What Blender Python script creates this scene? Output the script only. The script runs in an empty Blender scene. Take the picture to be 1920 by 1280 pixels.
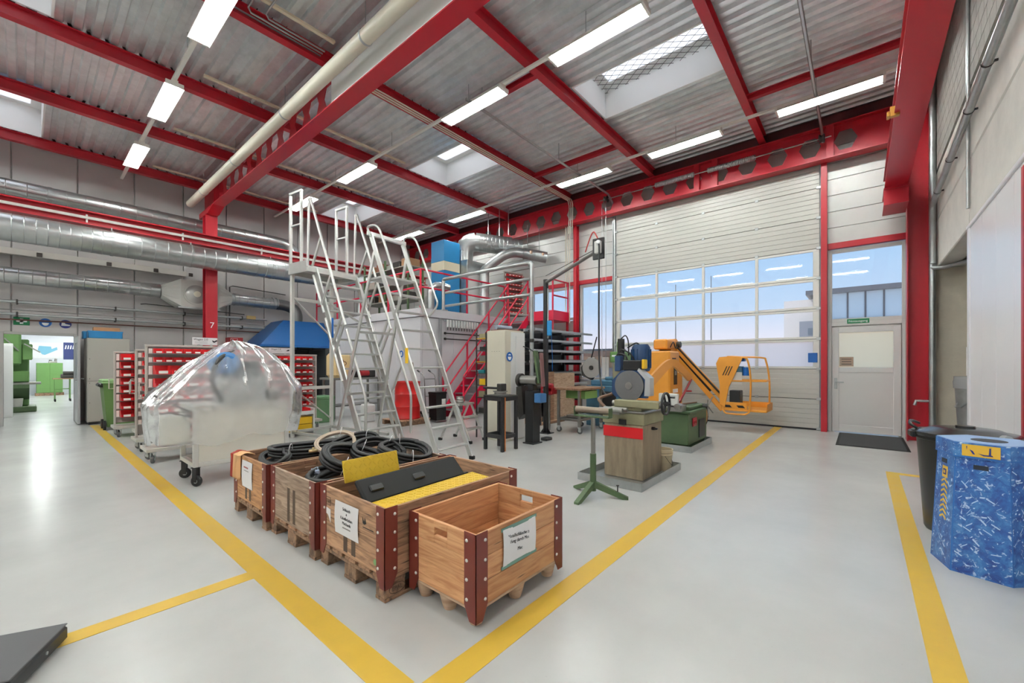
import bpy, math, random
from mathutils import Vector, Matrix, noise
random.seed(7)
SC = bpy.context.scene
COL = SC.collection
PI = math.pi
R = math.radians

# ---------------------------------------------------------------- camera, world, light, exposure
cd = bpy.data.cameras.new('camera'); cam = bpy.data.objects.new('camera', cd); COL.objects.link(cam)
cd.sensor_width = 36.0; cd.lens = 775.0 / 1920 * 36; cd.shift_y = 41.0 / 1920; cd.clip_start = .05; cd.clip_end = 400
cam.location = (0, 0, 1.4); cam.rotation_euler = (R(90), 0, R(40.203 - 90))
SC.camera = cam
SC.view_settings.view_transform = 'Standard'; SC.view_settings.look = 'None'
SC.view_settings.gamma = 1.0; SC.view_settings.use_curve_mapping = False
SC.view_settings.exposure = 0.85
SKY, TUBE, DAY = 0.64, 66.0, 8.0

def lin(c):
    return tuple(((v / 255.) / 12.92 if v / 255. <= .04045 else ((v / 255. + .055) / 1.055) ** 2.4) for v in c)
wd = bpy.data.worlds.new('sky'); SC.world = wd; wd.use_nodes = True
wn, wl = wd.node_tree.nodes, wd.node_tree.links
wn.clear()
wo = wn.new('ShaderNodeOutputWorld'); wb = wn.new('ShaderNodeBackground'); wl.new(wb.outputs[0], wo.inputs[0])
tc = wn.new('ShaderNodeTexCoord'); sx = wn.new('ShaderNodeSeparateXYZ'); wl.new(tc.outputs['Generated'], sx.inputs[0])
rp = wn.new('ShaderNodeValToRGB'); wl.new(sx.outputs[2], rp.inputs[0]); wl.new(rp.outputs[0], wb.inputs[0])
e = rp.color_ramp.elements
e[0].position = 0.0; e[0].color = (*lin((232, 228, 238)), 1)
e[1].position = 0.75; e[1].color = (*lin((140, 188, 238)), 1)
for p, c in ((.05, (224, 226, 242)), (.12, (184, 210, 240)), (.25, (160, 202, 242))):
    x = rp.color_ramp.elements.new(p); x.color = (*lin(c), 1)
wb.inputs[1].default_value = SKY
sun = bpy.data.lights.new('sun', 'SUN'); sun.energy = 3.8; sun.angle = R(3); sun.color = (1, .95, .88)
so = bpy.data.objects.new('sun', sun); COL.objects.link(so); so.rotation_euler = (R(38), 0, R(200)); so.location = (0, 0, 30)

# ---------------------------------------------------------------- materials
MATS = {}
def M(name, col=(128, 128, 128), rough=.5, metal=0., var=0., vs=6., bump=0., bs=40., emit=None, est=0., stretch=None, rvar=0., rand=0., alpha=None, trans=0., ior=1.45, spec=None):
    if name in MATS: return MATS[name]
    m = bpy.data.materials.new(name); m.use_nodes = True; MATS[name] = m
    nt = m.node_tree; n, l = nt.nodes, nt.links; b = n['Principled BSDF']
    c = (*lin(col), 1)
    b.inputs['Base Color'].default_value = c; b.inputs['Roughness'].default_value = rough; b.inputs['Metallic'].default_value = metal
    if spec is not None: b.inputs['Specular IOR Level'].default_value = spec
    if trans: b.inputs['Transmission Weight'].default_value = trans; b.inputs['IOR'].default_value = ior
    if emit: b.inputs['Emission Color'].default_value = (*lin(emit), 1); b.inputs['Emission Strength'].default_value = est
    vec = None
    if var or bump or rvar:
        t = n.new('ShaderNodeTexCoord'); mp = n.new('ShaderNodeMapping'); l.new(t.outputs['Object'], mp.inputs[0]); vec = mp.outputs[0]
        if stretch: mp.inputs['Scale'].default_value = stretch
    if var or rvar:
        nz = n.new('ShaderNodeTexNoise'); nz.inputs['Scale'].default_value = vs; nz.inputs['Detail'].default_value = 6; nz.inputs['Roughness'].default_value = .65
        l.new(vec, nz.inputs[0])
    if var or rand:
        hs = n.new('ShaderNodeHueSaturation'); hs.inputs['Color'].default_value = c; l.new(hs.outputs[0], b.inputs['Base Color'])
        val = None
        if var:
            mr = n.new('ShaderNodeMapRange'); mr.inputs[1].default_value = .25; mr.inputs[2].default_value = .75; mr.inputs[3].default_value = 1 - var; mr.inputs[4].default_value = 1 + var
            l.new(nz.outputs[0], mr.inputs[0]); val = mr.outputs[0]
        if rand:
            oi = n.new('ShaderNodeObjectInfo'); mr2 = n.new('ShaderNodeMapRange'); mr2.inputs[3].default_value = 1 - rand; mr2.inputs[4].default_value = 1 + rand
            l.new(oi.outputs['Random'], mr2.inputs[0])
            if val:
                mu = n.new('ShaderNodeMath'); mu.operation = 'MULTIPLY'; l.new(val, mu.inputs[0]); l.new(mr2.outputs[0], mu.inputs[1]); val = mu.outputs[0]
            else: val = mr2.outputs[0]
        l.new(val, hs.inputs['Value'])
    if rvar:
        mr3 = n.new('ShaderNodeMapRange'); mr3.inputs[1].default_value = .3; mr3.inputs[2].default_value = .7; mr3.inputs[3].default_value = rough - rvar; mr3.inputs[4].default_value = rough + rvar
        l.new(nz.outputs[0], mr3.inputs[0]); l.new(mr3.outputs[0], b.inputs['Roughness'])
    if bump:
        nb = n.new('ShaderNodeTexNoise'); nb.inputs['Scale'].default_value = bs; nb.inputs['Detail'].default_value = 4; l.new(vec, nb.inputs[0])
        bp = n.new('ShaderNodeBump'); bp.inputs['Strength'].default_value = bump; bp.inputs['Distance'].default_value = .01
        l.new(nb.outputs[0], bp.inputs['Height']); l.new(bp.outputs[0], b.inputs['Normal'])
    return m

def wood(name, c1, c2, scale=(1, 1, 1), rand=.12):
    if name in MATS: return MATS[name]
    m = bpy.data.materials.new(name); m.use_nodes = True; MATS[name] = m
    n, l = m.node_tree.nodes, m.node_tree.links; b = n['Principled BSDF']; b.inputs['Roughness'].default_value = .62
    t = n.new('ShaderNodeTexCoord'); mp = n.new('ShaderNodeMapping'); mp.inputs['Scale'].default_value = scale; l.new(t.outputs['Object'], mp.inputs[0])
    oi = n.new('ShaderNodeObjectInfo'); ad = n.new('ShaderNodeVectorMath'); ad.operation = 'ADD'
    sc = n.new('ShaderNodeVectorMath'); sc.operation = 'SCALE'; sc.inputs[3].default_value = 37.
    cx = n.new('ShaderNodeCombineXYZ'); [l.new(oi.outputs['Random'], cx.inputs[i]) for i in range(3)]
    l.new(cx.outputs[0], sc.inputs[0]); l.new(mp.outputs[0], ad.inputs[0]); l.new(sc.outputs[0], ad.inputs[1])
    nz = n.new('ShaderNodeTexNoise'); nz.inputs['Scale'].default_value = 3.2; nz.inputs['Detail'].default_value = 8; nz.inputs['Distortion'].default_value = 1.4; l.new(ad.outputs[0], nz.inputs[0])
    vo = n.new('ShaderNodeTexVoronoi'); vo.inputs['Scale'].default_value = 2.2; l.new(ad.outputs[0], vo.inputs[0])
    kn = n.new('ShaderNodeMapRange'); kn.inputs[1].default_value = .03; kn.inputs[2].default_value = .12; l.new(vo.outputs['Distance'], kn.inputs[0])
    rp = n.new('ShaderNodeValToRGB'); l.new(nz.outputs[0], rp.inputs[0])
    rp.color_ramp.elements[0].position = .32; rp.color_ramp.elements[0].color = (*lin(c2), 1)
    rp.color_ramp.elements[1].position = .62; rp.color_ramp.elements[1].color = (*lin(c1), 1)
    mx = n.new('ShaderNodeMix'); mx.data_type = 'RGBA'; mx.inputs[6].default_value = (*lin([v * .55 for v in c2]), 1)
    l.new(kn.outputs[0], mx.inputs[0]); l.new(rp.outputs[0], mx.inputs[7])
    hs = n.new('ShaderNodeHueSaturation'); mr = n.new('ShaderNodeMapRange'); mr.inputs[3].default_value = 1 - rand; mr.inputs[4].default_value = 1 + rand
    l.new(oi.outputs['Random'], mr.inputs[0]); l.new(mr.outputs[0], hs.inputs['Value']); l.new(mx.outputs[2], hs.inputs['Color']); l.new(hs.outputs[0], b.inputs['Base Color'])
    bp = n.new('ShaderNodeBump'); bp.inputs['Strength'].default_value = .15; bp.inputs['Distance'].default_value = .005; l.new(nz.outputs[0], bp.inputs['Height']); l.new(bp.outputs[0], b.inputs['Normal'])
    return m

def film(name, col, opac, rough, var=0., vs=5., tlw=.5, dist=.4):
    """thin translucent sheet: part lets light through, part scatters, plus a fresnel gloss"""
    if name in MATS: return MATS[name]
    m = bpy.data.materials.new(name); m.use_nodes = True; MATS[name] = m
    n, l = m.node_tree.nodes, m.node_tree.links; n.clear()
    o = n.new('ShaderNodeOutputMaterial'); tr = n.new('ShaderNodeBsdfTransparent'); di = n.new('ShaderNodeBsdfDiffuse'); tl = n.new('ShaderNodeBsdfTranslucent'); gl = n.new('ShaderNodeBsdfGlossy')
    gl.inputs['Roughness'].default_value = rough
    for q in (di, tl): q.inputs[0].default_value = (*lin(col), 1)
    a = n.new('ShaderNodeMixShader'); a.inputs[0].default_value = tlw; l.new(di.outputs[0], a.inputs[1]); l.new(tl.outputs[0], a.inputs[2])
    b = n.new('ShaderNodeMixShader'); b.inputs[0].default_value = opac; l.new(tr.outputs[0], b.inputs[1]); l.new(a.outputs[0], b.inputs[2])
    fr = n.new('ShaderNodeFresnel'); fr.inputs[0].default_value = 1.4
    c = n.new('ShaderNodeMixShader'); l.new(fr.outputs[0], c.inputs[0]); l.new(b.outputs[0], c.inputs[1]); l.new(gl.outputs[0], c.inputs[2]); l.new(c.outputs[0], o.inputs[0])
    if var:
        t = n.new('ShaderNodeTexCoord'); nz = n.new('ShaderNodeTexNoise'); nz.inputs['Scale'].default_value = vs; nz.inputs['Detail'].default_value = 5; nz.inputs['Distortion'].default_value = dist; l.new(t.outputs['Object'], nz.inputs[0])
        mr = n.new('ShaderNodeMapRange'); mr.inputs[1].default_value = .35; mr.inputs[2].default_value = .7; mr.inputs[3].default_value = opac * (1 - var * .5); mr.inputs[4].default_value = min(.95, opac * (1 + var)); l.new(nz.outputs[0], mr.inputs[0]); l.new(mr.outputs[0], b.inputs[0])
        bp = n.new('ShaderNodeBump'); bp.inputs['Strength'].default_value = .5; bp.inputs['Distance'].default_value = .02; l.new(nz.outputs[0], bp.inputs['Height']); l.new(bp.outputs[0], gl.inputs['Normal']); l.new(bp.outputs[0], di.inputs['Normal'])
    return m

# ---------------------------------------------------------------- geometry helpers
class G:
    def __init__(s): s.v = []; s.f = []; s.s = []
    def add(s, v, f, smooth=False):
        o = len(s.v); s.v += [tuple(p) for p in v]; s.f += [tuple(i + o for i in q) for q in f]; s.s += [smooth] * len(f); return s
    def box(s, x0, x1, y0, y1, z0, z1, mat=None):
        v = [(x, y, z) for z in (z0, z1) for y in (y0, y1) for x in (x0, x1)]
        if mat is not None: v = [mat @ Vector(p) for p in v]
        return s.add(v, [(0, 2, 3, 1), (4, 5, 7, 6), (0, 1, 5, 4), (2, 6, 7, 3), (0, 4, 6, 2), (1, 3, 7, 5)])
    def bbox(s, x0, x1, y0, y1, z0, z1, c=.004, mat=None):
        """box with chamfered edges"""
        c = min(c, (x1 - x0) / 2.2, (y1 - y0) / 2.2, (z1 - z0) / 2.2)
        X = (x0, x0 + c, x1 - c, x1); Y = (y0, y0 + c, y1 - c, y1); Z = (z0, z0 + c, z1 - c, z1)
        v = []; ix = {}
        for i in (0, 1):
            for j in (0, 1):
                for k in (0, 1):
                    a = (0, 3)[i]; b = (0, 3)[j]; d = (0, 3)[k]; ai = (1, 2)[i]; bi = (1, 2)[j]; di = (1, 2)[k]
                    for t, p in enumerate(((a, bi, di), (ai, b, di), (ai, bi, d))):
                        ix[(i, j, k, t)] = len(v); v.append((X[p[0]], Y[p[1]], Z[p[2]]))
        q = lambda *a: tuple(ix[t] for t in a)
        f = [q((0,0,0,0),(0,0,1,0),(0,1,1,0),(0,1,0,0)), q((1,0,0,0),(1,1,0,0),(1,1,1,0),(1,0,1,0)),
             q((0,0,0,1),(1,0,0,1),(1,0,1,1),(0,0,1,1)), q((0,1,0,1),(0,1,1,1),(1,1,1,1),(1,1,0,1)),
             q((0,0,0,2),(0,1,0,2),(1,1,0,2),(1,0,0,2)), q((0,0,1,2),(1,0,1,2),(1,1,1,2),(0,1,1,2))]
        for i in (0, 1):
            for j in (0, 1):
                f.append(q((i,j,0,0),(i,j,1,0),(i,j,1,1),(i,j,0,1))); f.append(q((i,0,j,0),(i,1,j,0),(i,1,j,2),(i,0,j,2))); f.append(q((0,i,j,1),(1,i,j,1),(1,i,j,2),(0,i,j,2)))
                for k in (0, 1): f.append(q((i,j,k,0),(i,j,k,1),(i,j,k,2)))
        if mat is not None: v = [mat @ Vector(p) for p in v]
        return s.add(v, f)
    def cyl(s, p, q, r, r2=None, n=14, caps=True, smooth=True):
        p, q = Vector(p), Vector(q); r2 = r if r2 is None else r2
        d = (q - p).normalized(); a = d.orthogonal().normalized(); b = d.cross(a)
        ring = lambda c, rr: [c + rr * (math.cos(2 * PI * i / n) * a + math.sin(2 * PI * i / n) * b) for i in range(n)]
        s.add(ring(p, r) + ring(q, r2), [(i, (i + 1) % n, n + (i + 1) % n, n + i) for i in range(n)], smooth)
        if caps:
            s.add(ring(p, r), [tuple(range(n - 1, -1, -1))]); s.add(ring(q, r2), [tuple(range(n))])
        return s
    def tube(s, pts, r, n=8, closed=False, caps=True):
        pts = [Vector(p) for p in pts]; m = len(pts)
        if m < 2: return s
        rr = r if isinstance(r, (list, tuple)) else [r] * m
        V = []; a = None
        for i in range(m):
            t = (pts[(i + 1) % m] - pts[i - 1]) if closed else (pts[min(i + 1, m - 1)] - pts[max(i - 1, 0)])
            t.normalize()
            a = t.orthogonal().normalized() if a is None else (a - t * a.dot(t))
            if a.length < 1e-6: a = t.orthogonal()
            a.normalize(); b = t.cross(a)
            V += [pts[i] + rr[i] * (math.cos(2 * PI * k / n) * a + math.sin(2 * PI * k / n) * b) for k in range(n)]
        F = []
        for i in range(m if closed else m - 1):
            j = (i + 1) % m
            F += [(i * n + k, i * n + (k + 1) % n, j * n + (k + 1) % n, j * n + k) for k in range(n)]
        s.add(V, F, True)
        if caps and not closed:
            s.add(V[:n], [tuple(range(n - 1, -1, -1))]); s.add(V[-n:], [tuple(range(n))])
        return s
    def prism(s, poly, ax, a, b, smooth=False):
        """polygon extruded along axis ax ('x','y','z'); poly is in the other two axes in order"""
        def P(u, w, t): return {'x': (t, u, w), 'y': (u, t, w), 'z': (u, w, t)}[ax]
        n = len(poly); v = [P(u, w, a) for u, w in poly] + [P(u, w, b) for u, w in poly]
        s.add(v, [(i, (i + 1) % n, n + (i + 1) % n, n + i) for i in range(n)], smooth)
        s.add(v[:n], [tuple(range(n - 1, -1, -1))]); s.add(v[n:], [tuple(range(n))]); return s
    def lathe(s, prof, n=24, c=(0, 0, 0), capb=True, capt=True, ax='z'):
        def P(r, a, h):
            x, y = r * math.cos(a), r * math.sin(a)
            p = {'z': (x, y, h), 'x': (h, x, y), 'y': (x, h, y)}[ax]
            return (c[0] + p[0], c[1] + p[1], c[2] + p[2])
        V = []; F = []
        for r, h in prof: V += [P(r, 2 * PI * k / n, h) for k in range(n)]
        for i in range(len(prof) - 1): F += [(i * n + k, i * n + (k + 1) % n, (i + 1) * n + (k + 1) % n, (i + 1) * n + k) for k in range(n)]
        s.add(V, F, True)
        if capb: s.add(V[:n], [tuple(range(n - 1, -1, -1))])
        if capt: s.add(V[-n:], [tuple(range(n))])
        return s
    def xf(s, mat):
        s.v = [tuple(mat @ Vector(p)) for p in s.v]; return s

def Tm(loc=(0, 0, 0), rx=0, ry=0, rz=0):
    return Matrix.Translation(loc) @ Matrix.Rotation(R(rz), 4, 'Z') @ Matrix.Rotation(R(ry), 4, 'Y') @ Matrix.Rotation(R(rx), 4, 'X')

def mesh(g, name, mat):
    m = bpy.data.meshes.new(name); m.from_pydata(g.v, [], g.f)
    m.polygons.foreach_set('use_smooth', g.s); m.update()
    if any(g.s):
        try: m.set_sharp_from_angle(angle=R(50))
        except Exception: pass
    if mat: m.materials.append(mat)
    return m
def link(name, data, parent=None, world=True):
    o = bpy.data.objects.new(name, data); COL.objects.link(o)
    if parent is not None:
        o.parent = parent
        if world: o.matrix_parent_inverse = WM[parent.name].inverted()
        WM[o.name] = WM[parent.name]
    return o
WM = {}
def obj(g, name, mat, parent=None, world=False, label=None):
    o = link(name, mesh(g, name, mat), parent, world)
    if parent is None: WM[o.name] = Matrix()
    elif world: WM[o.name] = Matrix()
    else: WM[o.name] = WM[parent.name]
    if label: o['label'] = label
    return o
def tag(o, label, cat, group=None):
    o['label'] = label; o['category'] = cat
    if group: o['group'] = group
    return o
def thing(name, label, cat, loc=(0, 0, 0), rz=0, group=None):
    o = bpy.data.objects.new(name, None); COL.objects.link(o); o.location = loc; o.rotation_euler = (0, 0, R(rz)); o.empty_display_size = .1
    WM[o.name] = Tm(loc, rz=rz)
    return tag(o, label, cat, group)
def struct(name):
    o = bpy.data.objects.new(name, None); COL.objects.link(o); o['kind'] = 'structure'; WM[o.name] = Matrix(); return o
def sobj(g, name, mat):
    o = obj(g, name, mat); o['kind'] = 'structure'; return o
def dup(o, parent=None, loc=None, rz=None, label=None, group=None):
    c = o.copy(); COL.objects.link(c); WM[c.name] = WM[o.name]
    if parent is not None: c.parent = parent
    if loc is not None:
        c.location = loc; c.rotation_euler = (0, 0, R(rz or 0)); WM[c.name] = Tm(loc, rz=rz or 0)
    for ch in list(o.children):
        k = dup(ch, c); k.matrix_parent_inverse = ch.matrix_parent_inverse.copy()
    if label: c['label'] = label
    if group: c['group'] = group
    return c
def inst(o, parent, loc=(0, 0, 0), rot=(0, 0, 0)):
    """one more piece of the same mesh under a parent"""
    c = o.copy(); COL.objects.link(c); c.parent = parent; c.location = loc; c.rotation_euler = rot; WM[c.name] = WM[parent.name]; return c
def text(body, size, mat, parent, mw, name='lettering', ext=.0006, align='CENTER', local=False):
    cu = bpy.data.curves.new(name, 'FONT'); cu.body = body; cu.size = size; cu.extrude = ext; cu.align_x = align; cu.align_y = 'CENTER'
    tmp = bpy.data.objects.new('tmp', cu); me = bpy.data.meshes.new_from_object(tmp)
    me.name = name; me.materials.clear(); me.materials.append(mat); bpy.data.objects.remove(tmp); bpy.data.curves.remove(cu)
    o = bpy.data.objects.new(name, me); COL.objects.link(o); o.parent = parent; o.matrix_basis = mw
    if not local: o.matrix_parent_inverse = WM[parent.name].inverted()
    return o
def face(loc, d):
    """matrix for flat print at loc readable when looking along direction d: '+y' (onto a -Y face), '+x' (onto a -X face)"""
    return Matrix.Translation(loc) @ {'+y': Matrix.Rotation(R(90), 4, 'X'), '+x': Matrix.Rotation(R(-90), 4, 'Z') @ Matrix.Rotation(R(90), 4, 'X')}[d]
def spline(P, k=8):
    P = [Vector(p) for p in P]; out = []
    for i in range(len(P) - 1):
        a, b, c, d = P[max(i - 1, 0)], P[i], P[i + 1], P[min(i + 2, len(P) - 1)]
        for j in range(k):
            t = j / k; out.append(.5 * ((2 * b) + (c - a) * t + (2 * a - 5 * b + 4 * c - d) * t * t + (3 * b - a - 3 * c + d) * t ** 3))
    out.append(P[-1]); return out
def ibeam(ax, a, b, u, z0, h, w, tf=.014, tw=.01):
    """I-section running along ax from a to b, web at u in the other horizontal axis"""
    k = w / 2; t = tw / 2
    poly = [(u - k, z0), (u + k, z0), (u + k, z0 + tf), (u + t, z0 + tf), (u + t, z0 + h - tf), (u + k, z0 + h - tf), (u + k, z0 + h), (u - k, z0 + h), (u - k, z0 + h - tf), (u - t, z0 + h - tf), (u - t, z0 + tf), (u - k, z0 + tf)]
    return G().prism(poly, ax, a, b)
def hcol(x, y, z0, z1, w=.24, d=.24, tf=.016, tw=.012, along='y'):
    """H-section column"""
    g = G()
    if along == 'y':
        g.box(x - w / 2, x + w / 2, y - d / 2, y - d / 2 + tf, z0, z1).box(x - w / 2, x + w / 2, y + d / 2 - tf, y + d / 2, z0, z1).box(x - tw / 2, x + tw / 2, y - d / 2 + tf, y + d / 2 - tf, z0, z1)
    else:
        g.box(x - d / 2, x - d / 2 + tf, y - w / 2, y + w / 2, z0, z1).box(x + d / 2 - tf, x + d / 2, y - w / 2, y + w / 2, z0, z1).box(x - d / 2 + tf, x + d / 2 - tf, y - tw / 2, y + tw / 2, z0, z1)
    return g

# ---------------------------------------------------------------- palette
RED = M('red_steel', (176, 24, 40), .38, var=.05, vs=1.5)
REDP = M('red_rail_paint', (206, 26, 62), .4)
WHITE = M('white_paint', (226, 226, 224), .5)
OFFW = M('offwhite_panel', (206, 204, 200), .45, var=.03, vs=1.2)
GREYW = M('wall_grey', (188, 184, 182), .5, var=.03, vs=.8)
ALU = M('aluminium', (206, 206, 202), .34, .75, var=.05, vs=12)
ALUP = M('aluminium_profile', (214, 212, 206), .42, .25)
GALV = M('galvanised', (182, 186, 186), .36, .85, var=.16, vs=7, rvar=.08)
DUCT = M('duct_metal', (186, 189, 189), .3, .9, var=.08, vs=9)
DECK = M('deck_metal', (230, 233, 234), .3, .6, var=.14, vs=3.5)
STEEL = M('bare_steel', (150, 148, 144), .35, .85, var=.12, vs=8)
DARKST = M('dark_steel', (70, 68, 66), .42, .7, var=.15, vs=9)
BLACK = M('black_plastic', (22, 22, 23), .42)
BLKP = M('black_paint', (30, 30, 32), .45)
RUB = M('rubber', (26, 26, 26), .75)
YEL = M('floor_yellow', (212, 174, 66), .38, var=.07, vs=5, rvar=.08)
CREAM = M('cream_paint', (212, 206, 188), .45, var=.03, vs=2)
GREEN = M('machine_green', (98, 140, 76), .45, var=.06, vs=3)
DGREEN = M('dark_green', (74, 96, 62), .5, var=.12, vs=5)
OLIVE = M('olive_grey', (140, 136, 106), .5, var=.18, vs=6)
BLUE = M('blue_paint', (40, 132, 190), .42, var=.04)
DBLUE = M('motor_blue', (26, 62, 104), .45, var=.08, vs=8)
TEALB = M('machine_blue', (60, 104, 128), .48, var=.1, vs=6)
LIFT = M('lift_orange', (226, 152, 52), .42, var=.06, vs=4)
BINR = M('bin_red', (214, 22, 30), .36)
BINB = M('bin_blue', (20, 100, 180), .4)
BINY = M('bin_yellow', (230, 184, 30), .4)
CARD = M('label_card', (240, 238, 232), .6)
PAPER = M('paper', (233, 232, 233), .7)
INK = M('print_black', (25, 25, 28), .6)
INKW = M('print_white', (245, 245, 245), .5)
SIGNG = M('sign_green', (0, 118, 70), .45)
SIGNB = M('sign_blue', (18, 92, 170), .45)
NAVY = M('sign_navy', (28, 42, 120), .45)
SIGNR = M('sign_red', (168, 30, 38), .45)
PIPEW = M('pipe_cream', (216, 210, 192), .4)
BROWN = M('bracket_brown', (112, 44, 34), .42, var=.1, vs=7, rvar=.08)
CONC = M('concrete', (222, 219, 212), .8, var=.12, vs=2.2, bump=.25, bs=30)
CONCD = M('concrete_raw', (214, 204, 186), .85, var=.14, vs=2.0, bump=.3, bs=26)
CLAD = M('steel_cladding', (242, 242, 245), .3, .15, var=.02, vs=.6)
LAMP = M('tube_light', (255, 250, 238), .4, emit=(248, 255, 254), est=TUBE)
PINE = wood('pine_new', (214, 164, 118), (184, 126, 82), (6, 1, 10), .16)
PINE2 = wood('pine_new_x', (212, 160, 114), (182, 124, 82), (1, 6, 10), .16)
OLDW = wood('old_board_y', (196, 154, 120), (138, 104, 80), (7, 1, 10), .1)
OLDX = wood('old_board_x', (178, 136, 104), (116, 86, 66), (1, 7, 10), .1)
GREYWD = wood('grey_board_y', (176, 152, 132), (124, 102, 86), (7, 1, 10), .08)
BLOCKW = wood('pallet_block', (156, 122, 94), (96, 74, 58), (5, 5, 3), .15)
PLY = wood('plywood', (206, 176, 148), (178, 144, 116), (1.5, 1, 5), .06)
GLASS = film('window_glass', (235, 240, 245), .04, .03)
FROST = film('frosted_glass', (255, 238, 230), .97, .3, tlw=.97)
WFROST = film('frosted_glass_sunglow', (255, 234, 196), .97, .3, tlw=.97)  # sun glow on the exit pane is put into this cream tint

# ================================================================ SETTING
X0, XF, YR, YL, ZD = -7.0, 10.8, -1.0, 14.6, 6.42
# ---- floor
def floor_mat():
    m = bpy.data.materials.new('floor_coating'); m.use_nodes = True
    n, l = m.node_tree.nodes, m.node_tree.links; b = n['Principled BSDF']
    t = n.new('ShaderNodeTexCoord')
    n1 = n.new('ShaderNodeTexNoise'); n1.inputs['Scale'].default_value = .9; n1.inputs['Detail'].default_value = 8; n1.inputs['Roughness'].default_value = .6; l.new(t.outputs['Object'], n1.inputs[0])
    n2 = n.new('ShaderNodeTexNoise'); n2.inputs['Scale'].default_value = 60; n2.inputs['Detail'].default_value = 3; l.new(t.outputs['Object'], n2.inputs[0])
    mp = n.new('ShaderNodeMapping'); mp.inputs['Scale'].default_value = (1, 4, 1); mp.inputs['Rotation'].default_value = (0, 0, .5); l.new(t.outputs['Object'], mp.inputs[0])
    n3 = n.new('ShaderNodeTexNoise'); n3.inputs['Scale'].default_value = 2.2; n3.inputs['Detail'].default_value = 7; l.new(mp.outputs[0], n3.inputs[0])
    r = n.new('ShaderNodeValToRGB'); l.new(n1.outputs[0], r.inputs[0])
    r.color_ramp.elements[0].position = .3; r.color_ramp.elements[0].color = (*lin((186, 186, 183)), 1)
    r.color_ramp.elements[1].position = .7; r.color_ramp.elements[1].color = (*lin((199, 199, 196)), 1)
    sp = n.new('ShaderNodeMapRange'); sp.inputs[1].default_value = .7; sp.inputs[2].default_value = .76; sp.inputs[3].default_value = 1; sp.inputs[4].default_value = .9; l.new(n2.outputs[0], sp.inputs[0])
    hs = n.new('ShaderNodeHueSaturation'); l.new(r.outputs[0], hs.inputs['Color']); l.new(sp.outputs[0], hs.inputs['Value']); l.new(hs.outputs[0], b.inputs['Base Color'])
    rr = n.new('ShaderNodeMapRange'); rr.inputs[1].default_value = .3; rr.inputs[2].default_value = .7; rr.inputs[3].default_value = .235; rr.inputs[4].default_value = .265; l.new(n1.outputs[0], rr.inputs[0]); l.new(rr.outputs[0], b.inputs['Roughness'])
    return m
FLOORM = floor_mat()
floor = sobj(G().box(X0, XF + .3, -2.7, 28.4, -.2, 0), 'floor', FLOORM)
for a in ((.97, 1.11, 1.50, 13.25), (.6 - 6.5, .97, 3.02, 3.14), (1.11, 10.72, 1.33, 1.47), (X0, .5, 1.33, 1.47), (2.0, 7.22, -.36, -.24), (7.10, 7.22, -.62, -.36)):
    if a[0] == X0: continue
    obj(G().box(*a, -.001, .0022), 'floor_marking', YEL, floor)

# ---- ceiling deck: trapezoidal sheets between the purlins, skylight wells left open
ceil = struct('ceiling')
DROOF = M('roof_insulation', (90, 90, 90), .8)
PUR = [-.75, 1.65, 4.11, 6.60, 9.04, 11.47, 13.98]
SKX = ((6.43, 7.72), (-1.0, .29)); SKB = (1, 3, 5)
def sheet(xa, xb, ya, yb):
    p = .2; prof = []
    n = max(1, round((xb - xa) / p)); p = (xb - xa) / n
    for i in range(n):
        x = xa + i * p
        prof += [(x, ZD), (x + .42 * p, ZD), (x + .52 * p, ZD + .055), (x + .90 * p, ZD + .055)]
    prof.append((xb, ZD))
    g = G(); k = len(prof)
    g.add([(x, ya, z) for x, z in prof] + [(x, yb, z) for x, z in prof], [(i, k + i, k + i + 1, i + 1) for i in range(k - 1)])
    return g
ys = [-1.05] + PUR[1:-1] + [PUR[-1], YL + .1]
ys = [-1.05] + PUR[1:] + [YL + .1]
for b in range(len(ys) - 1):
    ya, yb = ys[b], ys[b + 1]
    cuts = [X0]
    if b in SKB: cuts += [-1.0, .29, 6.43, 7.72]
    cuts.append(XF + .1)
    for i in range(0, len(cuts) - 1, 2):
        obj(sheet(cuts[i], cuts[i + 1], ya, yb), 'roof_sheet', DECK, ceil)
        obj(G().box(cuts[i], cuts[i + 1], ya, yb, ZD + .06, ZD + .2), 'roof_insulation', DROOF, ceil)
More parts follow.
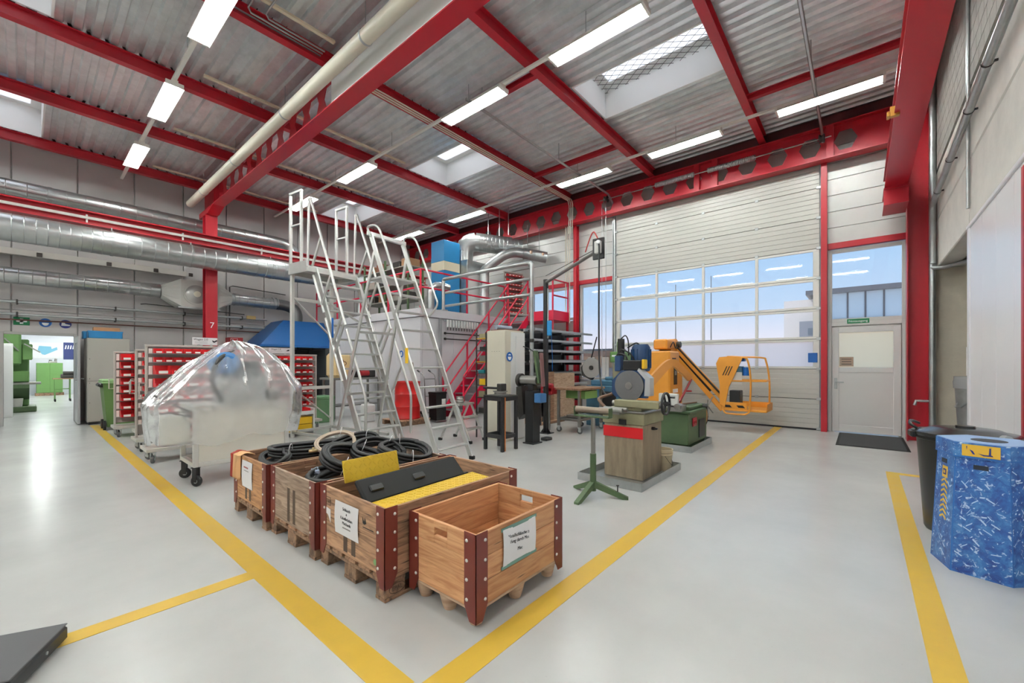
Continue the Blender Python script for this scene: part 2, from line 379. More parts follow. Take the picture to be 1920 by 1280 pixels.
# skylights
SW = M('skylight_lining', (240, 240, 238), .5)
DOME = film('skylight_dome', (250, 250, 252), .96, .3, tlw=.9)
sk_i = 0
for bi in SKB:
    for xa, xb in SKX:
        sk_i += 1; ya, yb = ys[bi] + .09, ys[bi + 1] - .09
        w = struct('window_%d' % sk_i); w.name = 'window_%d' % sk_i
        obj(G().box(xa, xa + .03, ya, yb, ZD - .02, 7.0).box(xb - .03, xb, ya, yb, ZD - .02, 7.0).box(xa + .03, xb - .03, ya, ya + .03, ZD - .02, 7.0).box(xa + .03, xb - .03, yb - .03, yb, ZD - .02, 7.0), 'lining', SW, w)
        obj(G().box(xa + .18, xb - .18, ya + .18, yb - .18, 7.0, 7.02), 'pane', DOME, w)
        obj(G().box(xa, xb, ya, ya + .18, 7.0, 7.03).box(xa, xb, yb - .18, yb, 7.0, 7.03).box(xa, xa + .18, ya + .18, yb - .18, 7.0, 7.03).box(xb - .18, xb, ya + .18, yb - .18, 7.0, 7.03), 'curb', SW, w)
        L = bpy.data.lights.new('skylight_daylight', 'AREA'); L.shape = 'RECTANGLE'; L.size = xb - xa - .4; L.size_y = yb - ya - .4; L.energy = DAY; L.color = (.95, .98, 1)
        lo = bpy.data.objects.new('skylight_daylight', L); COL.objects.link(lo); lo.location = ((xa + xb) / 2, (ya + yb) / 2, 7.35)
        if bi == 1 and xa > 5:
            g = G(); x0_, x1_, y0_, y1_ = xa + .06, xb - .06, ya + .06, yb - .06
            for k in range(-30, 40):
                for sg in (1, -1):
                    c = x0_ + k * .16; P = []
                    # diagonal wires clipped to the opening
                    t0 = 0; pts = []
                    for tt in range(0, 41):
                        y = y0_ + (y1_ - y0_) * tt / 40; x = c + sg * (y - y0_) * .75
                        if x0_ <= x <= x1_: pts.append((x, y, 6.86))
                    if len(pts) > 1: g.tube([pts[0], pts[-1]], .004, 4, caps=False)
            o = obj(g, 'safety_mesh', M('mesh_wire', (60, 60, 60), .5, .5), w)
            obj(G().cyl((6.62, 3.2, 6.6), (6.62, 3.2, 6.86), .02, n=8), 'opener', DARKST, w); obj(G().cyl((6.62, 2.5, 6.6), (6.62, 2.5, 6.86), .02, n=8), 'opener', DARKST, w)

# ---- roof steel
def beam(name, g, mat, label, cat='beam', group=None): return tag(obj(g, name, mat), label, cat, group)
for i, y in enumerate(PUR):
    beam('roof_purlin', ibeam('x', X0, 10.5, y, 6.2, .2, .13), RED, ['red roof purlin above the crane rail by the concrete wall', 'red roof purlin beside the wire-meshed skylight towards the exit door', 'red roof purlin on the far side of the wire-meshed skylight', 'red roof purlin carrying three thin white pipes', 'red roof purlin between the second and third skylight bays', 'red roof purlin before the skylights along the duct wall', 'red roof purlin close to the top of the duct wall'][i], 'purlin', 'red roof purlins')
for x, a, b, nm in ((5.6, PUR[2], PUR[3], 'short red tie beam beside the middle lamp row'), (8.63, PUR[0], PUR[1], 'short red tie beam between crane rail and first purlin'), (8.63, PUR[2], PUR[3], 'short red tie beam near the sectional door track')):
    beam('tie_beam', ibeam('y', a + .01, b - .01, x, 6.24, .1, .09), RED, nm)
def castell(ax, u, a, b, z0, h, hole0, pitch, hw, hh, skip=None, fl=.26):
    """web with hexagon holes plus flanges and stiffeners"""
    g = G(); zc = z0 + h / 2; t = .006
    P = (lambda s, w, z: (w, s, z)) if ax == 'y' else (lambda s, w, z: (s, w, z))
    c = []
    k0 = math.ceil((a + .35 - hole0) / pitch); s = a
    hs = []
    k = k0
    while hole0 + k * pitch < b - .35:
        hc = hole0 + k * pitch
        if not (skip and skip(hc)): hs.append(hc)
        k += 1
    zt, zb = z0 + h - .02, z0 + .02
    for w in (u - t, u + t):
        def quad(*p): g.add([P(q[0], w, q[1]) for q in p], [tuple(range(len(p)))])
        s = a
        for hc in hs:
            l, r = hc - pitch / 2, hc + pitch / 2
            if l > s + .001: quad((s, zb), (l, zb), (l, zt), (s, zt))
            l = max(l, s)
            q = hw / 4
            H = [(hc - hw / 2, zc), (hc - q, zc + hh / 2), (hc + q, zc + hh / 2), (hc + hw / 2, zc), (hc + q, zc - hh / 2), (hc - q, zc - hh / 2)]
            quad((l, zc), H[0], H[1], (hc - q, zt), (l, zt)); quad(H[1], H[2], (hc + q, zt), (hc - q, zt)); quad(H[2], H[3], (r, zc), (r, zt), (hc + q, zt))
            quad((l, zb), (hc - q, zb), H[5], H[0], (l, zc)); quad((hc - q, zb), (hc + q, zb), H[4], H[5]); quad((hc + q, zb), (r, zb), (r, zc), H[3], H[4])
            s = r
        if s < b: quad((s, zb), (b, zb), (b, zt), (s, zt))
    for hc in hs:
        q = hw / 4; H = [(hc - hw / 2, zc), (hc - q, zc + hh / 2), (hc + q, zc + hh / 2), (hc + hw / 2, zc), (hc + q, zc - hh / 2), (hc - q, zc - hh / 2)]
        for i in range(6):
            p, q2 = H[i], H[(i + 1) % 6]
            g.add([P(p[0], u - t, p[1]), P(q2[0], u - t, q2[1]), P(q2[0], u + t, q2[1]), P(p[0], u + t, p[1])], [(0, 1, 2, 3)])
    f = fl / 2
    for z1, z2 in ((z0, z0 + .02), (z0 + h - .02, z0 + h)):
        if ax == 'y': g.box(u - f, u + f, a, b, z1, z2)
        else: g.box(a, b, u - f, u + f, z1, z2)
    return g
t = thing('castellated_girder', 'long red castellated girder partly boarded white, ending on numbered column', 'girder', (3.28, 13.5, 5.5))
obj(castell('y', 3.28, -1.0, 14.0, 5.5, .7, 13.1, .58, .40, .40, lambda c: c < 6.6 or c > 12.8), 'web_and_flanges', RED, t, True)
for xx in (3.17, 3.36):
    obj(G().bbox(xx, xx + .03, -1.0, 6.45, 5.522, 6.178), 'fire_board', M('fire_board', (244, 244, 242), .6), t, True)
obj(G().box(3.16, 3.40, 12.7, 12.715, 5.52, 6.18), 'stiffener', RED, t, True)
obj(G().prism([(12.75, 5.5), (14.0, 5.5), (14.0, 5.38), (13.2, 5.38)], 'x', 3.15, 3.41), 'haunch', RED, t, True)
t = thing('castellated_girder', 'red castellated girder with hexagon holes above the sectional door', 'girder', (10.5, 7, 5.5))
obj(castell('y', 10.5, -.60, 14.5, 5.5, .66, 4.25, .573, .37, .37), 'web_and_flanges', RED, t, True)
for y in (.42, 2.55, 2.95): obj(G().box(10.38, 10.5, y, y + .12, 5.52, 6.14), 'stiffener', RED, t, True)
obj(G().box(10.5, 10.72, -.60, 14.5, 6.16, 6.4), 'packing_plate', M('dark_red', (70, 10, 16), .5), t, True)

t = thing('steel_column', 'red steel column marked with a white 7 in front of the duct wall', 'column', (3.28, 13.5, 0))
obj(hcol(3.28, 13.5, 0, 5.4, .27, .27), 'profile', RED, t, True)
obj(G().box(3.1, 3.46, 13.32, 13.68, 0, .02), 'base_plate', RED, t, True)
text('7', .22, INKW, t, face((3.29, 13.362, 2.42), '+y'))
t = thing('steel_column', 'red corner column with crane rail bracket beside the emergency exit', 'column', (10.45, -.78, 0))
obj(hcol(10.45, -.78, 0, 6.2, .3, .3), 'profile', RED, t, True)
obj(G().box(9.75, 10.45, -.62, -.30, 4.17, 4.19).box(9.75, 10.45, -.62, -.30, 4.44, 4.47).box(9.77, 9.79, -.62, -.30, 4.19, 4.44).box(9.79, 10.45, -.46, -.45, 4.19, 4.44), 'bracket', RED, t, True)
for y, nm in ((.585, 'slim red post between sectional door and emergency exit'), (6.5, 'slim red post beside the cantilever stock rack')):
    tag(obj(hcol(10.66, y, 0, 5.5, .1, .16, .012, .01, 'x'), 'wall_post', RED), nm, 'post')
# crane runway beams
for y, nm in ((-.46, 'thick red crane runway beam along the concrete wall'), (13.2, 'red crane runway beam above the large spiral duct')):
    t = thing('crane_runway', nm, 'crane rail', (2, y, 4.47))
    obj(ibeam('x', X0, 10.25 if y < 0 else 10.3, y, 4.47, .3, .3, .022, .014), 'profile', RED, t, True)
    if y > 0:
        obj(G().bbox(X0, 10.2, y - .10, y - .05, 4.60, 4.66), 'conductor_rail', M('conductor', (200, 198, 192), .5), t, True)
        for x in (-.6, .9, 2.6, 4.4): obj(G().box(x, x + .03, y - .09, y - .02, 4.52, 4.70), 'rail_clip', WHITE, t, True)
    else:
        obj(G().bbox(6.9, 6.96, -.36, -.27, 4.44, 4.56).bbox(6.88, 6.98, -.27, -.24, 4.44, 4.5), 'end_stop', M('brass', (190, 140, 60), .4, .6), t, True)

# ---- duct wall (left)
wl_ = struct('wall_left')
jx = [X0] + [.86 + 1.03 * k for k in range(-7, 10)] + [XF]
jx = sorted(x for x in jx if X0 <= x <= XF)
DX0, DX1, DZ = -.28, .80, 2.06
for i in range(len(jx) - 1):
    a, b = jx[i] + .012, jx[i + 1] - .012
    if b - a < .1: continue
    for za, zb in ((0, 2.6), (2.612, 4.4), (4.412, 6.6)):
        segs = [(a, b, za, zb)]
        if za == 0 and b > DX0 and a < DX1:
            segs = [(a, b, DZ, zb)]
            if a < DX0: segs.append((a, DX0, 0, DZ))
            if b > DX1: segs.append((DX1, b, 0, DZ))
        for s_ in segs: obj(G().bbox(s_[0], s_[1], YL, YL + .06, s_[2], s_[3], .004), 'wall_panel', GREYW, wl_)
obj(G().box(X0, DX0, YL + .06, YL + .12, 0, 6.6).box(DX1, XF, YL + .06, YL + .12, 0, 6.6).box(DX0, DX1, YL + .06, YL + .12, DZ, 6.6), 'backing', M('wall_joint', (224, 222, 218), .6), wl_)
# ---- front wall with doors and windows (X = XF)
wf = struct('wall_front')
def hp(ya, yb, z0, z1, step=.335, mat=CONC):
    z = z0
    while z < z1 - .02:
        e_ = min(z + step, z1); obj(G().bbox(XF, XF + .08, ya, yb, z + .004, e_ - .004, .004), 'wall_panel', mat, wf); z = e_
SILV = M('sandwich_panel', (206, 206, 202), .42, .2, var=.06, vs=1.5)
hp(-1.0, .64, 3.86, 6.6, .335, SILV); hp(.66, 5.26, 5.64, 6.6, .4, SILV); hp(5.28, 14.6, 3.86, 6.6, .335, SILV)
hp(8.3, 14.6, 0, 3.86, .6, SILV); hp(5.28, 6.45, 0, .9, .45, SILV); hp(6.55, 8.3, 0, 2.7, .6, SILV)
obj(G().box(XF + .08, XF + .2, -2.6, -.66, 0, 6.5).box(XF + .08, XF + .2, -.66, .64, 3.86, 6.5).box(XF + .08, XF + .2, .64, 5.28, 5.64, 6.5).box(XF + .08, XF + .2, 5.28, 8.3, 3.86, 6.5).box(XF + .08, XF + .2, 8.3, 14.75, 0, 6.7).box(XF + .08, XF + .2, 5.28, 6.45, 0, .9).box(XF + .08, XF + .2, 6.55, 8.3, 0, 2.7).box(XF + .08, XF + .2, 6.45, 6.55, 0, 3.86).box(XF + .08, XF + .2, .53, .66, 0, 3.86), 'backing', M('dark_joint', (80, 80, 80), .7), wf)
obj(G().box(XF + .05, XF + .2, .50, .70, 0, 5.7).box(XF + .05, XF + .2, 5.21, 5.32, 0, 5.7), 'door_jamb', SILV, wf)
trim = struct('trim_1')
obj(G().bbox(XF - .1, XF, -.66, .53, 3.74, 3.86, .004).bbox(XF - .1, XF, 5.30, 6.43, 3.74, 3.86, .004).bbox(XF - .1, XF, 6.58, 8.4, 3.74, 3.86, .004), 'lintel', RED, trim)
def window(name, ya, yb, za, zb, frame=.07, glass=GLASS, mat=OFFW):
    w = struct(name)
    g = G(); x0, x1 = XF - .04, XF + .05
    g.bbox(x0, x1, ya, ya + frame, za, zb).bbox(x0, x1, yb - frame, yb, za, zb).bbox(x0, x1, ya + frame, yb - frame, za, za + frame).bbox(x0, x1, ya + frame, yb - frame, zb - frame, zb)
    obj(g, 'window_frame', mat, w); obj(G().box(XF, XF + .012, ya + frame, yb - frame, za + frame, zb - frame), 'pane', glass, w); return w
window('window_7', 5.30, 6.43, .92, 3.73); window('window_8', 6.58, 8.28, 2.72, 3.73); window('window_9', -.66, .53, 2.24, 3.73)
# sectional door
d1 = struct('door_1'); XD = 10.72
SB = [0.03, .65, 1.28, 1.91, 2.54, 3.17, 3.80, 4.43, 5.06, 5.62]; YC = [.667, 1.81, 2.95, 4.10, 5.24]
DP = M('door_panel', (190, 188, 181), .45, .1, var=.02, vs=.7)
for i in range(9):
    za, zb = SB[i] + .004, SB[i + 1] - .004
    if 2 <= i <= 5:
        for k, z in enumerate((za, zb - .05)): obj(G().bbox(XD, XD + .045, YC[0], YC[-1], z, z + .05, .004), 'rail', ALUP, d1)
        for j, y in enumerate(YC):
            w = .11 if j in (0, 4) else .06; y0 = y if j == 0 else (y - w if j == 4 else y - w / 2)
            obj(G().bbox(XD - .002, XD + .047, y0, y0 + w, za + .05, zb - .05, .004), 'mullion', ALUP, d1)
        for j in range(4):
            pa, pb = YC[j] + (.11 if j == 0 else .03), YC[j + 1] - (.11 if j == 3 else .03)
            obj(G().add([(XD + .02, pa, za + .05), (XD + .02, pb, za + .05), (XD + .02, pb, zb - .05), (XD + .02, pa, zb - .05)], [(0, 3, 2, 1)]) if i == 2 else G().box(XD + .018, XD + .026, pa, pb, za + .05, zb - .05), 'pane', FROST if i == 2 else GLASS, d1)
    else:
        g = G(); n = 6
        for k in range(n):
            a, b = za + (zb - za) * k / n, za + (zb - za) * (k + 1) / n
            g.bbox(XD, XD + .045, YC[0], YC[-1], a + .0015, b - .0015, .003)
        obj(g, 'panel', DP, d1)
    if i: obj(G().box(XD + .03, XD + .044, YC[0], YC[-1], za - .02, za + .012), 'seam_seal', RUB, d1)
    if i:
        for y in YC[1:-1]: obj(G().bbox(XD - .012, XD, y - .035, y + .035, za - .03, za + .03, .003), 'hinge', GALV, d1)
    for y in (YC[0] - .03, YC[-1] - .05): obj(G().bbox(XD - .03, XD, y, y + .08, za - .025, za + .03, .003), 'roller_bracket', GALV, d1)
obj(G().box(XD, XD + .05, YC[0], YC[-1], 0, .03), 'bottom_seal', RUB, d1)
obj(G().bbox(XD - .02, XD, .70, .86, 1.42, 1.62), 'notice', SIGNB, d1)
for y, s in ((.60, 1), (5.28, -1)):
    obj(G().tube(spline([(XD - .02, y, .02), (XD - .02, y, 2), (XD - .02, y, 5.35), (XD - .1, y, 5.75), (XD - .35, y, 5.98), (XD - .8, y, 6.02), (6.5, y, 6.02), (5.0, y, 6.02)], 6), .026, 6), 'track', GALV, d1)
    obj(G().box(XD - .05, XD + .02, y - .015 + s * -.04, y + .015 + s * -.04, .02, 5.45), 'track_angle', GALV, d1)
    obj(G().cyl((7.9, y, 6.04), (7.9, y, 6.42), .012, n=6).cyl((5.4, y, 6.04), (5.4, y, 6.42), .012, n=6), 'track_hanger', GALV, d1)
obj(G().cyl((10.24, .45, 5.86), (10.24, 5.5, 5.86), .014, n=8), 'shaft', STEEL, d1)
for ya, yb in ((1.75, 2.72), (3.02, 3.95)):
    g = G(); nco = 26; pts = []
    g.cyl((10.24, ya, 5.86), (10.24, yb, 5.86), .05, n=14)
    for k in range(nco): y = ya + (yb - ya) * (k + .5) / nco; g.lathe([(.05, y - .012), (.062, y), (.05, y + .012)], 14, (10.24, 0, 5.86), False, False, 'y')
    obj(g, 'torsion_spring', GALV, d1)
for y in (.60, 5.3): obj(G().lathe([(.07, y - .05), (.09, y - .04), (.06, y), (.09, y + .04), (.07, y + .05)], 16, (10.24, 0, 5.86), ax='y'), 'cable_drum', DARKST, d1)
obj(G().tube([(10.45, 5.42, 5.86), (10.45, 5.42, 1.1), (10.45, 5.48, 1.02), (10.45, 5.54, 1.1), (10.45, 5.54, 5.86)], .007, 5), 'chain_loop', GALV, d1)
# emergency exit door
d2 = struct('door_2'); LG = M('door_grey', (214, 212, 209), .45)
ya, yb = -.64, .51
obj(G().bbox(XF - .05, XF + .05, ya - .02, ya + .05, 0, 2.24).bbox(XF - .05, XF + .05, yb - .04, yb + .02, 0, 2.24).bbox(XF - .05, XF + .05, ya + .05, yb - .04, 2.16, 2.24), 'door_frame', LG, d2)
obj(G().box(XF, XF + .03, ya + .03, ya + .10, .0, 2.2).box(XF, XF + .03, yb - .09, yb - .02, 0, 2.2).box(XF, XF + .03, ya + .05, yb - .04, 2.1, 2.2), 'door_stop', LG, d2)
lf = obj(G().bbox(XF - .06, XF, ya + .06, ya + .17, .02, 2.14).bbox(XF - .06, XF, yb - .16, yb - .05, .02, 2.14).bbox(XF - .06, XF, ya + .17, yb - .16, .02, .16).bbox(XF - .06, XF, ya + .17, yb - .16, 1.22, 1.32).bbox(XF - .06, XF, ya + .17, yb - .16, 2.02, 2.14), 'door_leaf', LG, d2)
obj(G().bbox(XF - .05, XF - .02, ya + .165, yb - .155, .155, 1.225), 'infill', LG, lf)
obj(G().add([(XF - .03, ya + .17, 1.32), (XF - .03, yb - .16, 1.32), (XF - .03, yb - .16, 2.02), (XF - .03, ya + .17, 2.02)], [(0, 3, 2, 1)]), 'pane', WFROST, lf)
nt_ = obj(G().bbox(XF - .045, XF - .04, .12, .34, 1.34, 1.53), 'notice', M('notice_brown', (170, 150, 130), .6), lf)
for k, w in enumerate((.16, .15, .16)):
    obj(G().box(XF - .047, XF - .045, .23 - w / 2, .23 + w / 2, 1.48 - k * .05, 1.492 - k * .05), 'print_line', INK, nt_)
obj(G().tube([(XF - .06, .40, 1.02), (XF - .11, .40, 1.02), (XF - .11, .27, 1.02)], .011, 8), 'door_handle', GALV, lf)
obj(G().bbox(XF - .068, XF - .06, .375, .425, .88, 1.10), 'lock_plate', GALV, lf)
sg = thing('exit_sign', 'small green emergency exit sign above the exit door', 'sign', (XF - .06, .05, 2.2))
obj(G().bbox(XF - .062, XF - .051, -.12, .22, 2.20, 2.29, .002), 'plate', SIGNG, sg, True)
text('Notausgang', .062, INKW, sg, face((XF - .0635, .05, 2.245), '+x'))
# ---- concrete wall (right)
wr = struct('wall_right')
zc_ = 3.06
for i, (za, zb) in enumerate(((zc_, 3.86), (3.88, 4.7), (4.72, 6.5))):
    for xa, xb in ((X0, 1.2), (1.21, 4.6), (4.61, 7.4), (7.41, XF)):
        obj(G().bbox(xa + .004, xb - .004, YR - .25, YR if i < 2 else YR - .02, za, zb, .012), 'concrete_panel', CONC, wr)
obj(G().box(X0, XF, YR - .3, YR - .24, zc_, 6.5), 'backing', CONCD, wr)
BLK = M('block_masonry', (150, 148, 142), .85, var=.12, vs=3, bump=.2)
# masonry courses above the concrete band: joints recessed
for k in range(9):
    for j in range(24):
        xa = 5.0 + j * .26 + (.13 if k % 2 else 0)
        if xa < XF - .25: obj(G().box(xa, xa + .25, YR - .02, YR + .01, 4.74 + k * .19, 4.92 + k * .19), 'block', BLK, wr)
obj(G().bbox(X0, 7.42, YR - .22, YR - .02, 0, zc_ - .002), 'cladding_core', CLAD, wr)
for k in range(-12, 11):
    xa = 7.42 - .08 - .62 * (k + 12 - 0)
    if xa - .6 < X0: break
    obj(G().bbox(xa - .615, xa, YR - .03, YR, 0, zc_ - .03, .003), 'cladding_panel', CLAD, wr)
obj(G().bbox(7.345, 7.46, YR - .24, YR + .012, 0, zc_), 'cladding_edge', CLAD, wr)
obj(G().bbox(X0, 7.46, YR - .02, YR + .02, zc_ - .03, zc_ + .01), 'cladding_cap', CLAD, wr)
obj(G().box(10.35, XF + .08, -2.2, YR, 0, zc_), 'return_wall', CONCD, wr)
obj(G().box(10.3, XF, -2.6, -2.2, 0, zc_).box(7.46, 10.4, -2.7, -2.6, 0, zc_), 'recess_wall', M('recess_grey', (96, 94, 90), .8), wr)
obj(G().box(7.3, XF, -2.7, YR - .24, zc_, zc_ + .2), 'recess_soffit', CONC, wr)
obj(G().box(7.3, 7.46, -2.7, YR - .2, 0, zc_), 'recess_side', CONC, wr)
for k in range(8): obj(G().bbox(10.27, 10.3, -2.6, -2.21, .05 + k * .38, .40 + k * .38, .006), 'block', BLK, wr)
# ---- back wall behind the viewer
wb_ = sobj(G().box(X0 - .2, X0, -1.3, YL + .2, 0, 7.2), 'wall_back', GREYW)

# ================================================================ LAMPS AND SERVICES
LBODY = M('lamp_white', (236, 234, 226), .45)
def lamp(x, y0, label, group):
    t = thing('batten_lamp', label, 'lamp', (x, y0, 6.0), 0, group)
    obj(G().bbox(-.045, .045, 0, 1.5, .0, .055), 'housing', LBODY, t)
    obj(G().prism([(-.13, -.045), (-.05, .02), (.05, .02), (.13, -.045), (.135, -.04), (.052, .027), (-.052, .027), (-.135, -.04)], 'y', .03, 1.47), 'reflector', LBODY, t)
    for xx in (-.05, .05): obj(G().cyl((xx, .05, -.025), (xx, 1.45, -.025), .013, n=8), 'tube', LAMP, t)
    for yy in (0, 1.46): obj(G().bbox(-.12, .12, yy, yy + .04, -.04, .02), 'end_cap', LBODY, t)
    return t
LROW = {1.61: ('over the crates beside the white-boarded girder', (-.3, 2.1, 5.72, 8.6, 11.5)), 5.18: ('in the middle row beyond the girder', (-.3, 2.1, 4.55, 8.55, 11.5)), 8.92: ('in the row next to the sectional door', (-.3, 2.1, 4.5, 8.65, 11.6)), -2.0: ('in the added row behind the girder end', (-.3, 2.1, 4.5, 6.9, 9.3, 11.7)), -5.4: ('in the added last row by the rear wall', (-.3, 2.1, 4.5, 6.9, 9.3, 11.7))}  # negative-x rows are unseen behind the camera, added for more overall light
proto = None; ORD = ('first', 'second', 'third', 'fourth', 'fifth', 'sixth', 'seventh', 'eighth', 'ninth')
for x, (w, yy) in LROW.items():
    for y in yy:
        lab = ORD[yy.index(y)] + ' batten lamp from the concrete wall ' + w
        if proto is None: proto = lamp(x, y, lab, 'batten lamps ' + w)
        else: dup(proto, None, (x, y, 6.0), 0, lab, 'batten lamps ' + w)
    tr = thing('lamp_track', 'slim white mounting track of the lamps ' + w, 'track', (x, 7, 6.06))
    obj(G().bbox(x - .03, x + .03, -.8, 14.3, 6.056, 6.10), 'rail', LBODY, tr, True)
    for y in (.6, 3.0, 5.4, 7.8, 10.3, 12.7): obj(G().cyl((x, y, 6.10), (x, y, 6.42), .006, n=6), 'hanger', GALV, tr, True)
# cream pipe along the girder
t = thing('roof_drain_pipe', 'thick cream pipe running beside the red castellated girder', 'pipe', (2.93, 8, 5.72))
obj(G().cyl((2.93, -1.0, 5.72), (2.93, 13.9, 5.72), .095, n=20), 'pipe_run', PIPEW, t, True)
for y in (2, 5, 7.6, 10.2, 12.6): obj(G().lathe([(.1, y), (.104, y + .01), (.104, y + .03), (.1, y + .04)], 20, (2.93, 0, 5.72), False, False, 'y').cyl((2.93, y + .02, 5.81), (2.93, y + .02, 6.2), .006, n=6), 'pipe_clip', GALV, t, True)
# beige trunking under the deck
for y, xa, xb, w in ((6.2, 2.0, 3.1, 'before the purlin with the three pipes'), (8.62, 2.0, 6.1, 'before the purlin between the skylight bays'), (11.05, 2.05, 7.4, 'before the purlin at the duct wall skylights'), (13.55, 2.1, 6.2, 'next to the duct wall')):
    tag(obj(G().bbox(xa, xb, y - .03, y + .03, 6.32, 6.36), 'cable_trunking', M('trunking_beige', (222, 206, 180), .5)), 'slim beige cable trunking ' + w, 'trunking')
# three thin pipes on the purlin
for k in range(3):
    y = 6.38 + .06 * k - (.0)
    tag(obj(G().tube([(3.6, y, 6.12), (10.2, y, 6.12), (10.3, y + .02, 6.0), (10.34, y + .06, 5.2)], .013, 6), 'thin_pipe', PIPEW), 'thin pale pipe in the bundle of three along the roof purlin', 'pipe', 'thin pipes along the purlin')
for k in range(3):
    y = 6.42 + .07 * k
    tag(obj(G().tube([(2.2 - .2 * k, 4.3, 6.3), (2.2 - .2 * k, y - .05, 6.3), (2.25 - .2 * k, y, 6.28), (3.05, y, 6.28)], .014, 6), 'bent_pipe', GALV), 'thin bent steel pipe passing the girder under the deck', 'pipe', 'thin pipes through the girder')
for p, w in (((7.05, 5.15, 6.42), 'beside the wire-meshed skylight'), ((5.95, 10.35, 6.42), 'behind the tall ladder')):
    tag(obj(G().lathe([(.055, 0), (.055, -.03), (.035, -.06), (0.001, -.065)], 16, p), 'smoke_detector', WHITE), 'small white smoke detector on the roof deck ' + w, 'detector')

# ---------------------------------------------------------------- ducts
def spiral(g, p, q, r, pitch=.13, n=24):
    p, q = Vector(p), Vector(q); L = (q - p).length; k = int(L / pitch)
    g.cyl(p, q, r, n=n, caps=True)
    d = (q - p).normalized()
    for i in range(1, k):
        c = p + d * (i * L / k); g.cyl(c - d * .008, c, r, r + .006, n, False); g.cyl(c, c + d * .008, r + .006, r, n, False)
    return g
def elbow(g, pts, r, n=24):
    """lobster-back bend through sampled centre points"""
    return g.tube(pts, r, n)
def ring(g, c, d, r, w=.05, n=24):
    c, d = Vector(c), Vector(d).normalized(); g.cyl(c - d * w / 2, c + d * w / 2, r + .012, n=n); return g
t = thing('air_duct', 'slimmer upper spiral duct high on the grey panel wall', 'duct', (2, 14.2, 5.25))
obj(spiral(G(), (X0 + .1, 14.2, 5.25), (5.2, 14.2, 5.25), .17, .3), 'duct_run', DUCT, t, True)
obj(elbow(G(), spline([(5.2, 14.2, 5.25), (5.45, 14.18, 5.22), (5.62, 14.1, 5.08), (5.68, 14.0, 4.85)], 4), .17), 'elbow', DUCT, t, True)
for x in (.4, 2.3, 4.3): obj(ring(G(), (x, 14.2, 5.25), (1, 0, 0), .17), 'duct_band', GALV, t, True)
t = thing('air_duct', 'large spiral duct hanging below the red crane rail', 'duct', (2, 13.0, 4.12))
obj(spiral(G(), (X0 + .1, 13.0, 4.12), (1.3, 13.0, 4.12), .275, .16), 'duct_run', DUCT, t, True)
obj(spiral(G(), (1.3, 13.0, 4.12), (8.3, 13.0, 4.12), .275, .24), 'duct_run', DUCT, t, True)
for x in (-.4, 1.3, 2.75, 4.6): obj(ring(G(), (x, 13.0, 4.12), (1, 0, 0), .275, .04).cyl((x, 13.0, 4.4), (x, 13.0, 4.47), .012, n=6), 'duct_hanger', GALV, t, True)
t = thing('air_duct', 'lower spiral duct with grey fan box on the panel wall', 'duct', (2, 14.25, 3.33))
obj(spiral(G(), (X0 + .1, 14.25, 3.33), (2.35, 14.25, 3.33), .175, .2), 'duct_run', DUCT, t, True)
def cone4(x0, x1, r, hy, hz, cy, cz, n=24):
    g = G(); a = []; b = []
    for i in range(n):
        an = 2 * PI * i / n; c, s_ = math.cos(an), math.sin(an); a.append((x0, cy + r * c, cz + r * s_)); m = max(abs(c), abs(s_)); b.append((x1, cy + hy * c / m, cz + hz * s_ / m))
    g.add(a + b, [(i, (i + 1) % n, n + (i + 1) % n, n + i) for i in range(n)]); return g
FANB = M('fan_box', (196, 194, 188), .45)
obj(cone4(2.35, 2.72, .175, .33, .36, 14.2, 3.3), 'transition', FANB, t, True)
fb = obj(G().bbox(2.72, 3.55, 13.87, 14.53, 2.93, 3.66), 'fan_box', FANB, t, True)
obj(G().lathe([(.29, 13.87), (.29, 13.85), (.25, 13.845)], 28, (3.06, 0, 3.28), False, False, 'y'), 'bezel', FANB, fb, True)
obj(G().lathe([(.25, 13.86), (.18, 13.81), (.05, 13.79), (.001, 13.79)], 28, (3.06, 0, 3.28), False, True, 'y'), 'fan_cover', M('clear_dome', (190, 188, 184), .15, .3), fb, True)
obj(G().lathe([(.08, 13.79), (.08, 13.77), (.03, 13.76), (.001, 13.76)], 16, (3.06, 0, 3.28), False, True, 'y'), 'fan_hub', PIPEW, fb, True)
obj(G().bbox(2.66, 3.6, 13.84, 13.9, 2.88, 2.93), 'fan_tray', GALV, fb, True)
obj(cone4(3.95, 3.55, .175, .33, .36, 14.2, 3.3), 'transition', FANB, t, True)
obj(spiral(G(), (3.95, 14.25, 3.3), (5.2, 14.25, 3.28), .17, .2), 'duct_run', DUCT, t, True)
obj(elbow(G(), spline([(5.2, 14.25, 3.28), (5.5, 14.22, 3.26), (5.72, 14.15, 3.14), (5.78, 14.1, 2.95), (5.78, 14.1, 2.77)], 4), .17), 'elbow', M('dark_duct', (120, 120, 120), .4, .8), t, True)
for x in (4.05, 5.1, 5.22): obj(ring(G(), (x, 14.25, 3.3), (1, 0, 0), .172, .03), 'duct_band', GALV, t, True)
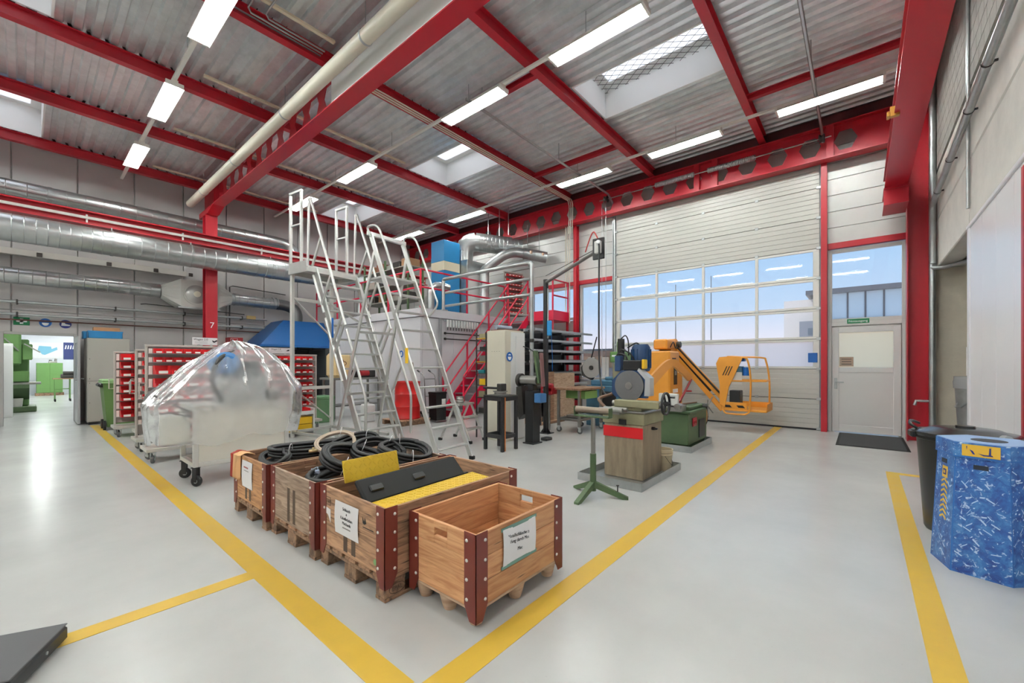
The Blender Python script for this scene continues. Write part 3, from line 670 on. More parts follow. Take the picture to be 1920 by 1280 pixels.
# cable tray with outlets behind big duct
t = thing('cable_tray', 'pale cable trunking with black sockets under the large duct', 'trunking', (1, 14.4, 3.95))
obj(G().bbox(X0 + .2, 2.95, 14.42, 14.56, 3.83, 3.97), 'trunk', M('trunk_white', (200, 196, 188), .5), t, True)
for x in (.2, 1.35, 2.25, 3.0): obj(G().bbox(x, x + .09, 14.37, 14.42, 3.84, 3.93), 'socket', M('socket_brown', (60, 50, 46), .5), t, True)
for z, w, lab in ((2.78, .0, 'upper perforated galvanised pipe rail along the panel wall'), (2.5, .0, 'lower perforated galvanised pipe rail along the panel wall')):
    t = thing('pipe_rail', lab, 'pipe', (2, 14.4, z))
    obj(G().cyl((X0 + .2, 14.42, z), (5.0, 14.42, z), .032, n=10), 'rail', GALV, t, True)
    for x in (-.1, 1.5, 2.9, 4.3): obj(G().bbox(x, x + .03, 14.38, 14.58, z - .05, z + .05), 'rail_clip', DARKST, t, True)
tag(obj(G().cyl((X0 + .2, 14.47, 2.38), (5.4, 14.47, 2.38), .016, n=8), 'copper_pipe', M('copper_dark', (96, 60, 48), .4, .5)), 'thin brown pipe under the galvanised rails on the panel wall', 'pipe')
tag(obj(G().tube([(2.0, 14.5, 2.96), (2.1, 14.5, 2.98), (4.4, 14.5, 2.90)], .012, 6), 'air_hose_pipe', DARKST), 'thin dark pipe below the fan box', 'pipe')
tag(obj(G().tube([(4.02, 14.53, 2.4), (4.02, 14.53, 3.7), (4.1, 14.53, 3.74), (5.6, 14.53, 3.66)], .014, 6), 'conduit', DARKST), 'thin grey conduit bent behind the lower duct', 'conduit')
tag(obj(G().bbox(4.42, 4.66, 14.33, 14.40, 2.76, 2.86), 'junction_box', M('box_tan', (200, 170, 110), .5)), 'small tan junction box on the pipe rail', 'box')

# signs over the doorway
def flat_sign(name, lab, cx, cz, w, h, mat, shape='rect'):
    t = thing(name, lab, 'sign', (cx, YL - .01, cz))
    if shape == 'rect': obj(G().bbox(cx - w / 2, cx + w / 2, YL - .008, YL, cz - h / 2, cz + h / 2, .002), 'plate', mat, t, True)
    else: obj(G().lathe([(w / 2, YL), (w / 2, YL - .008)], 28, (cx, 0, cz), True, True, 'y'), 'plate', mat, t, True)
    return t
yq = YL - .0105
s_ = flat_sign('first_aid_sign', 'green first aid sign with white cross above the doorway', -.02, 2.36, .24, .18, SIGNG)
obj(G().box(-.045, .005, yq, YL - .008, 2.30, 2.42).box(-.10, .06, yq, YL - .008, 2.34, 2.385), 'cross', INKW, s_, True)
s_ = flat_sign('goggles_sign', 'round blue mandatory sign with head wearing goggles', .34, 2.35, .2, .2, SIGNB, 'c')
obj(G().prism([(.34 + .055 * math.cos(a_), 2.345 + .062 * math.sin(a_)) for a_ in [2 * PI * k / 20 for k in range(20)]], 'y', yq, YL - .008), 'head', INKW, s_, True)
obj(G().box(.275, .405, yq - .001, yq, 2.35, 2.378), 'goggles', SIGNB, s_, True)
s_ = flat_sign('shoe_sign', 'round navy mandatory sign with white safety shoe', .66, 2.34, .2, .2, NAVY, 'c')
obj(G().prism([(.60, 2.38), (.64, 2.38), (.66, 2.345), (.735, 2.325), (.735, 2.30), (.59, 2.30)], 'y', yq, YL - .008), 'shoe', INKW, s_, True)
t = thing('hydrant_sign', 'red three-sided fire hose sign beside the numbered column', 'sign', (4.05, 14.3, 2.05))
obj(G().prism([(3.93, 14.28), (4.27, 14.2), (4.27, YL), (3.93, YL)], 'z', 1.93, 2.17), 'box', SIGNR, t, True)
obj(G().box(3.97, 3.975, 14.262, 14.28, 1.96, 2.14).box(4.13, 4.135, 14.225, 14.28, 1.96, 2.14).box(3.97, 4.135, 14.225, 14.262, 2.135, 2.14).box(3.97, 4.135, 14.225, 14.262, 1.96, 1.965).box(4.0, 4.03, 14.22, 14.26, 1.99, 2.1).box(4.06, 4.10, 14.22, 14.25, 2.0, 2.08), 'pictogram', INKW, t, True)
# pipes at the exit corner and on the concrete wall
tag(obj(G().cyl((10.15, YR + .06, 0), (10.15, YR + .06, 6.3), .045, n=12), 'riser_pipe', GALV), 'vertical galvanised riser pipe beside the red corner column', 'pipe')
tag(obj(G().cyl((10.27, YR + .06, 0), (10.27, YR + .06, 6.3), .028, n=10), 'riser_pipe', BLKP), 'dark riser pipe behind the galvanised riser in the corner', 'pipe')
t = thing('water_pipe', 'galvanised pipe sloping up along the concrete wall', 'pipe', (9, YR + .07, 4))
P = [(10.0, YR + .07, 3.1), (10.0, YR + .07, 4.05), (9.9, YR + .07, 4.12), (5.0, YR + .07, 4.35), (-2, YR + .07, 4.6)]
obj(G().tube([P[0], (10.0, YR + .07, 4.02), P[2], P[3], P[4]], .04, 10), 'pipe_run', GALV, t, True)
t = thing('recess_pipe', 'galvanised pipe under the soffit of the concrete recess', 'pipe', (9, YR - .3, 3.0))
obj(G().tube([(10.0, YR + .07, 3.04), (9.98, YR + .05, 3.02), (9.9, YR - .05, 3.0), (9.5, YR - .3, 3.0), (7.5, YR - .3, 3.0)], .035, 10), 'pipe_run', GALV, t, True)
t = bpy.data.objects['water_pipe']
for x in (9.4, 8.2, 6.9, 6.0): obj(G().lathe([(.044, x), (.047, x + .005), (.047, x + .02), (.044, x + .025)], 14, (0, YR + .07, 4.12 + (9.9 - x) * .047), False, False, 'x').box(x + .005, x + .02, YR, YR + .03, 4.11 + (9.9 - x) * .047, 4.13 + (9.9 - x) * .047), 'pipe_clip', DARKST, t, True)
t = thing('conduit', 'thin vertical conduit on the concrete wall', 'conduit', (7.2, YR + .02, 4))
obj(G().cyl((7.3, YR + .025, 3.25), (7.3, YR + .025, 6.35), .018, n=8), 'tube', GALV, t, True)
t = thing('tap_pipe', 'short bent tap pipe on the red corner column', 'pipe', (10.2, -.6, .8))
obj(G().tube([(10.2, YR + .06, .74), (10.2, -.80, .74), (10.2, -.74, .74), (10.2, -.72, .66)], .022, 8), 'pipe_run', GALV, t, True)

# ================================================================ CRATES IN THE FOREGROUND
rivet_mesh = mesh(G().lathe([(.010, 0), (.009, .004), (.004, .0065), (.0005, .007)], 8), 'rivet', M('rivet_zinc', (214, 212, 206), .35, .5))
def rivet(parent, loc, rot):
    o = bpy.data.objects.new('rivet', rivet_mesh); COL.objects.link(o); o.parent = parent; o.location = loc; o.rotation_euler = rot; WM[o.name] = WM[parent.name]
RX = (0, R(-90), 0); RY = (R(90), 0, 0)   # heads facing -X and -Y
def board(g_, name, mat, t): return obj(g_, name, mat, t)
def slot_board(L, z0, z1, t, slot=None):
    """board along local u 0..L with an optional hand slot; returned as polygon strips (u,z)"""
    return [(0, L, z0, z1)] if not slot else [(0, slot[0], z0, z1), (slot[1], L, z0, z1), (slot[0], slot[1], z0, slot[2]), (slot[0], slot[1], slot[3], z1)]
def crate(loc, lx, ly, zb, zt, label, wx, wy, stamp=None, feet=None, group=None, planks=4, name='pallet_crate', slots=()):
    t = thing(name, label, 'crate', loc, 0, group)
    th = .022; zs = [zb + (zt - zb) * k / planks for k in range(planks + 1)]
    for k in range(planks):
        z0, z1 = zs[k] + .0008, zs[k + 1] - .0008; top = k == planks - 1
        for side, (a, b) in {'f': (0, th), 'b': (lx - th, lx)}.items():
            g = G()
            for u0, u1, q0, q1 in slot_board(ly, z0, z1, t, (ly / 2 - .055, ly / 2 + .055, z0 + (z1 - z0) * .35, z0 + (z1 - z0) * .7) if top and side in slots else None): g.bbox(a, b, u0, u1, q0, q1, .0025)
            obj(g, 'plank', wy, t)
        for side, (a, b) in {'n': (0, th), 'r': (ly - th, ly)}.items():
            g = G()
            for u0, u1, q0, q1 in slot_board(lx - 2 * th - .002, z0, z1, t, (lx * .2, lx * .2 + .11, z0 + (z1 - z0) * .4, z0 + (z1 - z0) * .7) if top and side in slots else None): g.bbox(th + .001 + u0, th + .001 + u1, a, b, q0, q1, .0025)
            obj(g, 'plank', wx, t)
    bw = .085; bt = .004; lo = zb - .07
    for i, (cx, cy) in enumerate(((0, 0), (0, ly), (lx, 0), (lx, ly))):
        sx, sy = (1 if cx == 0 else -1), (1 if cy == 0 else -1)
        g = G(); X = sorted((cx - sx * bt, cx + sx * bw)); Y = sorted((cy - sy * bt, cy + sy * bw))
        g.prism([(cx + sx * bw, zt + .006), (cx - sx * bt, zt + .006), (cx - sx * bt, lo), (cx + sx * bw * .55, lo), (cx + sx * bw, zb + .01)], 'y', cy - sy * bt, cy)
        g.prism([(cy + sy * bw, zt + .006), (cy - sy * bt, zt + .006), (cy - sy * bt, lo), (cy + sy * bw * .55, lo), (cy + sy * bw, zb + .01)], 'x', cx - sx * bt, cx)
        br = obj(g, 'corner_bracket', BROWN, t)
        for z in [zb + (zt - zb) * q for q in (.1, .37, .63, .9)]:
            if cx == 0: rivet(br, (cx - bt, cy + sy * .065, z), RX)
            if cy == 0: rivet(br, (cx + sx * .065, cy - bt, z), RY)
            if cx != 0: rivet(br, (cx + bt, cy + sy * .065, z), (0, R(90), 0))
    zf = zb
    if feet is None:
        for y in (0, ly / 2 - .0725, ly - .1):
            w = .145 if 0 < y < ly - .11 else .1
            obj(G().bbox(0, lx, y, y + w, 0, .022, .003), 'bottom_board', BLOCKW, t)
            for x in (0, lx / 2 - .0725, lx - .145): obj(G().bbox(x + .002, x + .143, y + .001, y + w - .001, .022, .1, .004), 'block', BLOCKW, t)
        for x in (0, lx / 2 - .0725, lx - .145): obj(G().bbox(x, x + .145, 0, ly, .1, .122, .003), 'stringer_board', BLOCKW, t)
        for k in range(5):
            w = .13; y = k * (ly - w) / 4; obj(G().bbox(0, lx, y, y + w, .122, .144, .003), 'deck_board', OLDX, t)
    else:
        obj(G().bbox(.005, lx - .005, .005, ly - .005, zb - .02, zb - .001, .004), 'pallet_deck', PLY, t)
        for x in (.07, lx / 2, lx - .07):
            for y in (.07, ly / 2, ly - .07): obj(G().lathe([(.035, 0), (.042, .02), (.062, zb - .02)], 14, (x, y, 0)), 'foot', PLY, t)
    return t
STENC = M('stencil', (84, 68, 54), .7, var=.15, vs=20)
c3 = crate((1.36, 2.12, 0), 1.2, .8, .146, .548, 'worn pallet crate with cable ramps inside, beside the newer small crate', OLDX, OLDW, slots=('r',), group='long pallet crates')
c2 = crate((1.335, 2.955, 0), 1.2, .8, .146, .548, 'greyish pallet crate with two dark stripes, holding the big hose coils', OLDX, GREYWD, slots=('r',), group='long pallet crates')
c1 = crate((1.31, 3.79, 0), 1.2, .8, .146, .548, 'pallet crate with a cloth and paper sheet on its end', OLDX, wood('amber_board', (200, 150, 104), (150, 104, 68), (7, 1, 10), .06), group='long pallet crates')
c4 = crate((1.515, 1.525, 0), .8, .565, .115, .505, 'small clean empty pine crate with hand slots', PINE2, PINE, feet='cup', slots=('f', 'b'), name='pine_crate', planks=3)
for c, ys_ in ((c2, (.33, .43)), (c1, (.36, .46))):
    for y in ys_: obj(G().box(-.0006, .001, y, y + .045, .17, .43), 'stripe', STENC, c)
for y in (.33, .43): obj(G().box(-.0006, .001, y, y + .05, .17, .30), 'stripe', STENC, c3)
# stencil and oval stamp on the ramp crate
g = G().box(-.001, .0, .655, .775, .425, .428).box(-.001, .0, .655, .775, .478, .481).box(-.001, .0, .655, .658, .425, .481).box(-.001, .0, .772, .775, .425, .481)
obj(g, 'stamp_frame', STENC, c3); text('ETILITEN', .034, STENC, c3, face((-.001, .715, .4525), '+x'), local=True)
obj(G().prism([(.655, .40), (.74, .41), (.77, .40), (.755, .37), (.69, .36), (.655, .31)], 'x', -.0015, 0), 'paper_scrap', PAPER, c3)
obj(G().box(-.001, 0, .12, .24, .385, .390), 'pen_mark', INK, c3)
obj(G().prism([(.20, .415), (.215, .45), (.225, .42), (.245, .45), (.24, .41), (.22, .405)], 'x', -.001, 0), 'pen_mark', INK, c3)
g = G().tube([(.085 + .055 * math.cos(a_), -.0015, .062 + .03 * math.sin(a_)) for a_ in [2 * PI * k / 28 for k in range(28)]], .0018, 4, True)
obj(g, 'oval_stamp', STENC, c3); text('EPAL', .034, STENC, c3, face((.085, -.0012, .062), '+y'), local=True)
obj(G().prism([(.1 + .02 * math.cos(k), .21 + .02 * math.sin(k)) for k in [2 * PI * q / 8 for q in range(8)]], 'x', -.001, 0), 'green_sticker', M('sticker_green', (120, 170, 110), .6), c3)
def sheet_paper(name, lab, mw, w, h, lines, tape=False, curl=.006):
    """A4-like sheet hung flat; local x right, y up, z towards the viewer"""
    t = bpy.data.objects.new(name, None); COL.objects.link(t); t.matrix_world = mw; WM[t.name] = mw.copy(); tag(t, lab, 'paper sheet')
    g = G(); n = 10; V = []; F = []
    for j in range(n + 1):
        for i in range(n + 1):
            u, v = i / n, j / n; z = .002 + curl * math.sin(v * PI) * (abs(u - .5) * 2) ** 2
            V.append((w * (u - .5), h * (v - .5), z)); V.append((w * (u - .5), h * (v - .5), z - .0008))
    id_ = lambda i, j, k: (j * (n + 1) + i) * 2 + k
    for j in range(n):
        for i in range(n):
            F.append((id_(i, j, 0), id_(i + 1, j, 0), id_(i + 1, j + 1, 0), id_(i, j + 1, 0))); F.append((id_(i, j, 1), id_(i, j + 1, 1), id_(i + 1, j + 1, 1), id_(i + 1, j, 1)))
    obj(g.add(V, F, True), 'sheet', PAPER, t)
    if tape:
        TP = M('tape_green', (108, 150, 138), .35)
        for y in (-h / 2, h / 2): obj(G().box(-w / 2 - .012, w / 2 + .012, y - .012, y + .008, .0, .0022), 'tape', TP, t)
    for s_, size, y, it in lines:
        m = Matrix.Translation((0, y, .0034))
        if it: m = m @ Matrix(((1, .25, 0, 0), (0, 1, 0, 0), (0, 0, 1, 0), (0, 0, 0, 1)))
        text(s_, size, INK, t, m, local=True)
    return t
FX = lambda x, y, z: Matrix.Translation((x, y, z)) @ Matrix.Rotation(R(-90), 4, 'Z') @ Matrix.Rotation(R(90), 4, 'X')
FY = lambda x, y, z: Matrix.Translation((x, y, z)) @ Matrix.Rotation(R(90), 4, 'X')
PL = M('print_pale', (150, 146, 144), .6)
def rule(t, y, w, mat=PL, h=.006, x=0): obj(G().box(x - w / 2, x + w / 2, y - h / 2, y + h / 2, .0034, .0042), 'print_line', mat, t)
q = sheet_paper('paper_sheet', 'white sheet reading Schlauch and Kabelbruecken on the ramp crate', FX(1.359, 2.555, .378), .297, .215, (('Schlauch', .028, .066, 0), ('&', .02, .036, 0), ('Kabelbrücken', .028, .006, 0), ('Mechanik', .028, -.026, 0)))
rule(q, -.055, .10, PL, .008)
sheet_paper('paper_sheet', 'taped sheet reading Metallschlaeuche on the clean pine crate', FY(1.868, 1.5205, .37), .297, .21, (('Metallschläuche zur', .027, .04, 1), ('Prüfung durch Messer', .027, .008, 1), ('Mec', .027, -.042, 1)), True)
q = sheet_paper('paper_sheet', 'small printed sheet beside the cloth on the amber crate end', FX(1.309, 4.235, .395), .26, .24, ())
rule(q, .06, .11, M('print_red', (170, 90, 90), .6), .012, -.03); rule(q, .03, .13, PL, .006, -.03)
# cloth over the crate corner
def cloth(c, lab):
    t = thing('work_cloth', lab, 'cloth', c)
    for col, oy, nm, w in ((M('cloth_orange', (226, 178, 128), .85), 0, 'cloth', .15), (M('cloth_red', (176, 72, 62), .85), .115, 'cloth', .06)):
        g = G(); n, m = 16, 14; V = []; F = []
        for j in range(m + 1):
            for i in range(n + 1):
                u, v = i / n, j / m; y = oy + (u - .5) * w; s_ = v * .34 - .12
                fold = .013 * math.sin(u * 15 + v * 2) + .006 * math.sin(u * 31)
                x, z = (-s_ * .9 + .0, .012 + fold * .5 - max(0, -s_ - .05) * .3) if s_ < 0 else (-.014 + fold * .8 - .012, -s_)
                V.append((x, y * (1 - .25 * max(0, s_)), z))
        for j in range(m):
            for i in range(n): a = j * (n + 1) + i; F.append((a, a + 1, a + n + 2, a + n + 1))
        o = obj(g.add(V, F, True), nm, col, t); md = o.modifiers.new('thick', 'SOLIDIFY'); md.thickness = .004
    return t
cloth((1.31, 4.45, .548), 'orange and red work cloth draped over the crate corner')
# ---- hoses
def coil(name, lab, c, a, b, tilt, loops, r, mat, seed, twist=0., group=None, rise=.02, ties=1, tail=None):
    rd = random.Random(seed); t = thing(name, lab, 'hose', c, 0, group)
    mt = Matrix.Rotation(R(twist), 4, 'Z') @ Matrix.Rotation(R(tilt[0]), 4, 'X') @ Matrix.Rotation(R(tilt[1]), 4, 'Y')
    pts = []; N = 22
    ra, rb, rz = [rd.uniform(-.02, .02) for _ in range(loops + 2)], [rd.uniform(-.02, .02) for _ in range(loops + 2)], [rd.uniform(-.4, .4) for _ in range(loops + 2)]
    for i in range(loops * N + 1):
        k = i / N; j = int(k); f = k - j; f = f * f * (3 - 2 * f)
        A = a * (1 + (ra[j] * (1 - f) + ra[j + 1] * f) * 2) - (j % 3) * r * 1.2; B = b * (1 + (rb[j] * (1 - f) + rb[j + 1] * f) * 2) - (j % 3) * r * 1.2
        an = 2 * PI * k; z = ((j // 3) * 1.9 + rz[j] * (1 - f) + rz[j + 1] * f) * r + .012 * math.sin(an * 2 + seed)
        pts.append(mt @ Vector((A * math.cos(an), B * math.sin(an), z)))
    if tail: pts += [Vector(p) for p in tail]
    obj(G().tube(pts, r, 9), 'hose', mat, t)
    for q in range(ties):
        an = 2 * PI * (.12 + .5 * q); cc = mt @ Vector((a * .95 * math.cos(an), b * .95 * math.sin(an), r * loops / 3)); dx = mt.to_3x3() @ Vector((math.cos(an), math.sin(an), 0)); dz = mt.to_3x3() @ Vector((0, 0, 1))
        obj(G().tube([cc + (dx * .045 * math.cos(w) + dz * (.02 + loops * r * .45) * math.sin(w)) for w in [2 * PI * i / 16 for i in range(16)]], .003, 5, True), 'cable_tie', INKW, t)
    return t
HB = M('hose_black', (30, 30, 31), .45); HBE = M('hose_beige', (190, 172, 152), .6); HG = M('hose_grey', (60, 62, 66), .45)
coil('hose_coil', 'upright-leaning black hose coil with white tie in the greyish crate', (1.85, 3.38, .555), .31, .20, (24, 8), 9, .015, HB, 3, 12, 'hose coils', ties=2)
coil('hose_coil', 'second black hose coil stacked behind the leaning coil', (2.13, 3.42, .565), .24, .21, (17, 6), 8, .015, HB, 5, -10, 'hose coils')
coil('hose_coil', 'wide black hose coil at the far end of the greyish crate', (2.32, 3.28, .55), .19, .26, (10, -6), 8, .016, HB, 8, 20, 'hose coils', ties=2)
coil('hose_coil', 'small grey ribbed hose coil lying flat in the greyish crate', (2.22, 3.45, .47), .24, .2, (4, 3), 5, .018, HG, 11, 0, 'hose coils', ties=0)
coil('hose_coil', 'pale beige hose coil on top of the amber crate', (2.02, 4.02, .60), .20, .16, (28, -14), 6, .009, HBE, 14, 15, 'hose coils')
coil('hose_coil', 'tight black hose coil next to the cloth in the amber crate', (1.50, 4.10, .52), .10, .20, (0, -30), 6, .014, HB, 17, 6, 'hose coils', ties=0)
coil('hose_coil', 'long flattened black hose coil inside the amber crate', (1.93, 4.22, .52), .46, .16, (3, 2), 8, .016, HB, 21, 4, 'hose coils', ties=2)
coil('hose_coil', 'black hose coil at the far end of the amber crate', (2.24, 4.02, .55), .24, .18, (8, -5), 7, .015, HB, 25, -12, 'hose coils')
coil('hose_coil', 'flat black hose coil at the bottom of the amber crate', (1.9, 4.1, .44), .48, .26, (0, 0), 6, .02, HB, 27, 0, 'hose coils', ties=0)
coil('hose_coil', 'flat black hose coil at the bottom of the greyish crate', (1.92, 3.32, .42), .46, .26, (0, 0), 7, .02, HB, 29, 0, 'hose coils', ties=0)
t = thing('hose_fitting', 'brass hose coupling lying on the hoses in the amber crate', 'coupling', (1.8, 4.0, .565))
obj(G().cyl((1.75, 4.0, .565), (1.85, 3.98, .57), .016, n=10).cyl((1.78, 3.99, .57), (1.79, 3.99, .60), .012, n=8), 'body', M('brass_pale', (206, 186, 140), .4, .5), t, True)
t = thing('wrapped_part', 'crumpled pale blue wrapped part in the greyish crate', 'parcel', (1.58, 3.5, .44))
g = G(); rd = random.Random(2)
V = [Vector((1.58, 3.5, .48)) + Vector((math.cos(a_) * math.sin(b_), math.sin(a_) * math.sin(b_), math.cos(b_))) * rd.uniform(.03, .055) for b_ in [PI * k / 6 for k in range(1, 6)] for a_ in [2 * PI * k / 9 for k in range(9)]]
g.add(V, [(r_ * 9 + k, r_ * 9 + (k + 1) % 9, (r_ + 1) * 9 + (k + 1) % 9, (r_ + 1) * 9 + k) for r_ in range(4) for k in range(9)] + [tuple(range(9)), tuple(range(36, 45))])
obj(g, 'wrap', M('wrap_blue', (190, 204, 226), .4), t, True)
# ---- cable ramps
RY_ = M('ramp_yellow', (222, 184, 46), .45, var=.06, vs=10)
def tread(g, w, h, mat4, step=.036):
    """raised checker bars on a plate lying in local xy"""
    nx, ny = int(w / step), int(h / step)
    for i in range(nx):
        for j in range(ny):
            cx, cy = (i + .5) * w / nx, (j + .5) * h / ny; a_ = 45 if (i + j) % 2 else -45
            g.box(-.014, .014, -.004, .004, 0, .0025, mat4 @ Tm((cx, cy, .012), rz=a_))
    return g
def plate(name, lab, mw, w, h, mat, extra=None):
    t = thing(name, lab, 'cable ramp', tuple(mw.to_translation()))
    obj(G().bbox(0, w, 0, h, 0, .012, .003, mw), 'plate', mat, t, True)
    obj(tread(G(), w, h, mw), 'tread', mat, t, True)
    return t
plate('ramp_lid', 'yellow checkered ramp lid standing on edge in the crate', Tm((1.44, 2.74, .565), rx=76, rz=3, ry=0), .46, .155, RY_)
plate('ramp_lid', 'yellow checkered ramp lid lying flat in the crate', Tm((1.44, 2.2, .49), rx=3, rz=3), .95, .19, RY_)
t = thing('cable_ramp', 'black rubber cable ramp leaning in the worn crate', 'cable ramp', (1.4, 2.45, .4))
mw = Tm((1.41, 2.42, .478), rx=44, rz=3)
obj(G().bbox(0, .90, 0, .19, 0, .04, .012, mw), 'body', RUB, t, True)
for x in (.06, .42): obj(G().bbox(x, x + .1, .07, .12, .04, .055, .008, mw), 'grip', BLACK, t, True)
for k in range(6): obj(G().bbox(.08 + .13 * k, .14 + .13 * k, -.02, 0, 0, .03, .004, mw), 'lug', RY_, t, True)
t = thing('cable_ramp', 'black cable ramp base lying below the yellow lids', 'cable ramp', (1.95, 2.5, .3))
obj(G().prism([(2.16, .35), (2.86, .35), (2.80, .40), (2.62, .46), (2.40, .46), (2.2, .40)], 'x', 1.42, 2.45), 'body', RUB, t, True)
for y in (2.44, 2.5, 2.56): obj(G().box(1.42, 2.45, y, y + .03, .46, .475), 'channel_rib', BLACK, t, True)
obj(G().box(1.42, 2.45, 2.2, 2.82, .147, .35), 'stacked_base', RUB, t, True)
# black case at the frame edge
t = thing('equipment_case', 'flat black equipment case on the floor by the yellow line', 'case', (.0, 2.8, 0), 64)
obj(G().bbox(-.12, .3, -.02, .4, .012, .085, .012), 'body', BLKP, t); obj(G().bbox(-.118, .298, -.018, .398, .085, .092, .004), 'lid', M('case_lid', (80, 80, 82), .5), t)
for x, y in ((-.08, .02), (.26, .02), (-.08, .36), (.26, .36)): obj(G().cyl((x, y, 0), (x, y, .012), .015, n=8), 'foot', RUB, t)
obj(G().cyl((.12, -.024, .05), (.12, -.02, .05), .008, n=8), 'screw', GALV, t)

# ================================================================ COVERED MACHINE, BIN RACKS, LADDERS
def caster(parent, x, y, r, h, mat=None, swivel=0, wheelmat=None):
    m = Tm((x, y, 0), rz=swivel)
    g = G().box(-.028, -.022, -.03, .02, r * .8, h - .01, m).box(.022, .028, -.03, .02, r * .8, h - .01, m).box(-.03, .03, -.035, .035, h - .012, h, m)
    k = obj(g, 'caster', mat or GALV, parent)
    obj(G().lathe([(r * .45, -.019), (r * .9, -.019), (r, -.012), (r, .012), (r * .9, .019), (r * .45, .019)], 18, (0, 0, 0), True, True, 'x').xf(m @ Matrix.Translation((0, -.012, r))), 'wheel', wheelmat or RUB, k)
    obj(G().lathe([(r * .4, -.021), (r * .4, .021)], 12, (0, 0, 0), True, True, 'x').xf(m @ Matrix.Translation((0, -.012, r))), 'hub', GALV, k)
    return k
t = thing('test_machine', 'wheeled machine frame with pale panels under the clear plastic sheet', 'machine', (1.24, 5.75, 0))
W, D, ZB, ZT = 1.02, .62, .22, .90
for x in (0, W - .05):
    for y in (0, D - .05): obj(G().bbox(x, x + .05, y, y + .05, ZB, ZT, .004), 'post', ALUP, t)
for z in (ZB, ZT - .05):
    for y in (0, D - .05): obj(G().bbox(.051, W - .051, y, y + .05, z, z + .05, .004), 'rail', ALUP, t)
    for x in (0, W - .05): obj(G().bbox(x, x + .05, .051, D - .051, z, z + .05, .004), 'rail', ALUP, t)
PANEL = M('machine_panel', (222, 218, 206), .45)
obj(G().box(.052, W - .052, .015, .025, ZB + .052, ZT - .052), 'side_panel', PANEL, t); obj(G().box(W - .03, W - .02, .052, D - .052, ZB + .052, ZT - .052), 'side_panel', PANEL, t)
obj(G().bbox(-.01, W + .01, -.01, D + .01, ZT, ZT + .02, .004), 'table_top', M('top_grey', (196, 194, 188), .4), t)
for x, y, s_ in ((.03, .04, 35), (.03, D - .05, 60), (W - .05, .04, 20), (W - .05, D - .05, 20)): caster(t, x, y, .062, ZB, BLKP, s_, BLACK)
obj(G().bbox(-.27, -.005, .1, .5, .50, .80, .006), 'side_box', M('box_cream', (214, 212, 200), .45), t)
obj(G().bbox(.3, .78, .12, .5, .92, 1.24, .006), 'control_housing', M('housing_grey', (168, 168, 166), .45), t)
obj(G().prism([(.1, 1.24), (.5, 1.24), (.5, 1.42), (.36, 1.42)], 'x', .32, .76), 'sloped_display', M('display_dark', (110, 110, 112), .35), t)
for k in range(7): obj(G().box(.34 + .06 * k, .35 + .06 * k, .12, .36, 1.27, 1.43), 'fin', STEEL, t)
obj(G().lathe([(.10, .12), (.14, .14), (.14, .40), (.1, .44)], 18, (.36, 0, 1.40), True, True, 'y'), 'blue_motor', M('light_blue', (70, 130, 190), .4), t)
obj(G().tube(spline([(.3, .1, .95), (.2, .1, 1.2), (.28, .12, 1.45), (.45, .2, 1.55)], 6), .025, 8), 'hose', DARKST, t)
obj(G().lathe([(.07, 0), (.09, .03), (.09, .12), (.05, .16)], 16, (.9, .2, .93)), 'side_unit', STEEL, t)
obj(G().tube([(-.22, .08, .86), (-.02, .0, .80), (.0, .3, .86)], .01, 6), 'brace_rod', DARKST, t); obj(G().tube([(-.3, .25, 1.04), (.0, .02, .84)], .01, 6), 'brace_rod', DARKST, t)
# plastic sheet
PLAST = film('plastic_sheet', (252, 252, 254), .28, .2, .03, 9, dist=.3)
g = G(); NT, NS = 144, 44; V = []; F = []
ap = Vector((1.72, 6.05, 1.69)); cx_, cy_, hx, hy = 1.66, 6.07, .80, .42
for j in range(NS + 1):
    s_ = j / NS
    for i in range(NT):
        th = 2 * PI * i / NT; c, sn = math.cos(th), math.sin(th)
        m = (abs(c) ** 4 + abs(sn) ** 4) ** .25
        bx, by = cx_ + hx * c / m, cy_ + hy * sn / m
        zsh = 1.0 + .14 * max(0, c) + .04 * math.sin(3 * th + 1) - .06 * max(0, -c)
        if s_ < .58:
            q = s_ / .58; z = ap.z + (zsh - ap.z) * (q ** 1.25 if c < .2 else q ** 1.9); qq = q ** .92
            x, y = ap.x + (bx - ap.x) * qq, ap.y + (by - ap.y) * qq
        else:
            q = (s_ - .58) / .42; hem = .50 + .03 * math.sin(4 * th) + .02 * math.sin(9 * th + 2); z = zsh + (hem - zsh) * q
            pin = 1 - .05 * q + (.03 if c > .3 else 0) * math.sin(q * PI)
            x, y = cx_ + (bx - cx_) * pin, cy_ + (by - cy_) * pin
            if sn < -.5: y = max(y, 5.655)
        w = noise.noise(Vector((x * 5, y * 5, z * 7))) * .012 + noise.noise(Vector((x * 17, y * 17, z * 9 + 5))) * .008
        w += .014 * math.sin(th * 17 + 6 * s_) * min(1, s_ * 2.5) * (1 if s_ > .2 else .4)
        V.append((x + w * c, y + w * sn * (.5 if sn < -.5 and s_ > .58 else 1), z + w * .6))
for j in range(NS):
    for i in range(NT): a, b = j * NT + i, j * NT + (i + 1) % NT; F.append((a, b, b + NT, a + NT))
g.add(V, F, True)
tag(obj(g, 'plastic_cover', PLAST), 'clear crumpled plastic sheet draped over the wheeled machine', 'plastic sheet')

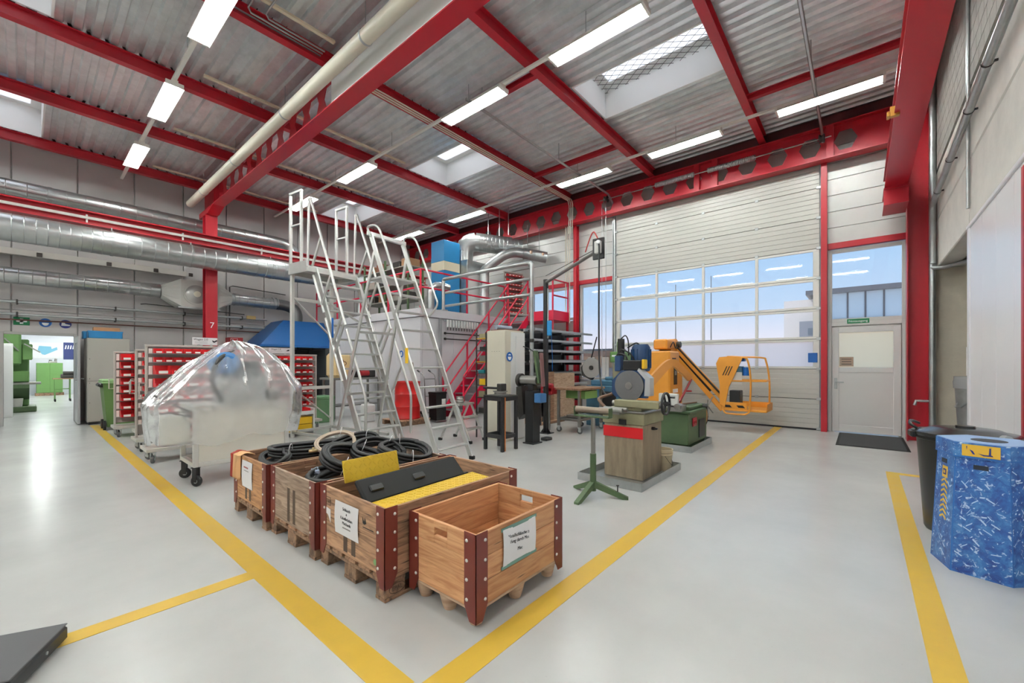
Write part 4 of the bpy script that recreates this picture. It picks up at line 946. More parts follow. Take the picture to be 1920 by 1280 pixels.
# ---- bins and racks
def bin_mesh(w, h, d, mat, name):
    g = G(); t_ = .003; lip = h * .45
    side = [(0, 0), (0, lip), (.25 * d, lip), (.42 * d, h), (d, h), (d, 0)]
    for x in (0, w - t_): g.prism(side, 'x', x, x + t_)
    g.box(t_, w - t_, 0, t_, 0, lip).box(t_, w - t_, d - t_, d, 0, h).box(t_, w - t_, t_, d - t_, 0, t_)
    g.box(-.002, w + .002, -.004, .004, lip - .006, lip)
    return mesh(g, name, mat)
def card_mesh(w, h): return mesh(G().box(0, w, -.0015, 0, 0, h), 'label_card', CARD)
SM = (.104, .07, .10); BG = (.165, .125, .2); MD = (.118, .075, .14)
BM = {k: (bin_mesh(*v, BINR, 'storage_bin'), card_mesh(v[0] * .62, v[1] * .32)) for k, v in (('s', SM), ('b', BG), ('m', MD))}
BMC = {('m', 'b'): bin_mesh(*MD, BINB, 'storage_bin'), ('m', 'y'): bin_mesh(*MD, BINY, 'storage_bin')}
def put_bin(kind, mw, label, group, color=None):
    me, ca = BM[kind]
    if color: me = BMC[(kind, color)]
    o = bpy.data.objects.new('storage_bin', me); COL.objects.link(o); o.matrix_world = mw; WM[o.name] = mw.copy(); tag(o, label, 'storage bin', group)
    w, h, d = {'s': SM, 'b': BG, 'm': MD}[kind]
    c = bpy.data.objects.new('label_card', ca); COL.objects.link(c); c.parent = o; c.location = (w * .19, -.004, h * .08); WM[c.name] = mw.copy()
    return o
def rack(loc, L, H, label, rows, binlabel, group, handle=True, ncol=None, rz=0, card=True, color=None, wheels=True):
    t = thing('bin_rack_trolley', label, 'rack trolley', loc, rz); FR = M('rack_frame', (196, 192, 184), .45, .15)
    mw = Tm(loc, rz=rz)
    for x in (0, L - .03): obj(G().bbox(x, x + .03, .16, .20, .2, H, .003), 'upright', FR, t)
    obj(G().bbox(-.002, L + .002, .15, .21, H, H + .03, .003), 'top_rail', FR, t)
    obj(G().box(.03, L - .03, .175, .185, .26, H), 'back_sheet', M('rack_sheet', (150, 142, 136), .5), t)
    obj(G().bbox(-.02, L + .02, -.06, .42, .16, .21, .004), 'base_frame', FR, t)
    if wheels:
        for x in (.06, L - .06):
            for y in (.0, .36): caster(t, x, y, .055, .16, GALV, 30 if y else -20, M('grey_rubber', (90, 90, 90), .7))
    if handle: obj(G().tube([(.0, .17, .92), (-.07, .12, .92), (-.07, .12, 1.12), (0, .17, 1.12)], .009, 6), 'handle', FR, t)
    for kind, z in rows:
        w, h, d = {'s': SM, 'b': BG, 'm': MD}[kind]
        obj(G().box(.03, L - .03, .15, .175, z - .012, z + .004), 'hanging_rail', GALV, t)
        n = int((L - .13) / (w + .008)) if ncol is None else min(ncol, int((L - .13) / (w + .008)))
        if card: obj(G().box(.034, .075, .145, .15, z + .0, z + h * .95), 'label_card', CARD, t)
        for i in range(n):
            put_bin(kind, mw @ Matrix.Translation((.082 + i * (w + .008), .1485 - d, z)), binlabel + ', ' + ORD[rows.index((kind, z))] + ' row from the top', group, color(i, z) if color else None)
    return t
RA = [('s', 1.545), ('s', 1.42), ('b', 1.245), ('b', 1.06), ('b', .88), ('b', .70), ('b', .52), ('b', .34), ('b', .215)]
rack((1.12, 7.60, 0), 1.6, 1.64, 'red bin rack trolley directly behind the plastic covered machine', RA[:-1], 'red storage bin on the rack right behind the plastic cover', 'bins on the front rack')
RD = [('m', 1.50 - .135 * k) for k in range(9)]
rack((1.16, 8.72, 0), 1.4, 1.60, 'red bin rack trolley second behind the plastic covered machine', RD, 'red storage bin on the second rack behind the cover', 'bins on the second rack', ncol=4)
rack((1.30, 9.75, 0), .9, 1.58, 'narrow bin rack trolley with large wheels beside the yellow line', [('m', 1.46 - .17 * k) for k in range(7)], 'red storage bin on the narrow large-wheeled rack', 'bins on the narrow rack', ncol=3)
rack((1.12, 10.75, 0), 1.5, 1.60, 'red bin rack trolley beside the green wheelie bin', [('b', 1.46 - .155 * k) for k in range(8)], 'red storage bin on the rack beside the wheelie bin', 'bins on the rack by the wheelie bin', ncol=4)
rack((2.92, 8.92, 0), 1.22, 1.56, 'bin rack trolley standing behind the tall platform ladder', [('m', 1.47 - .135 * k) for k in range(8)], 'storage bin on the rack behind the platform ladder', 'bins on the rack behind the ladder', color=lambda i, z: 'y' if (i > 7 and .6 < z < .7) else ('b' if (i > 7 and .75 < z < .85) else None))
def rack_sign(x, y, z, w, lab, txt, mark):
    t = thing('rack_sign', lab, 'sign', (x, y, z)); obj(G().bbox(x, x + w, y, y + .006, z, z + .115, .001), 'plate', PAPER, t, True)
    text(txt, .042, INK, t, face((x + w * .33, y - .0012, z + .085), '+y'))
    for k in range(2): obj(G().box(x + .03, x + w * .6, y - .001, y, z + .03 + .02 * k, z + .033 + .02 * k), 'print_line', M('print_grey', (150, 150, 150), .6), t, True)
    obj(G().prism(mark, 'y', y - .001, y).xf(Matrix.Translation((x + w * .78, 0, z + .05))), 'pictogram', INK, t, True)
    for k in (.25, .75): obj(G().box(x + w * k - .015, x + w * k + .015, y - .004, y + .01, z - .012, z + .008), 'clip', GALV, t, True)
rack_sign(1.66, 7.76, 1.682, .32, 'white sign on the front bin rack below the red column', 'Wagen 2.0', [(0, .03), (.03, .015), (.06, .035), (.075, .02), (.03, -.01), (.01, 0)])
rack_sign(2.75, 9.08, 1.602, .34, 'white sign with ring pictogram on the rack under the hood', 'Wagen 0.3', [(.0, .0), (.03, .03), (.06, .03), (.07, .0), (.05, -.02), (.02, -.02)])
rack_sign(3.18, 9.08, 1.602, .42, 'white sign behind the ladder leg under the hood', 'Wagen 1.0', [(0, 0), (.04, .03), (.08, .03), (.05, .0)])
# shelf and boxes in front of that rack
t = thing('shelf_cart', 'low white shelf cart with yellow boxes behind the crates', 'cart', (2.85, 8.47, 0))
for x in (2.85, 3.72): obj(G().bbox(x, x + .03, 8.30, 8.66, .02, .52), 'side_frame', WHITE, t, True)
obj(G().bbox(2.88, 3.72, 8.30, 8.66, .40, .42).bbox(2.88, 3.72, 8.30, 8.312, .42, .47), 'shelf', WHITE, t, True); obj(G().bbox(2.88, 3.72, 8.30, 8.66, .06, .08), 'shelf', WHITE, t, True)
for c, x, w, lab in ((BINB, 2.92, .3, 'blue open tray on the low white shelf cart'), (BINR, 3.26, .42, 'red open tray on the low white shelf cart')):
    t = thing('open_tray', lab, 'tray', (x, 8.34, .42)); obj(G().box(x, x + w, 8.34, 8.62, .42, .425).box(x, x + w, 8.34, 8.345, .425, .50).box(x, x + w, 8.615, 8.62, .425, .52).box(x, x + .005, 8.345, 8.615, .425, .52).box(x + w - .005, x + w, 8.345, 8.615, .425, .52), 'tray', c, t, True)
for x, w, z in ((2.92, .38, .08), (3.32, .38, .08), (2.95, .4, .22), (3.36, .34, .22)):
    tag(obj(G().bbox(x, x + w, 8.31, 8.6, z, z + .13, .004), 'yellow_box', BINY), 'flat yellow box stacked in the low white shelf cart', 'box', 'yellow boxes in the shelf cart')

# ---- ladders
def bar(g, p, q, w=.05, d=.03):
    p, q = Vector(p), Vector(q); z = (q - p).normalized(); x = Vector((1, 0, 0)); x = (x - z * x.dot(z)).normalized(); y = z.cross(x); L = (q - p).length
    m = Matrix(((x.x, y.x, z.x, p.x), (x.y, y.y, z.y, p.y), (x.z, y.z, z.z, p.z), (0, 0, 0, 1)))
    return g.bbox(-d / 2, d / 2, -w / 2, w / 2, 0, L, .004, m)
t = thing('platform_ladder', 'tall aluminium platform ladder with guard frames and handrails', 'ladder', (3.28, 8.2, 0), 8)
SL = .4286; ZP = 3.15
ys_s = lambda z: -.55 - (ZP - z) * SL
for x in (.12, .98):
    obj(bar(G(), (x, ys_s(.03), .03), (x, ys_s(ZP), ZP), .10, .035), 'stringer', ALU, t)
    obj(bar(G(), (x + (.04 if x < .5 else -.04), ys_s(.03) + .10, .03), (x + (.04 if x < .5 else -.04), ys_s(2.0) + .10, 2.0), .07, .025), 'inner_stringer', ALU, t)
    xr = x + (-.07 if x < .5 else .07); yr = lambda z: -.5 - (4.43 - z) * SL
    obj(G().tube([(xr, -.42, 3.2), (xr, -.46, 4.43)], .022, 10), 'rail_post', ALU, t)
    obj(G().tube([(xr, yr(4.43), 4.43), (xr, yr(2.05), 2.05)], .024, 10), 'handrail', ALU, t)
    obj(G().tube([(xr, yr(1.98), 1.98), (xr, yr(.95), .95), (xr, yr(.85), .85), (xr, yr(.80) + .01, .72), (xr, yr(.80) + .02, .12)], .024, 10), 'handrail', ALU, t)
    for z in (3.15, 2.45, 1.72, 1.58, .85):
        obj(bar(G(), (xr, ys_s(z), z), (xr, yr(z + .52), z + .52), .045, .03), 'stanchion', ALU, t)
    obj(G().tube([(xr, ys_s(3.0) + .02, 3.0), (xr, ys_s(2.3) + .0, 2.3)], .022, 8).tube([(xr, ys_s(2.2), 2.2), (xr, ys_s(1.1), 1.1)], .022, 8), 'mid_rail', ALU, t)
for k in range(11):
    z = .26 + k * .262; obj(G().bbox(.14, .96, ys_s(z) - .07, ys_s(z) + .07, z - .018, z + .012, .004), 'step', ALU, t)
g = G()
for k in range(7): g.bbox(-.04, .98, -.56 + k * .08, -.49 + k * .08, ZP, ZP + .03, .004)
obj(g, 'platform_deck', ALU, t); obj(G().bbox(-.06, 1.0, -.60, -.565, ZP - .09, ZP + .01).bbox(-.06, 1.0, 0, .03, ZP - .09, ZP + .03).bbox(-.06, -.03, -.565, 0, ZP - .09, ZP + .12).bbox(.97, 1.0, -.565, 0, ZP - .09, ZP + .03), 'platform_frame', ALU, t)
for x in (-.03, .93):
    obj(G().bbox(x - .022, x + .022, -.022, .022, ZP + .03, 4.55).bbox(x - .022, x + .022, -.37, -.325, ZP + .03, 4.55).bbox(x - .025, x + .025, -.37, .022, 4.55, 4.595).bbox(x - .015, x + .015, -.325, -.022, 3.95, 3.98), 'guard_frame', ALU, t)
for x in (0, .82): obj(G().bbox(x - .03, x + .03, -.03, .03, .0, ZP - .09, .004), 'leg', ALUP, t)
for z in (2.62, .92): obj(G().bbox(.031, .789, -.015, .015, z - .03, z + .03, .003), 'cross_bar', ALUP, t)
obj(bar(G(), (0.02, -.02, 2.62), (.80, -.3, 1.75), .04, .02), 'brace', ALU, t); obj(bar(G(), (.03, -.02, .9), (.79, -.02, .28), .05, .02), 'brace', ALU, t); obj(bar(G(), (.80, -.02, 2.6), (.9, -1.0, 2.1), .04, .02), 'brace', ALU, t)
for x in (0, .82): obj(G().bbox(x - .025, x + .025, -1.7, -.031, .08, .13, .004), 'base_tube', ALU, t)
obj(G().bbox(.03, .79, -.02, .02, .08, .13, .004).bbox(.03, .79, -1.2, -1.16, .08, .13, .004), 'base_tube', ALU, t)
obj(G().box(.077, .101, ys_s(2.0) - .075, ys_s(2.0) - .051, 1.85, 2.2), 'blue_sticker', SIGNB, t)
t = thing('step_ladder', 'aluminium stepladder with curved handrails standing behind the crates', 'ladder', (3.62, 4.3, 0), 5)
yl = lambda z: .4485 * z
for x in (0, .62):
    obj(bar(G(), (x, yl(.02), .02), (x, yl(3.42), 3.42), .075, .03), 'stringer', ALU, t)
    s_ = -.05 if x == 0 else .05
    obj(G().tube(spline([(x + s_ * .4, yl(3.36), 3.36), (x + s_, yl(3.45) - .02, 3.50), (x + s_, yl(3.40) - .22, 3.47), (x + s_, yl(3.2) - .30, 3.2), (x + s_, yl(2.55) - .30, 2.55), (x + s_, yl(2.3) - .27, 2.32), (x + s_ * .4, yl(2.12) - .02, 2.14)], 6), .017, 8), 'handrail', ALU, t)
    obj(bar(G(), (x, yl(3.12) + .03, 3.12), (x + (-.1 if x == 0 else .1), 2.35, .02), .055, .028), 'rear_leg', ALU, t)
    obj(G().bbox(x - .03, x + .03, -.045, .03, 0, .05, .006), 'rubber_foot', RUB, t); obj(G().bbox(x - .03 + (-.1 if x == 0 else .1), x + .03 + (-.1 if x == 0 else .1), 2.31, 2.39, 0, .04, .006), 'rubber_foot', RUB, t)
for k in range(9): z = .22 + .279 * k; obj(G().bbox(.016, .604, yl(z) - .045, yl(z) + .045, z - .014, z + .012, .004), 'step', ALU, t)
obj(G().bbox(.016, .604, yl(2.72) - .02, yl(2.72) + .42, 2.70, 2.735, .004), 'platform_deck', ALU, t)
for z in (.9, 1.9): f_ = (3.12 - z) / 3.1; yb_ = yl(3.12) + .03 + (2.35 - yl(3.12) - .03) * f_; obj(G().bbox(-.1 * f_, .62 + .1 * f_, yb_ - .015, yb_ + .015, z - .02, z + .02, .003), 'rear_cross_bar', ALU, t)
obj(G().bbox(-.06, .68, yl(3.3) + .02, yl(3.3) + .07, 3.38, 3.44, .004), 'top_bar', ALU, t)
obj(G().box(-.02, -.0155, yl(1.5) - .03, yl(1.5) + .03, 1.4, 1.62), 'warning_label', BINY, t)
t = thing('small_steps', 'low aluminium folding steps beside the black stool', 'steps', (4.98, 5.5, 0), 8)
for x in (0, .42):
    obj(bar(G(), (x, -.3, .02), (x, 0, .66), .045, .025), 'stringer', ALU, t); obj(bar(G(), (x, .38, .02), (x, .06, .64), .04, .02), 'rear_leg', ALU, t)
    obj(G().bbox(x - .025, x + .025, -.34, -.27, 0, .05, .006), 'rubber_foot', RUB, t); obj(G().bbox(x - .025, x + .025, .35, .42, 0, .05, .006), 'rubber_foot', RUB, t)
for k in range(2): z = .22 + .2 * k; obj(G().bbox(.014, .406, -.27 + .1 * k, -.15 + .1 * k, z, z + .03, .004), 'step', ALU, t)
obj(G().bbox(-.01, .43, -.07, .16, .645, .68, .004), 'top_step', ALU, t)
tag(obj(G().lathe([(.07, 0), (.07, .03), (.075, .035), (.07, .04), (.07, .07), (.075, .075), (.07, .08), (.07, .12)], 18, (5.12, 5.56, .682)), 'tin_can', STEEL), 'round tin on the low folding steps', 'tin')

# ================================================================ MACHINES IN THE MIDDLE
# ---- metal-cutting circular saw
t = thing('drip_tray', 'shallow galvanised drip tray under the circular saw', 'tray', (4.95, 2.2, 0))
def tray(x0, x1, y0, y1, h, t): obj(G().box(x0, x1, y0, y1, 0, .006).box(x0, x1, y0, y0 + .006, .006, h).box(x0, x1, y1 - .006, y1, .006, h).box(x0, x0 + .006, y0 + .006, y1 - .006, .006, h).box(x1 - .006, x1, y0 + .006, y1 - .006, .006, h), 'pan', GALV, t, True)
tray(4.33, 5.60, 1.82, 2.62, .09, t)
RUSTY = M('stained_casing', (150, 134, 112), .55, .2, var=.35, vs=4.5, stretch=(2.5, 2.5, .5), rvar=.12)
t = thing('circular_saw', 'stained metal circular saw with red band and grey blade guard', 'machine', (4.98, 2.2, .006))
obj(G().bbox(4.72, 5.32, 1.97, 2.47, .006, .66, .008), 'pedestal', RUSTY, t, True)
obj(G().bbox(4.708, 4.719, 1.965, 2.475, .50, .63, .001), 'red_band', M('red_band', (204, 20, 30), .4), t, True)
obj(G().bbox(4.71, 5.34, 1.95, 2.49, .662, .80, .008), 'upper_casing', OLIVE, t, True)
obj(G().bbox(4.70, 5.36, 1.94, 2.50, .80, .82, .004), 'table_edge', STEEL, t, True)
obj(G().box(4.69, 4.71, 2.17, 2.26, .655, .72), 'latch_slot', BLKP, t, True)
obj(G().cyl((5.0, 1.93, .60), (5.0, 1.97, .60), .02, n=12).bbox(4.98, 5.02, 1.90, 1.93, .59, .61), 'door_lock', BLKP, t, True)
vise = obj(G().bbox(4.80, 5.25, 2.02, 2.42, .82, .86, .006).bbox(4.76, 4.9, 1.80, 2.36, .86, .95, .01).bbox(4.82, 5.2, 2.1, 2.3, .86, .92, .01), 'vise_bed', OLIVE, t, True)
obj(G().cyl((4.82, 1.75, .905), (4.82, 2.4, .905), .032, n=12), 'vise_spindle', STEEL, t, True)
wh = G(); wh.lathe([(.115, -.012), (.135, -.012), (.135, .012), (.115, .012), (.115, -.012)], 26, (0, 0, 0), False, False, 'y')
for k in range(3): wh.cyl((0, 0, 0), (.12 * math.cos(k * 2.094), 0, .12 * math.sin(k * 2.094)), .012, n=8)
wh.cyl((0, -.02, 0), (0, .02, 0), .028, n=12).cyl((.1, -.07, .07), (.1, -.012, .07), .012, n=8)
obj(wh.xf(Matrix.Translation((4.82, 1.735, .93))), 'hand_wheel', BLACK, t, True)
hd = obj(G().prism([(2.02, .97), (2.02, 1.20), (2.12, 1.31), (2.34, 1.31), (2.47, 1.18), (2.47, 1.02), (2.42, .97)], 'x', 4.93, 5.02), 'blade_guard', DBLUE, t, True)
bl = G().lathe([(.02, 4.90), (.19, 4.90), (.19, 4.925), (.02, 4.925)], 40, (0, 2.225, 1.12), False, False, 'x'); 
obj(bl.cyl((4.899, 2.225, 1.12), (4.926, 2.225, 1.12), .022, n=16), 'saw_blade', M('blade_grey', (120, 120, 122), .4, .6, var=.05, vs=20), t, True)
obj(G().cyl((4.885, 2.225, 1.12), (4.90, 2.225, 1.12), .045, n=20), 'blade_flange', STEEL, t, True)
obj(G().prism([(2.03, 1.0), (1.96, 1.0), (1.96, 1.22), (2.10, 1.34), (2.12, 1.31), (2.02, 1.2)], 'x', 4.91, 5.04), 'guard_edge', M('light_steel', (200, 202, 204), .35, .5), t, True)
obj(G().prism([(2.30, 1.0), (2.50, 1.0), (2.50, 1.40), (2.38, 1.40), (2.30, 1.30)], 'x', 5.02, 5.14), 'head_arm', OLIVE, t, True)
mo = obj(G().lathe([(.10, 0), (.115, .02), (.115, .30), (.09, .34)], 22, (5.12, 2.16, 1.30)), 'motor', DBLUE, t, True)
for k in range(14): a_ = 2 * PI * k / 14; obj(G().box(.112, .128, -.005, .005, 1.34, 1.58, Tm((5.12, 2.16, 0), rz=math.degrees(a_))), 'fin', DBLUE, mo, True)
obj(G().bbox(4.93, 5.05, 2.08, 2.32, 1.31, 1.44, .01), 'switch_box', BLACK, t, True); obj(G().bbox(4.94, 5.04, 2.04, 2.08, 1.33, 1.45, .01), 'yellow_switch', BINY, t, True)
obj(G().bbox(4.94, 5.04, 2.36, 2.44, 1.30, 1.50, .008), 'cylinder_block', DBLUE, t, True)
obj(G().cyl((5.05, 2.40, 1.45), (5.05, 2.40, 1.72), .045, n=16), 'oil_cylinder', BLACK, t, True)
for P in ([(5.05, 2.40, 1.72), (5.05, 2.34, 1.76), (5.05, 2.30, 1.68), (5.06, 2.30, 1.5)], [(4.98, 2.40, 1.5), (4.98, 2.36, 1.58), (5.0, 2.25, 1.52), (5.0, 2.2, 1.44)], [(5.05, 2.31, 1.6), (5.06, 2.2, 1.66), (5.1, 2.16, 1.62)], [(4.97, 2.44, 1.42), (4.95, 2.4, 1.52), (4.96, 2.3, 1.5), (4.97, 2.27, 1.42)]):
    obj(G().tube(spline(P, 6), .009, 6), 'cable', BLACK, t, True)
obj(G().box(4.5, 4.72, 2.16, 2.38, .80, .83).cyl((4.5, 2.12, .85), (4.5, 2.42, .85), .025, n=12).cyl((4.62, 2.12, .85), (4.62, 2.42, .85), .025, n=12), 'infeed_rollers', STEEL, t, True)
obj(G().tube(spline([(4.74, 2.46, .84), (4.80, 2.58, .92), (4.90, 2.62, .95), (5.0, 2.5, 1.0)], 6), .02, 8), 'coolant_hose', M('hose_brown', (110, 80, 60), .5), t, True)
t = thing('plastic_bucket', 'dirty cream bucket in the drip tray beside the saw', 'bucket', (5.46, 2.0, .006))
obj(G().lathe([(.095, .006), (.098, .02), (.115, .20), (.122, .205), (.122, .215), (.116, .22), (.124, .235), (.124, .245), (.118, .25), (.126, .275), (.112, .275), (.09, .02), (.001, .018)], 24, (5.46, 2.0, 0), True, False), 'pail', M('bucket_cream', (204, 188, 156), .5, var=.12, vs=9), t, True)
obj(G().tube(spline([(5.36, 1.94, .2), (5.37, 1.88, .12), (5.45, 1.87, .08), (5.54, 1.92, .14), (5.57, 1.97, .2)], 6), .003, 5), 'bail', DARKST, t, True)
# roller stand
t = thing('roller_stand', 'olive three-legged roller stand in front of the saw', 'stand', (3.88, 2.16, 0))
obj(G().cyl((3.88, 2.16, .06), (3.88, 2.16, .45), .032, n=14), 'lower_tube', DGREEN, t, True); obj(G().cyl((3.88, 2.16, .40), (3.88, 2.16, .84), .024, n=14), 'inner_tube', STEEL, t, True)
for x, y in ((3.54, 2.16), (4.02, 1.83), (4.03, 2.47)):
    a_ = math.degrees(math.atan2(y - 2.16, x - 3.88)); L = math.hypot(x - 3.88, y - 2.16)
    obj(G().prism([(.0, .10), (.0, .17), (L, .022), (L, .0), (L - .06, .0)], 'y', -.025, .025).xf(Tm((3.88, 2.16, 0), rz=a_)), 'leg', DGREEN, t, True)
obj(G().cyl((3.98, 1.93, .07), (3.98, 1.93, .13), .006, n=6).cyl((3.98, 1.93, .13), (3.98, 1.93, .137), .016, n=8), 'levelling_screw', DARKST, t, True)
obj(G().bbox(3.83, 3.93, 1.96, 2.37, .835, .85).bbox(3.84, 3.92, 1.955, 1.965, .85, .94).bbox(3.84, 3.92, 2.365, 2.375, .85, .94), 'yoke', DGREEN, t, True)
obj(G().cyl((3.88, 1.968, .905), (3.88, 2.362, .905), .035, n=20), 'roller', M('worn_steel', (140, 126, 112), .4, .6, var=.12, vs=10), t, True)
# ---- green saw machine
t = thing('drip_tray', 'shallow galvanised drip tray under the green machine', 'tray', (7.2, 2.4, 0)); tray(6.70, 7.86, 2.02, 2.72, .10, t)
t = thing('cold_saw', 'low green cutting machine with star handle near the yellow lift', 'machine', (7.2, 2.35, .006))
obj(G().bbox(6.80, 7.72, 2.10, 2.58, .006, .10, .01), 'plinth', DGREEN, t, True)
obj(G().bbox(6.76, 7.76, 2.08, 2.62, .10, .60, .012), 'cabinet', DGREEN, t, True)
obj(G().bbox(7.30, 7.62, 2.068, 2.08, .16, .46, .003), 'vent_opening', BLACK, t, True)
obj(G().bbox(6.95, 7.15, 2.06, 2.08, .38, .52, .01), 'switch_plate', M('switch_red', (170, 30, 44), .4), t, True)
for k in range(2): obj(G().cyl((7.0 + .09 * k, 2.05, .45), (7.0 + .09 * k, 2.06, .45), .025, n=12), 'push_button', SIGNR, t, True)
obj(G().bbox(6.72, 7.80, 2.04, 2.66, .60, .64, .008).bbox(6.9, 7.75, 2.10, 2.4, .64, .70, .01), 'bed', DGREEN, t, True)
obj(G().bbox(6.62, 6.86, 2.14, 2.36, .64, .74).cyl((6.6, 2.2, .72), (6.74, 2.2, .72), .05, n=12), 'clamp', STEEL, t, True)
obj(G().cyl((6.7, 2.25, .74), (7.6, 2.2, .72), .014, n=8), 'work_bar', M('rust_bar', (130, 90, 60), .5, .4), t, True)
obj(G().cyl((7.62, 2.02, .66), (7.62, 2.12, .66), .045, n=14), 'handle_hub', DARKST, t, True)
for k in range(4): a_ = k * PI / 2 + .9; obj(G().cyl((7.62, 2.02, .66), (7.62 + .2 * math.cos(a_), 1.98, .66 + .2 * math.sin(a_)), .009, n=8), 'handle_spoke', STEEL, t, True)
AO = M('arm_orange', (214, 146, 74), .45, var=.05)
C = spline([(6.64, 2.80, .68), (6.68, 2.76, .95), (6.86, 2.62, 1.20), (7.02, 2.50, 1.38), (7.14, 2.43, 1.40), (7.3, 2.36, 1.29), (7.5, 2.28, 1.13)], 6)
g = G(); V = []; F = []
for i, p in enumerate(C):
    d = (C[min(i + 1, len(C) - 1)] - C[max(i - 1, 0)]).normalized(); sdv = Vector((.74, -.67, 0)); sdv = Vector((-.67, -.74, 0)).normalized(); up = d.cross(sdv).normalized(); w_, h_ = .04, .082 - .035 * i / len(C)
    V += [p + sdv * a_ + up * b_ for a_, b_ in ((-w_, -h_), (w_, -h_), (w_, h_), (-w_, h_))]
for i in range(len(C) - 1):
    for k in range(4): F.append((i * 4 + k, i * 4 + (k + 1) % 4, i * 4 + 4 + (k + 1) % 4, i * 4 + 4 + k))
F += [(3, 2, 1, 0), tuple(len(C) * 4 - 4 + k for k in range(4))]
obj(g.add(V, F), 'bow_arm', AO, t, True)
obj(G().cyl((7.5, 2.26, 1.12), (7.02, 2.3, .76), .02, n=8), 'feed_rod', M('rod_red', (140, 40, 40), .45), t, True); obj(G().cyl((7.26, 2.28, .93), (7.32, 2.2, .93), .014, n=8), 'rod_knob', SIGNR, t, True)
obj(G().bbox(6.74, 6.95, 2.3, 2.5, .72, .86, .02), 'gear_head', DGREEN, t, True)
obj(G().bbox(6.62, 6.70, 2.2, 2.5, .70, .92, .01), 'splash_plate', M('plate_white', (206, 206, 200), .4), t, True)
# ---- articulated lift
t = thing('boom_lift', 'yellow articulated boom lift with basket before the sectional door', 'lift', (9.1, 3.3, 0))
obj(G().bbox(8.55, 9.65, 2.85, 3.75, .22, .50, .03), 'chassis', LIFT, t, True)
for x, y in ((8.75, 2.80), (9.75, 2.72), (8.75, 3.80), (9.75, 3.80)):
    w = obj(G().lathe([(.12, -.09), (.20, -.09), (.24, -.05), (.24, .05), (.20, .09), (.12, .09)], 24, (x, y, .24), True, True, 'y'), 'wheel', RUB, t, True)
    obj(G().lathe([(.001, -.105), (.10, -.10), (.15, -.092), (.15, .092), (.10, .10), (.001, .105)], 20, (x, y, .24), True, True, 'y'), 'rim', M('rim_tan', (200, 140, 80), .5), w, True)
tw = obj(G().bbox(8.62, 9.22, 3.02, 3.60, .50, 1.66, .03), 'tower', LIFT, t, True)
obj(G().bbox(9.224, 9.55, 3.06, 3.56, .50, 1.32, .03), 'counterweight', LIFT, t, True)
obj(G().bbox(8.85, 9.05, 3.012, 3.02, .95, 1.30, .006), 'control_panel', BLACK, tw, True); obj(G().bbox(8.9, 9.0, 3.006, 3.012, 1.15, 1.24), 'display', M('display_grey', (150, 150, 150), .4), tw, True)
for (a, b, c, d, m_) in ((8.66, 8.72, 1.36, 1.48, INKW), (8.80, 9.1, .78, .86, INKW), (9.10, 9.16, 1.2, 1.3, INKW)): obj(G().box(a, b, 3.014, 3.02, c, d), 'decal', m_, tw, True)
obj(G().box(8.76, 8.98, 3.014, 3.02, 1.49, 1.515), 'print_line', INK, tw, True); obj(G().box(8.78, 8.92, 3.014, 3.02, 1.45, 1.46), 'print_line', INK, tw, True)
obj(G().bbox(8.85, 9.45, 3.16, 3.46, 1.70, 1.92, .03), 'upper_knuckle', LIFT, t, True); obj(G().prism([(9.1, 1.66), (9.5, 1.95), (9.62, 1.9), (9.62, 1.62), (9.4, 1.45), (9.2, 1.5)], 'y', 3.18, 3.44), 'knuckle_plate', LIFT, t, True)
obj(G().cyl((9.54, 3.1, 1.82), (9.54, 3.52, 1.82), .07, n=16), 'pivot', DARKST, t, True)
def ob(g, p, q, w, h):
    p, q = Vector(p), Vector(q); x = (q - p).normalized(); z = (Vector((0, 0, 1)) - x * x.z).normalized(); y = z.cross(x)
    m = Matrix(((x.x, y.x, z.x, p.x), (x.y, y.y, z.y, p.y), (x.z, y.z, z.z, p.z), (0, 0, 0, 1))); return g.bbox(0, (q - p).length, -w / 2, w / 2, -h / 2, h / 2, .008, m)
A_, B_ = Vector((9.54, 3.28, 1.84)), Vector((9.72, 2.24, .62))
obj(ob(G(), A_, B_, .12, .12), 'boom', LIFT, t, True); obj(ob(G(), A_ + Vector((0, -.02, -.22)), B_ + Vector((0, .04, -.22)), .10, .10), 'lower_boom', LIFT, t, True)
obj(G().cyl(A_ + Vector((0, -.15, -.26)), A_.lerp(B_, .75) + Vector((0, 0, -.12)), .035, n=12), 'hydraulic_ram', BLACK, t, True); obj(G().tube([A_ + Vector((-.05, 0, .06)), A_.lerp(B_, .5) + Vector((-.075, 0, .06)), B_ + Vector((-.07, 0, .06))], .02, 8), 'hose_run', BLACK, t, True)
obj(G().tube(spline([(9.0, 3.14, 1.75), (9.15, 3.13, 1.86), (9.3, 3.13, 1.74), (9.5, 3.15, 1.80)], 6), .012, 6), 'cable', BLACK, t, True)
bx0, bx1, by0, by1, bz = 9.45, 10.15, 1.42, 2.22, .42
bk = obj(G().bbox(bx0, bx1, by0, by1, bz, bz + .05, .01).bbox(bx0, bx0 + .012, by0 + .35, by1, bz + .05, bz + .18, .003).bbox(bx0 + .05, bx1, by0, by0 + .012, bz + .05, bz + .16, .003).bbox(bx1 - .012, bx1, by0, by1, bz + .05, bz + .16, .003), 'basket_floor', LIFT, t, True)
obj(G().tube(spline([(bx0, by1, bz + .5), (bx0, by1, bz + .1), (bx0, by1 - .04, bz - .03), (bx0, by1 - .12, bz - .06), (bx0, by0 + .42, bz - .06), (bx0, by0 + .34, bz - .03), (bx0, by0 + .30, bz + .06), (bx0, by0 + .28, bz + .62), (bx0, by0 + .33, bz + 1.02), (bx0, by0 + .42, bz + 1.10), (bx0, by1 - .1, bz + 1.12)], 5), .018, 8), 'basket_rail', LIFT, t, True)
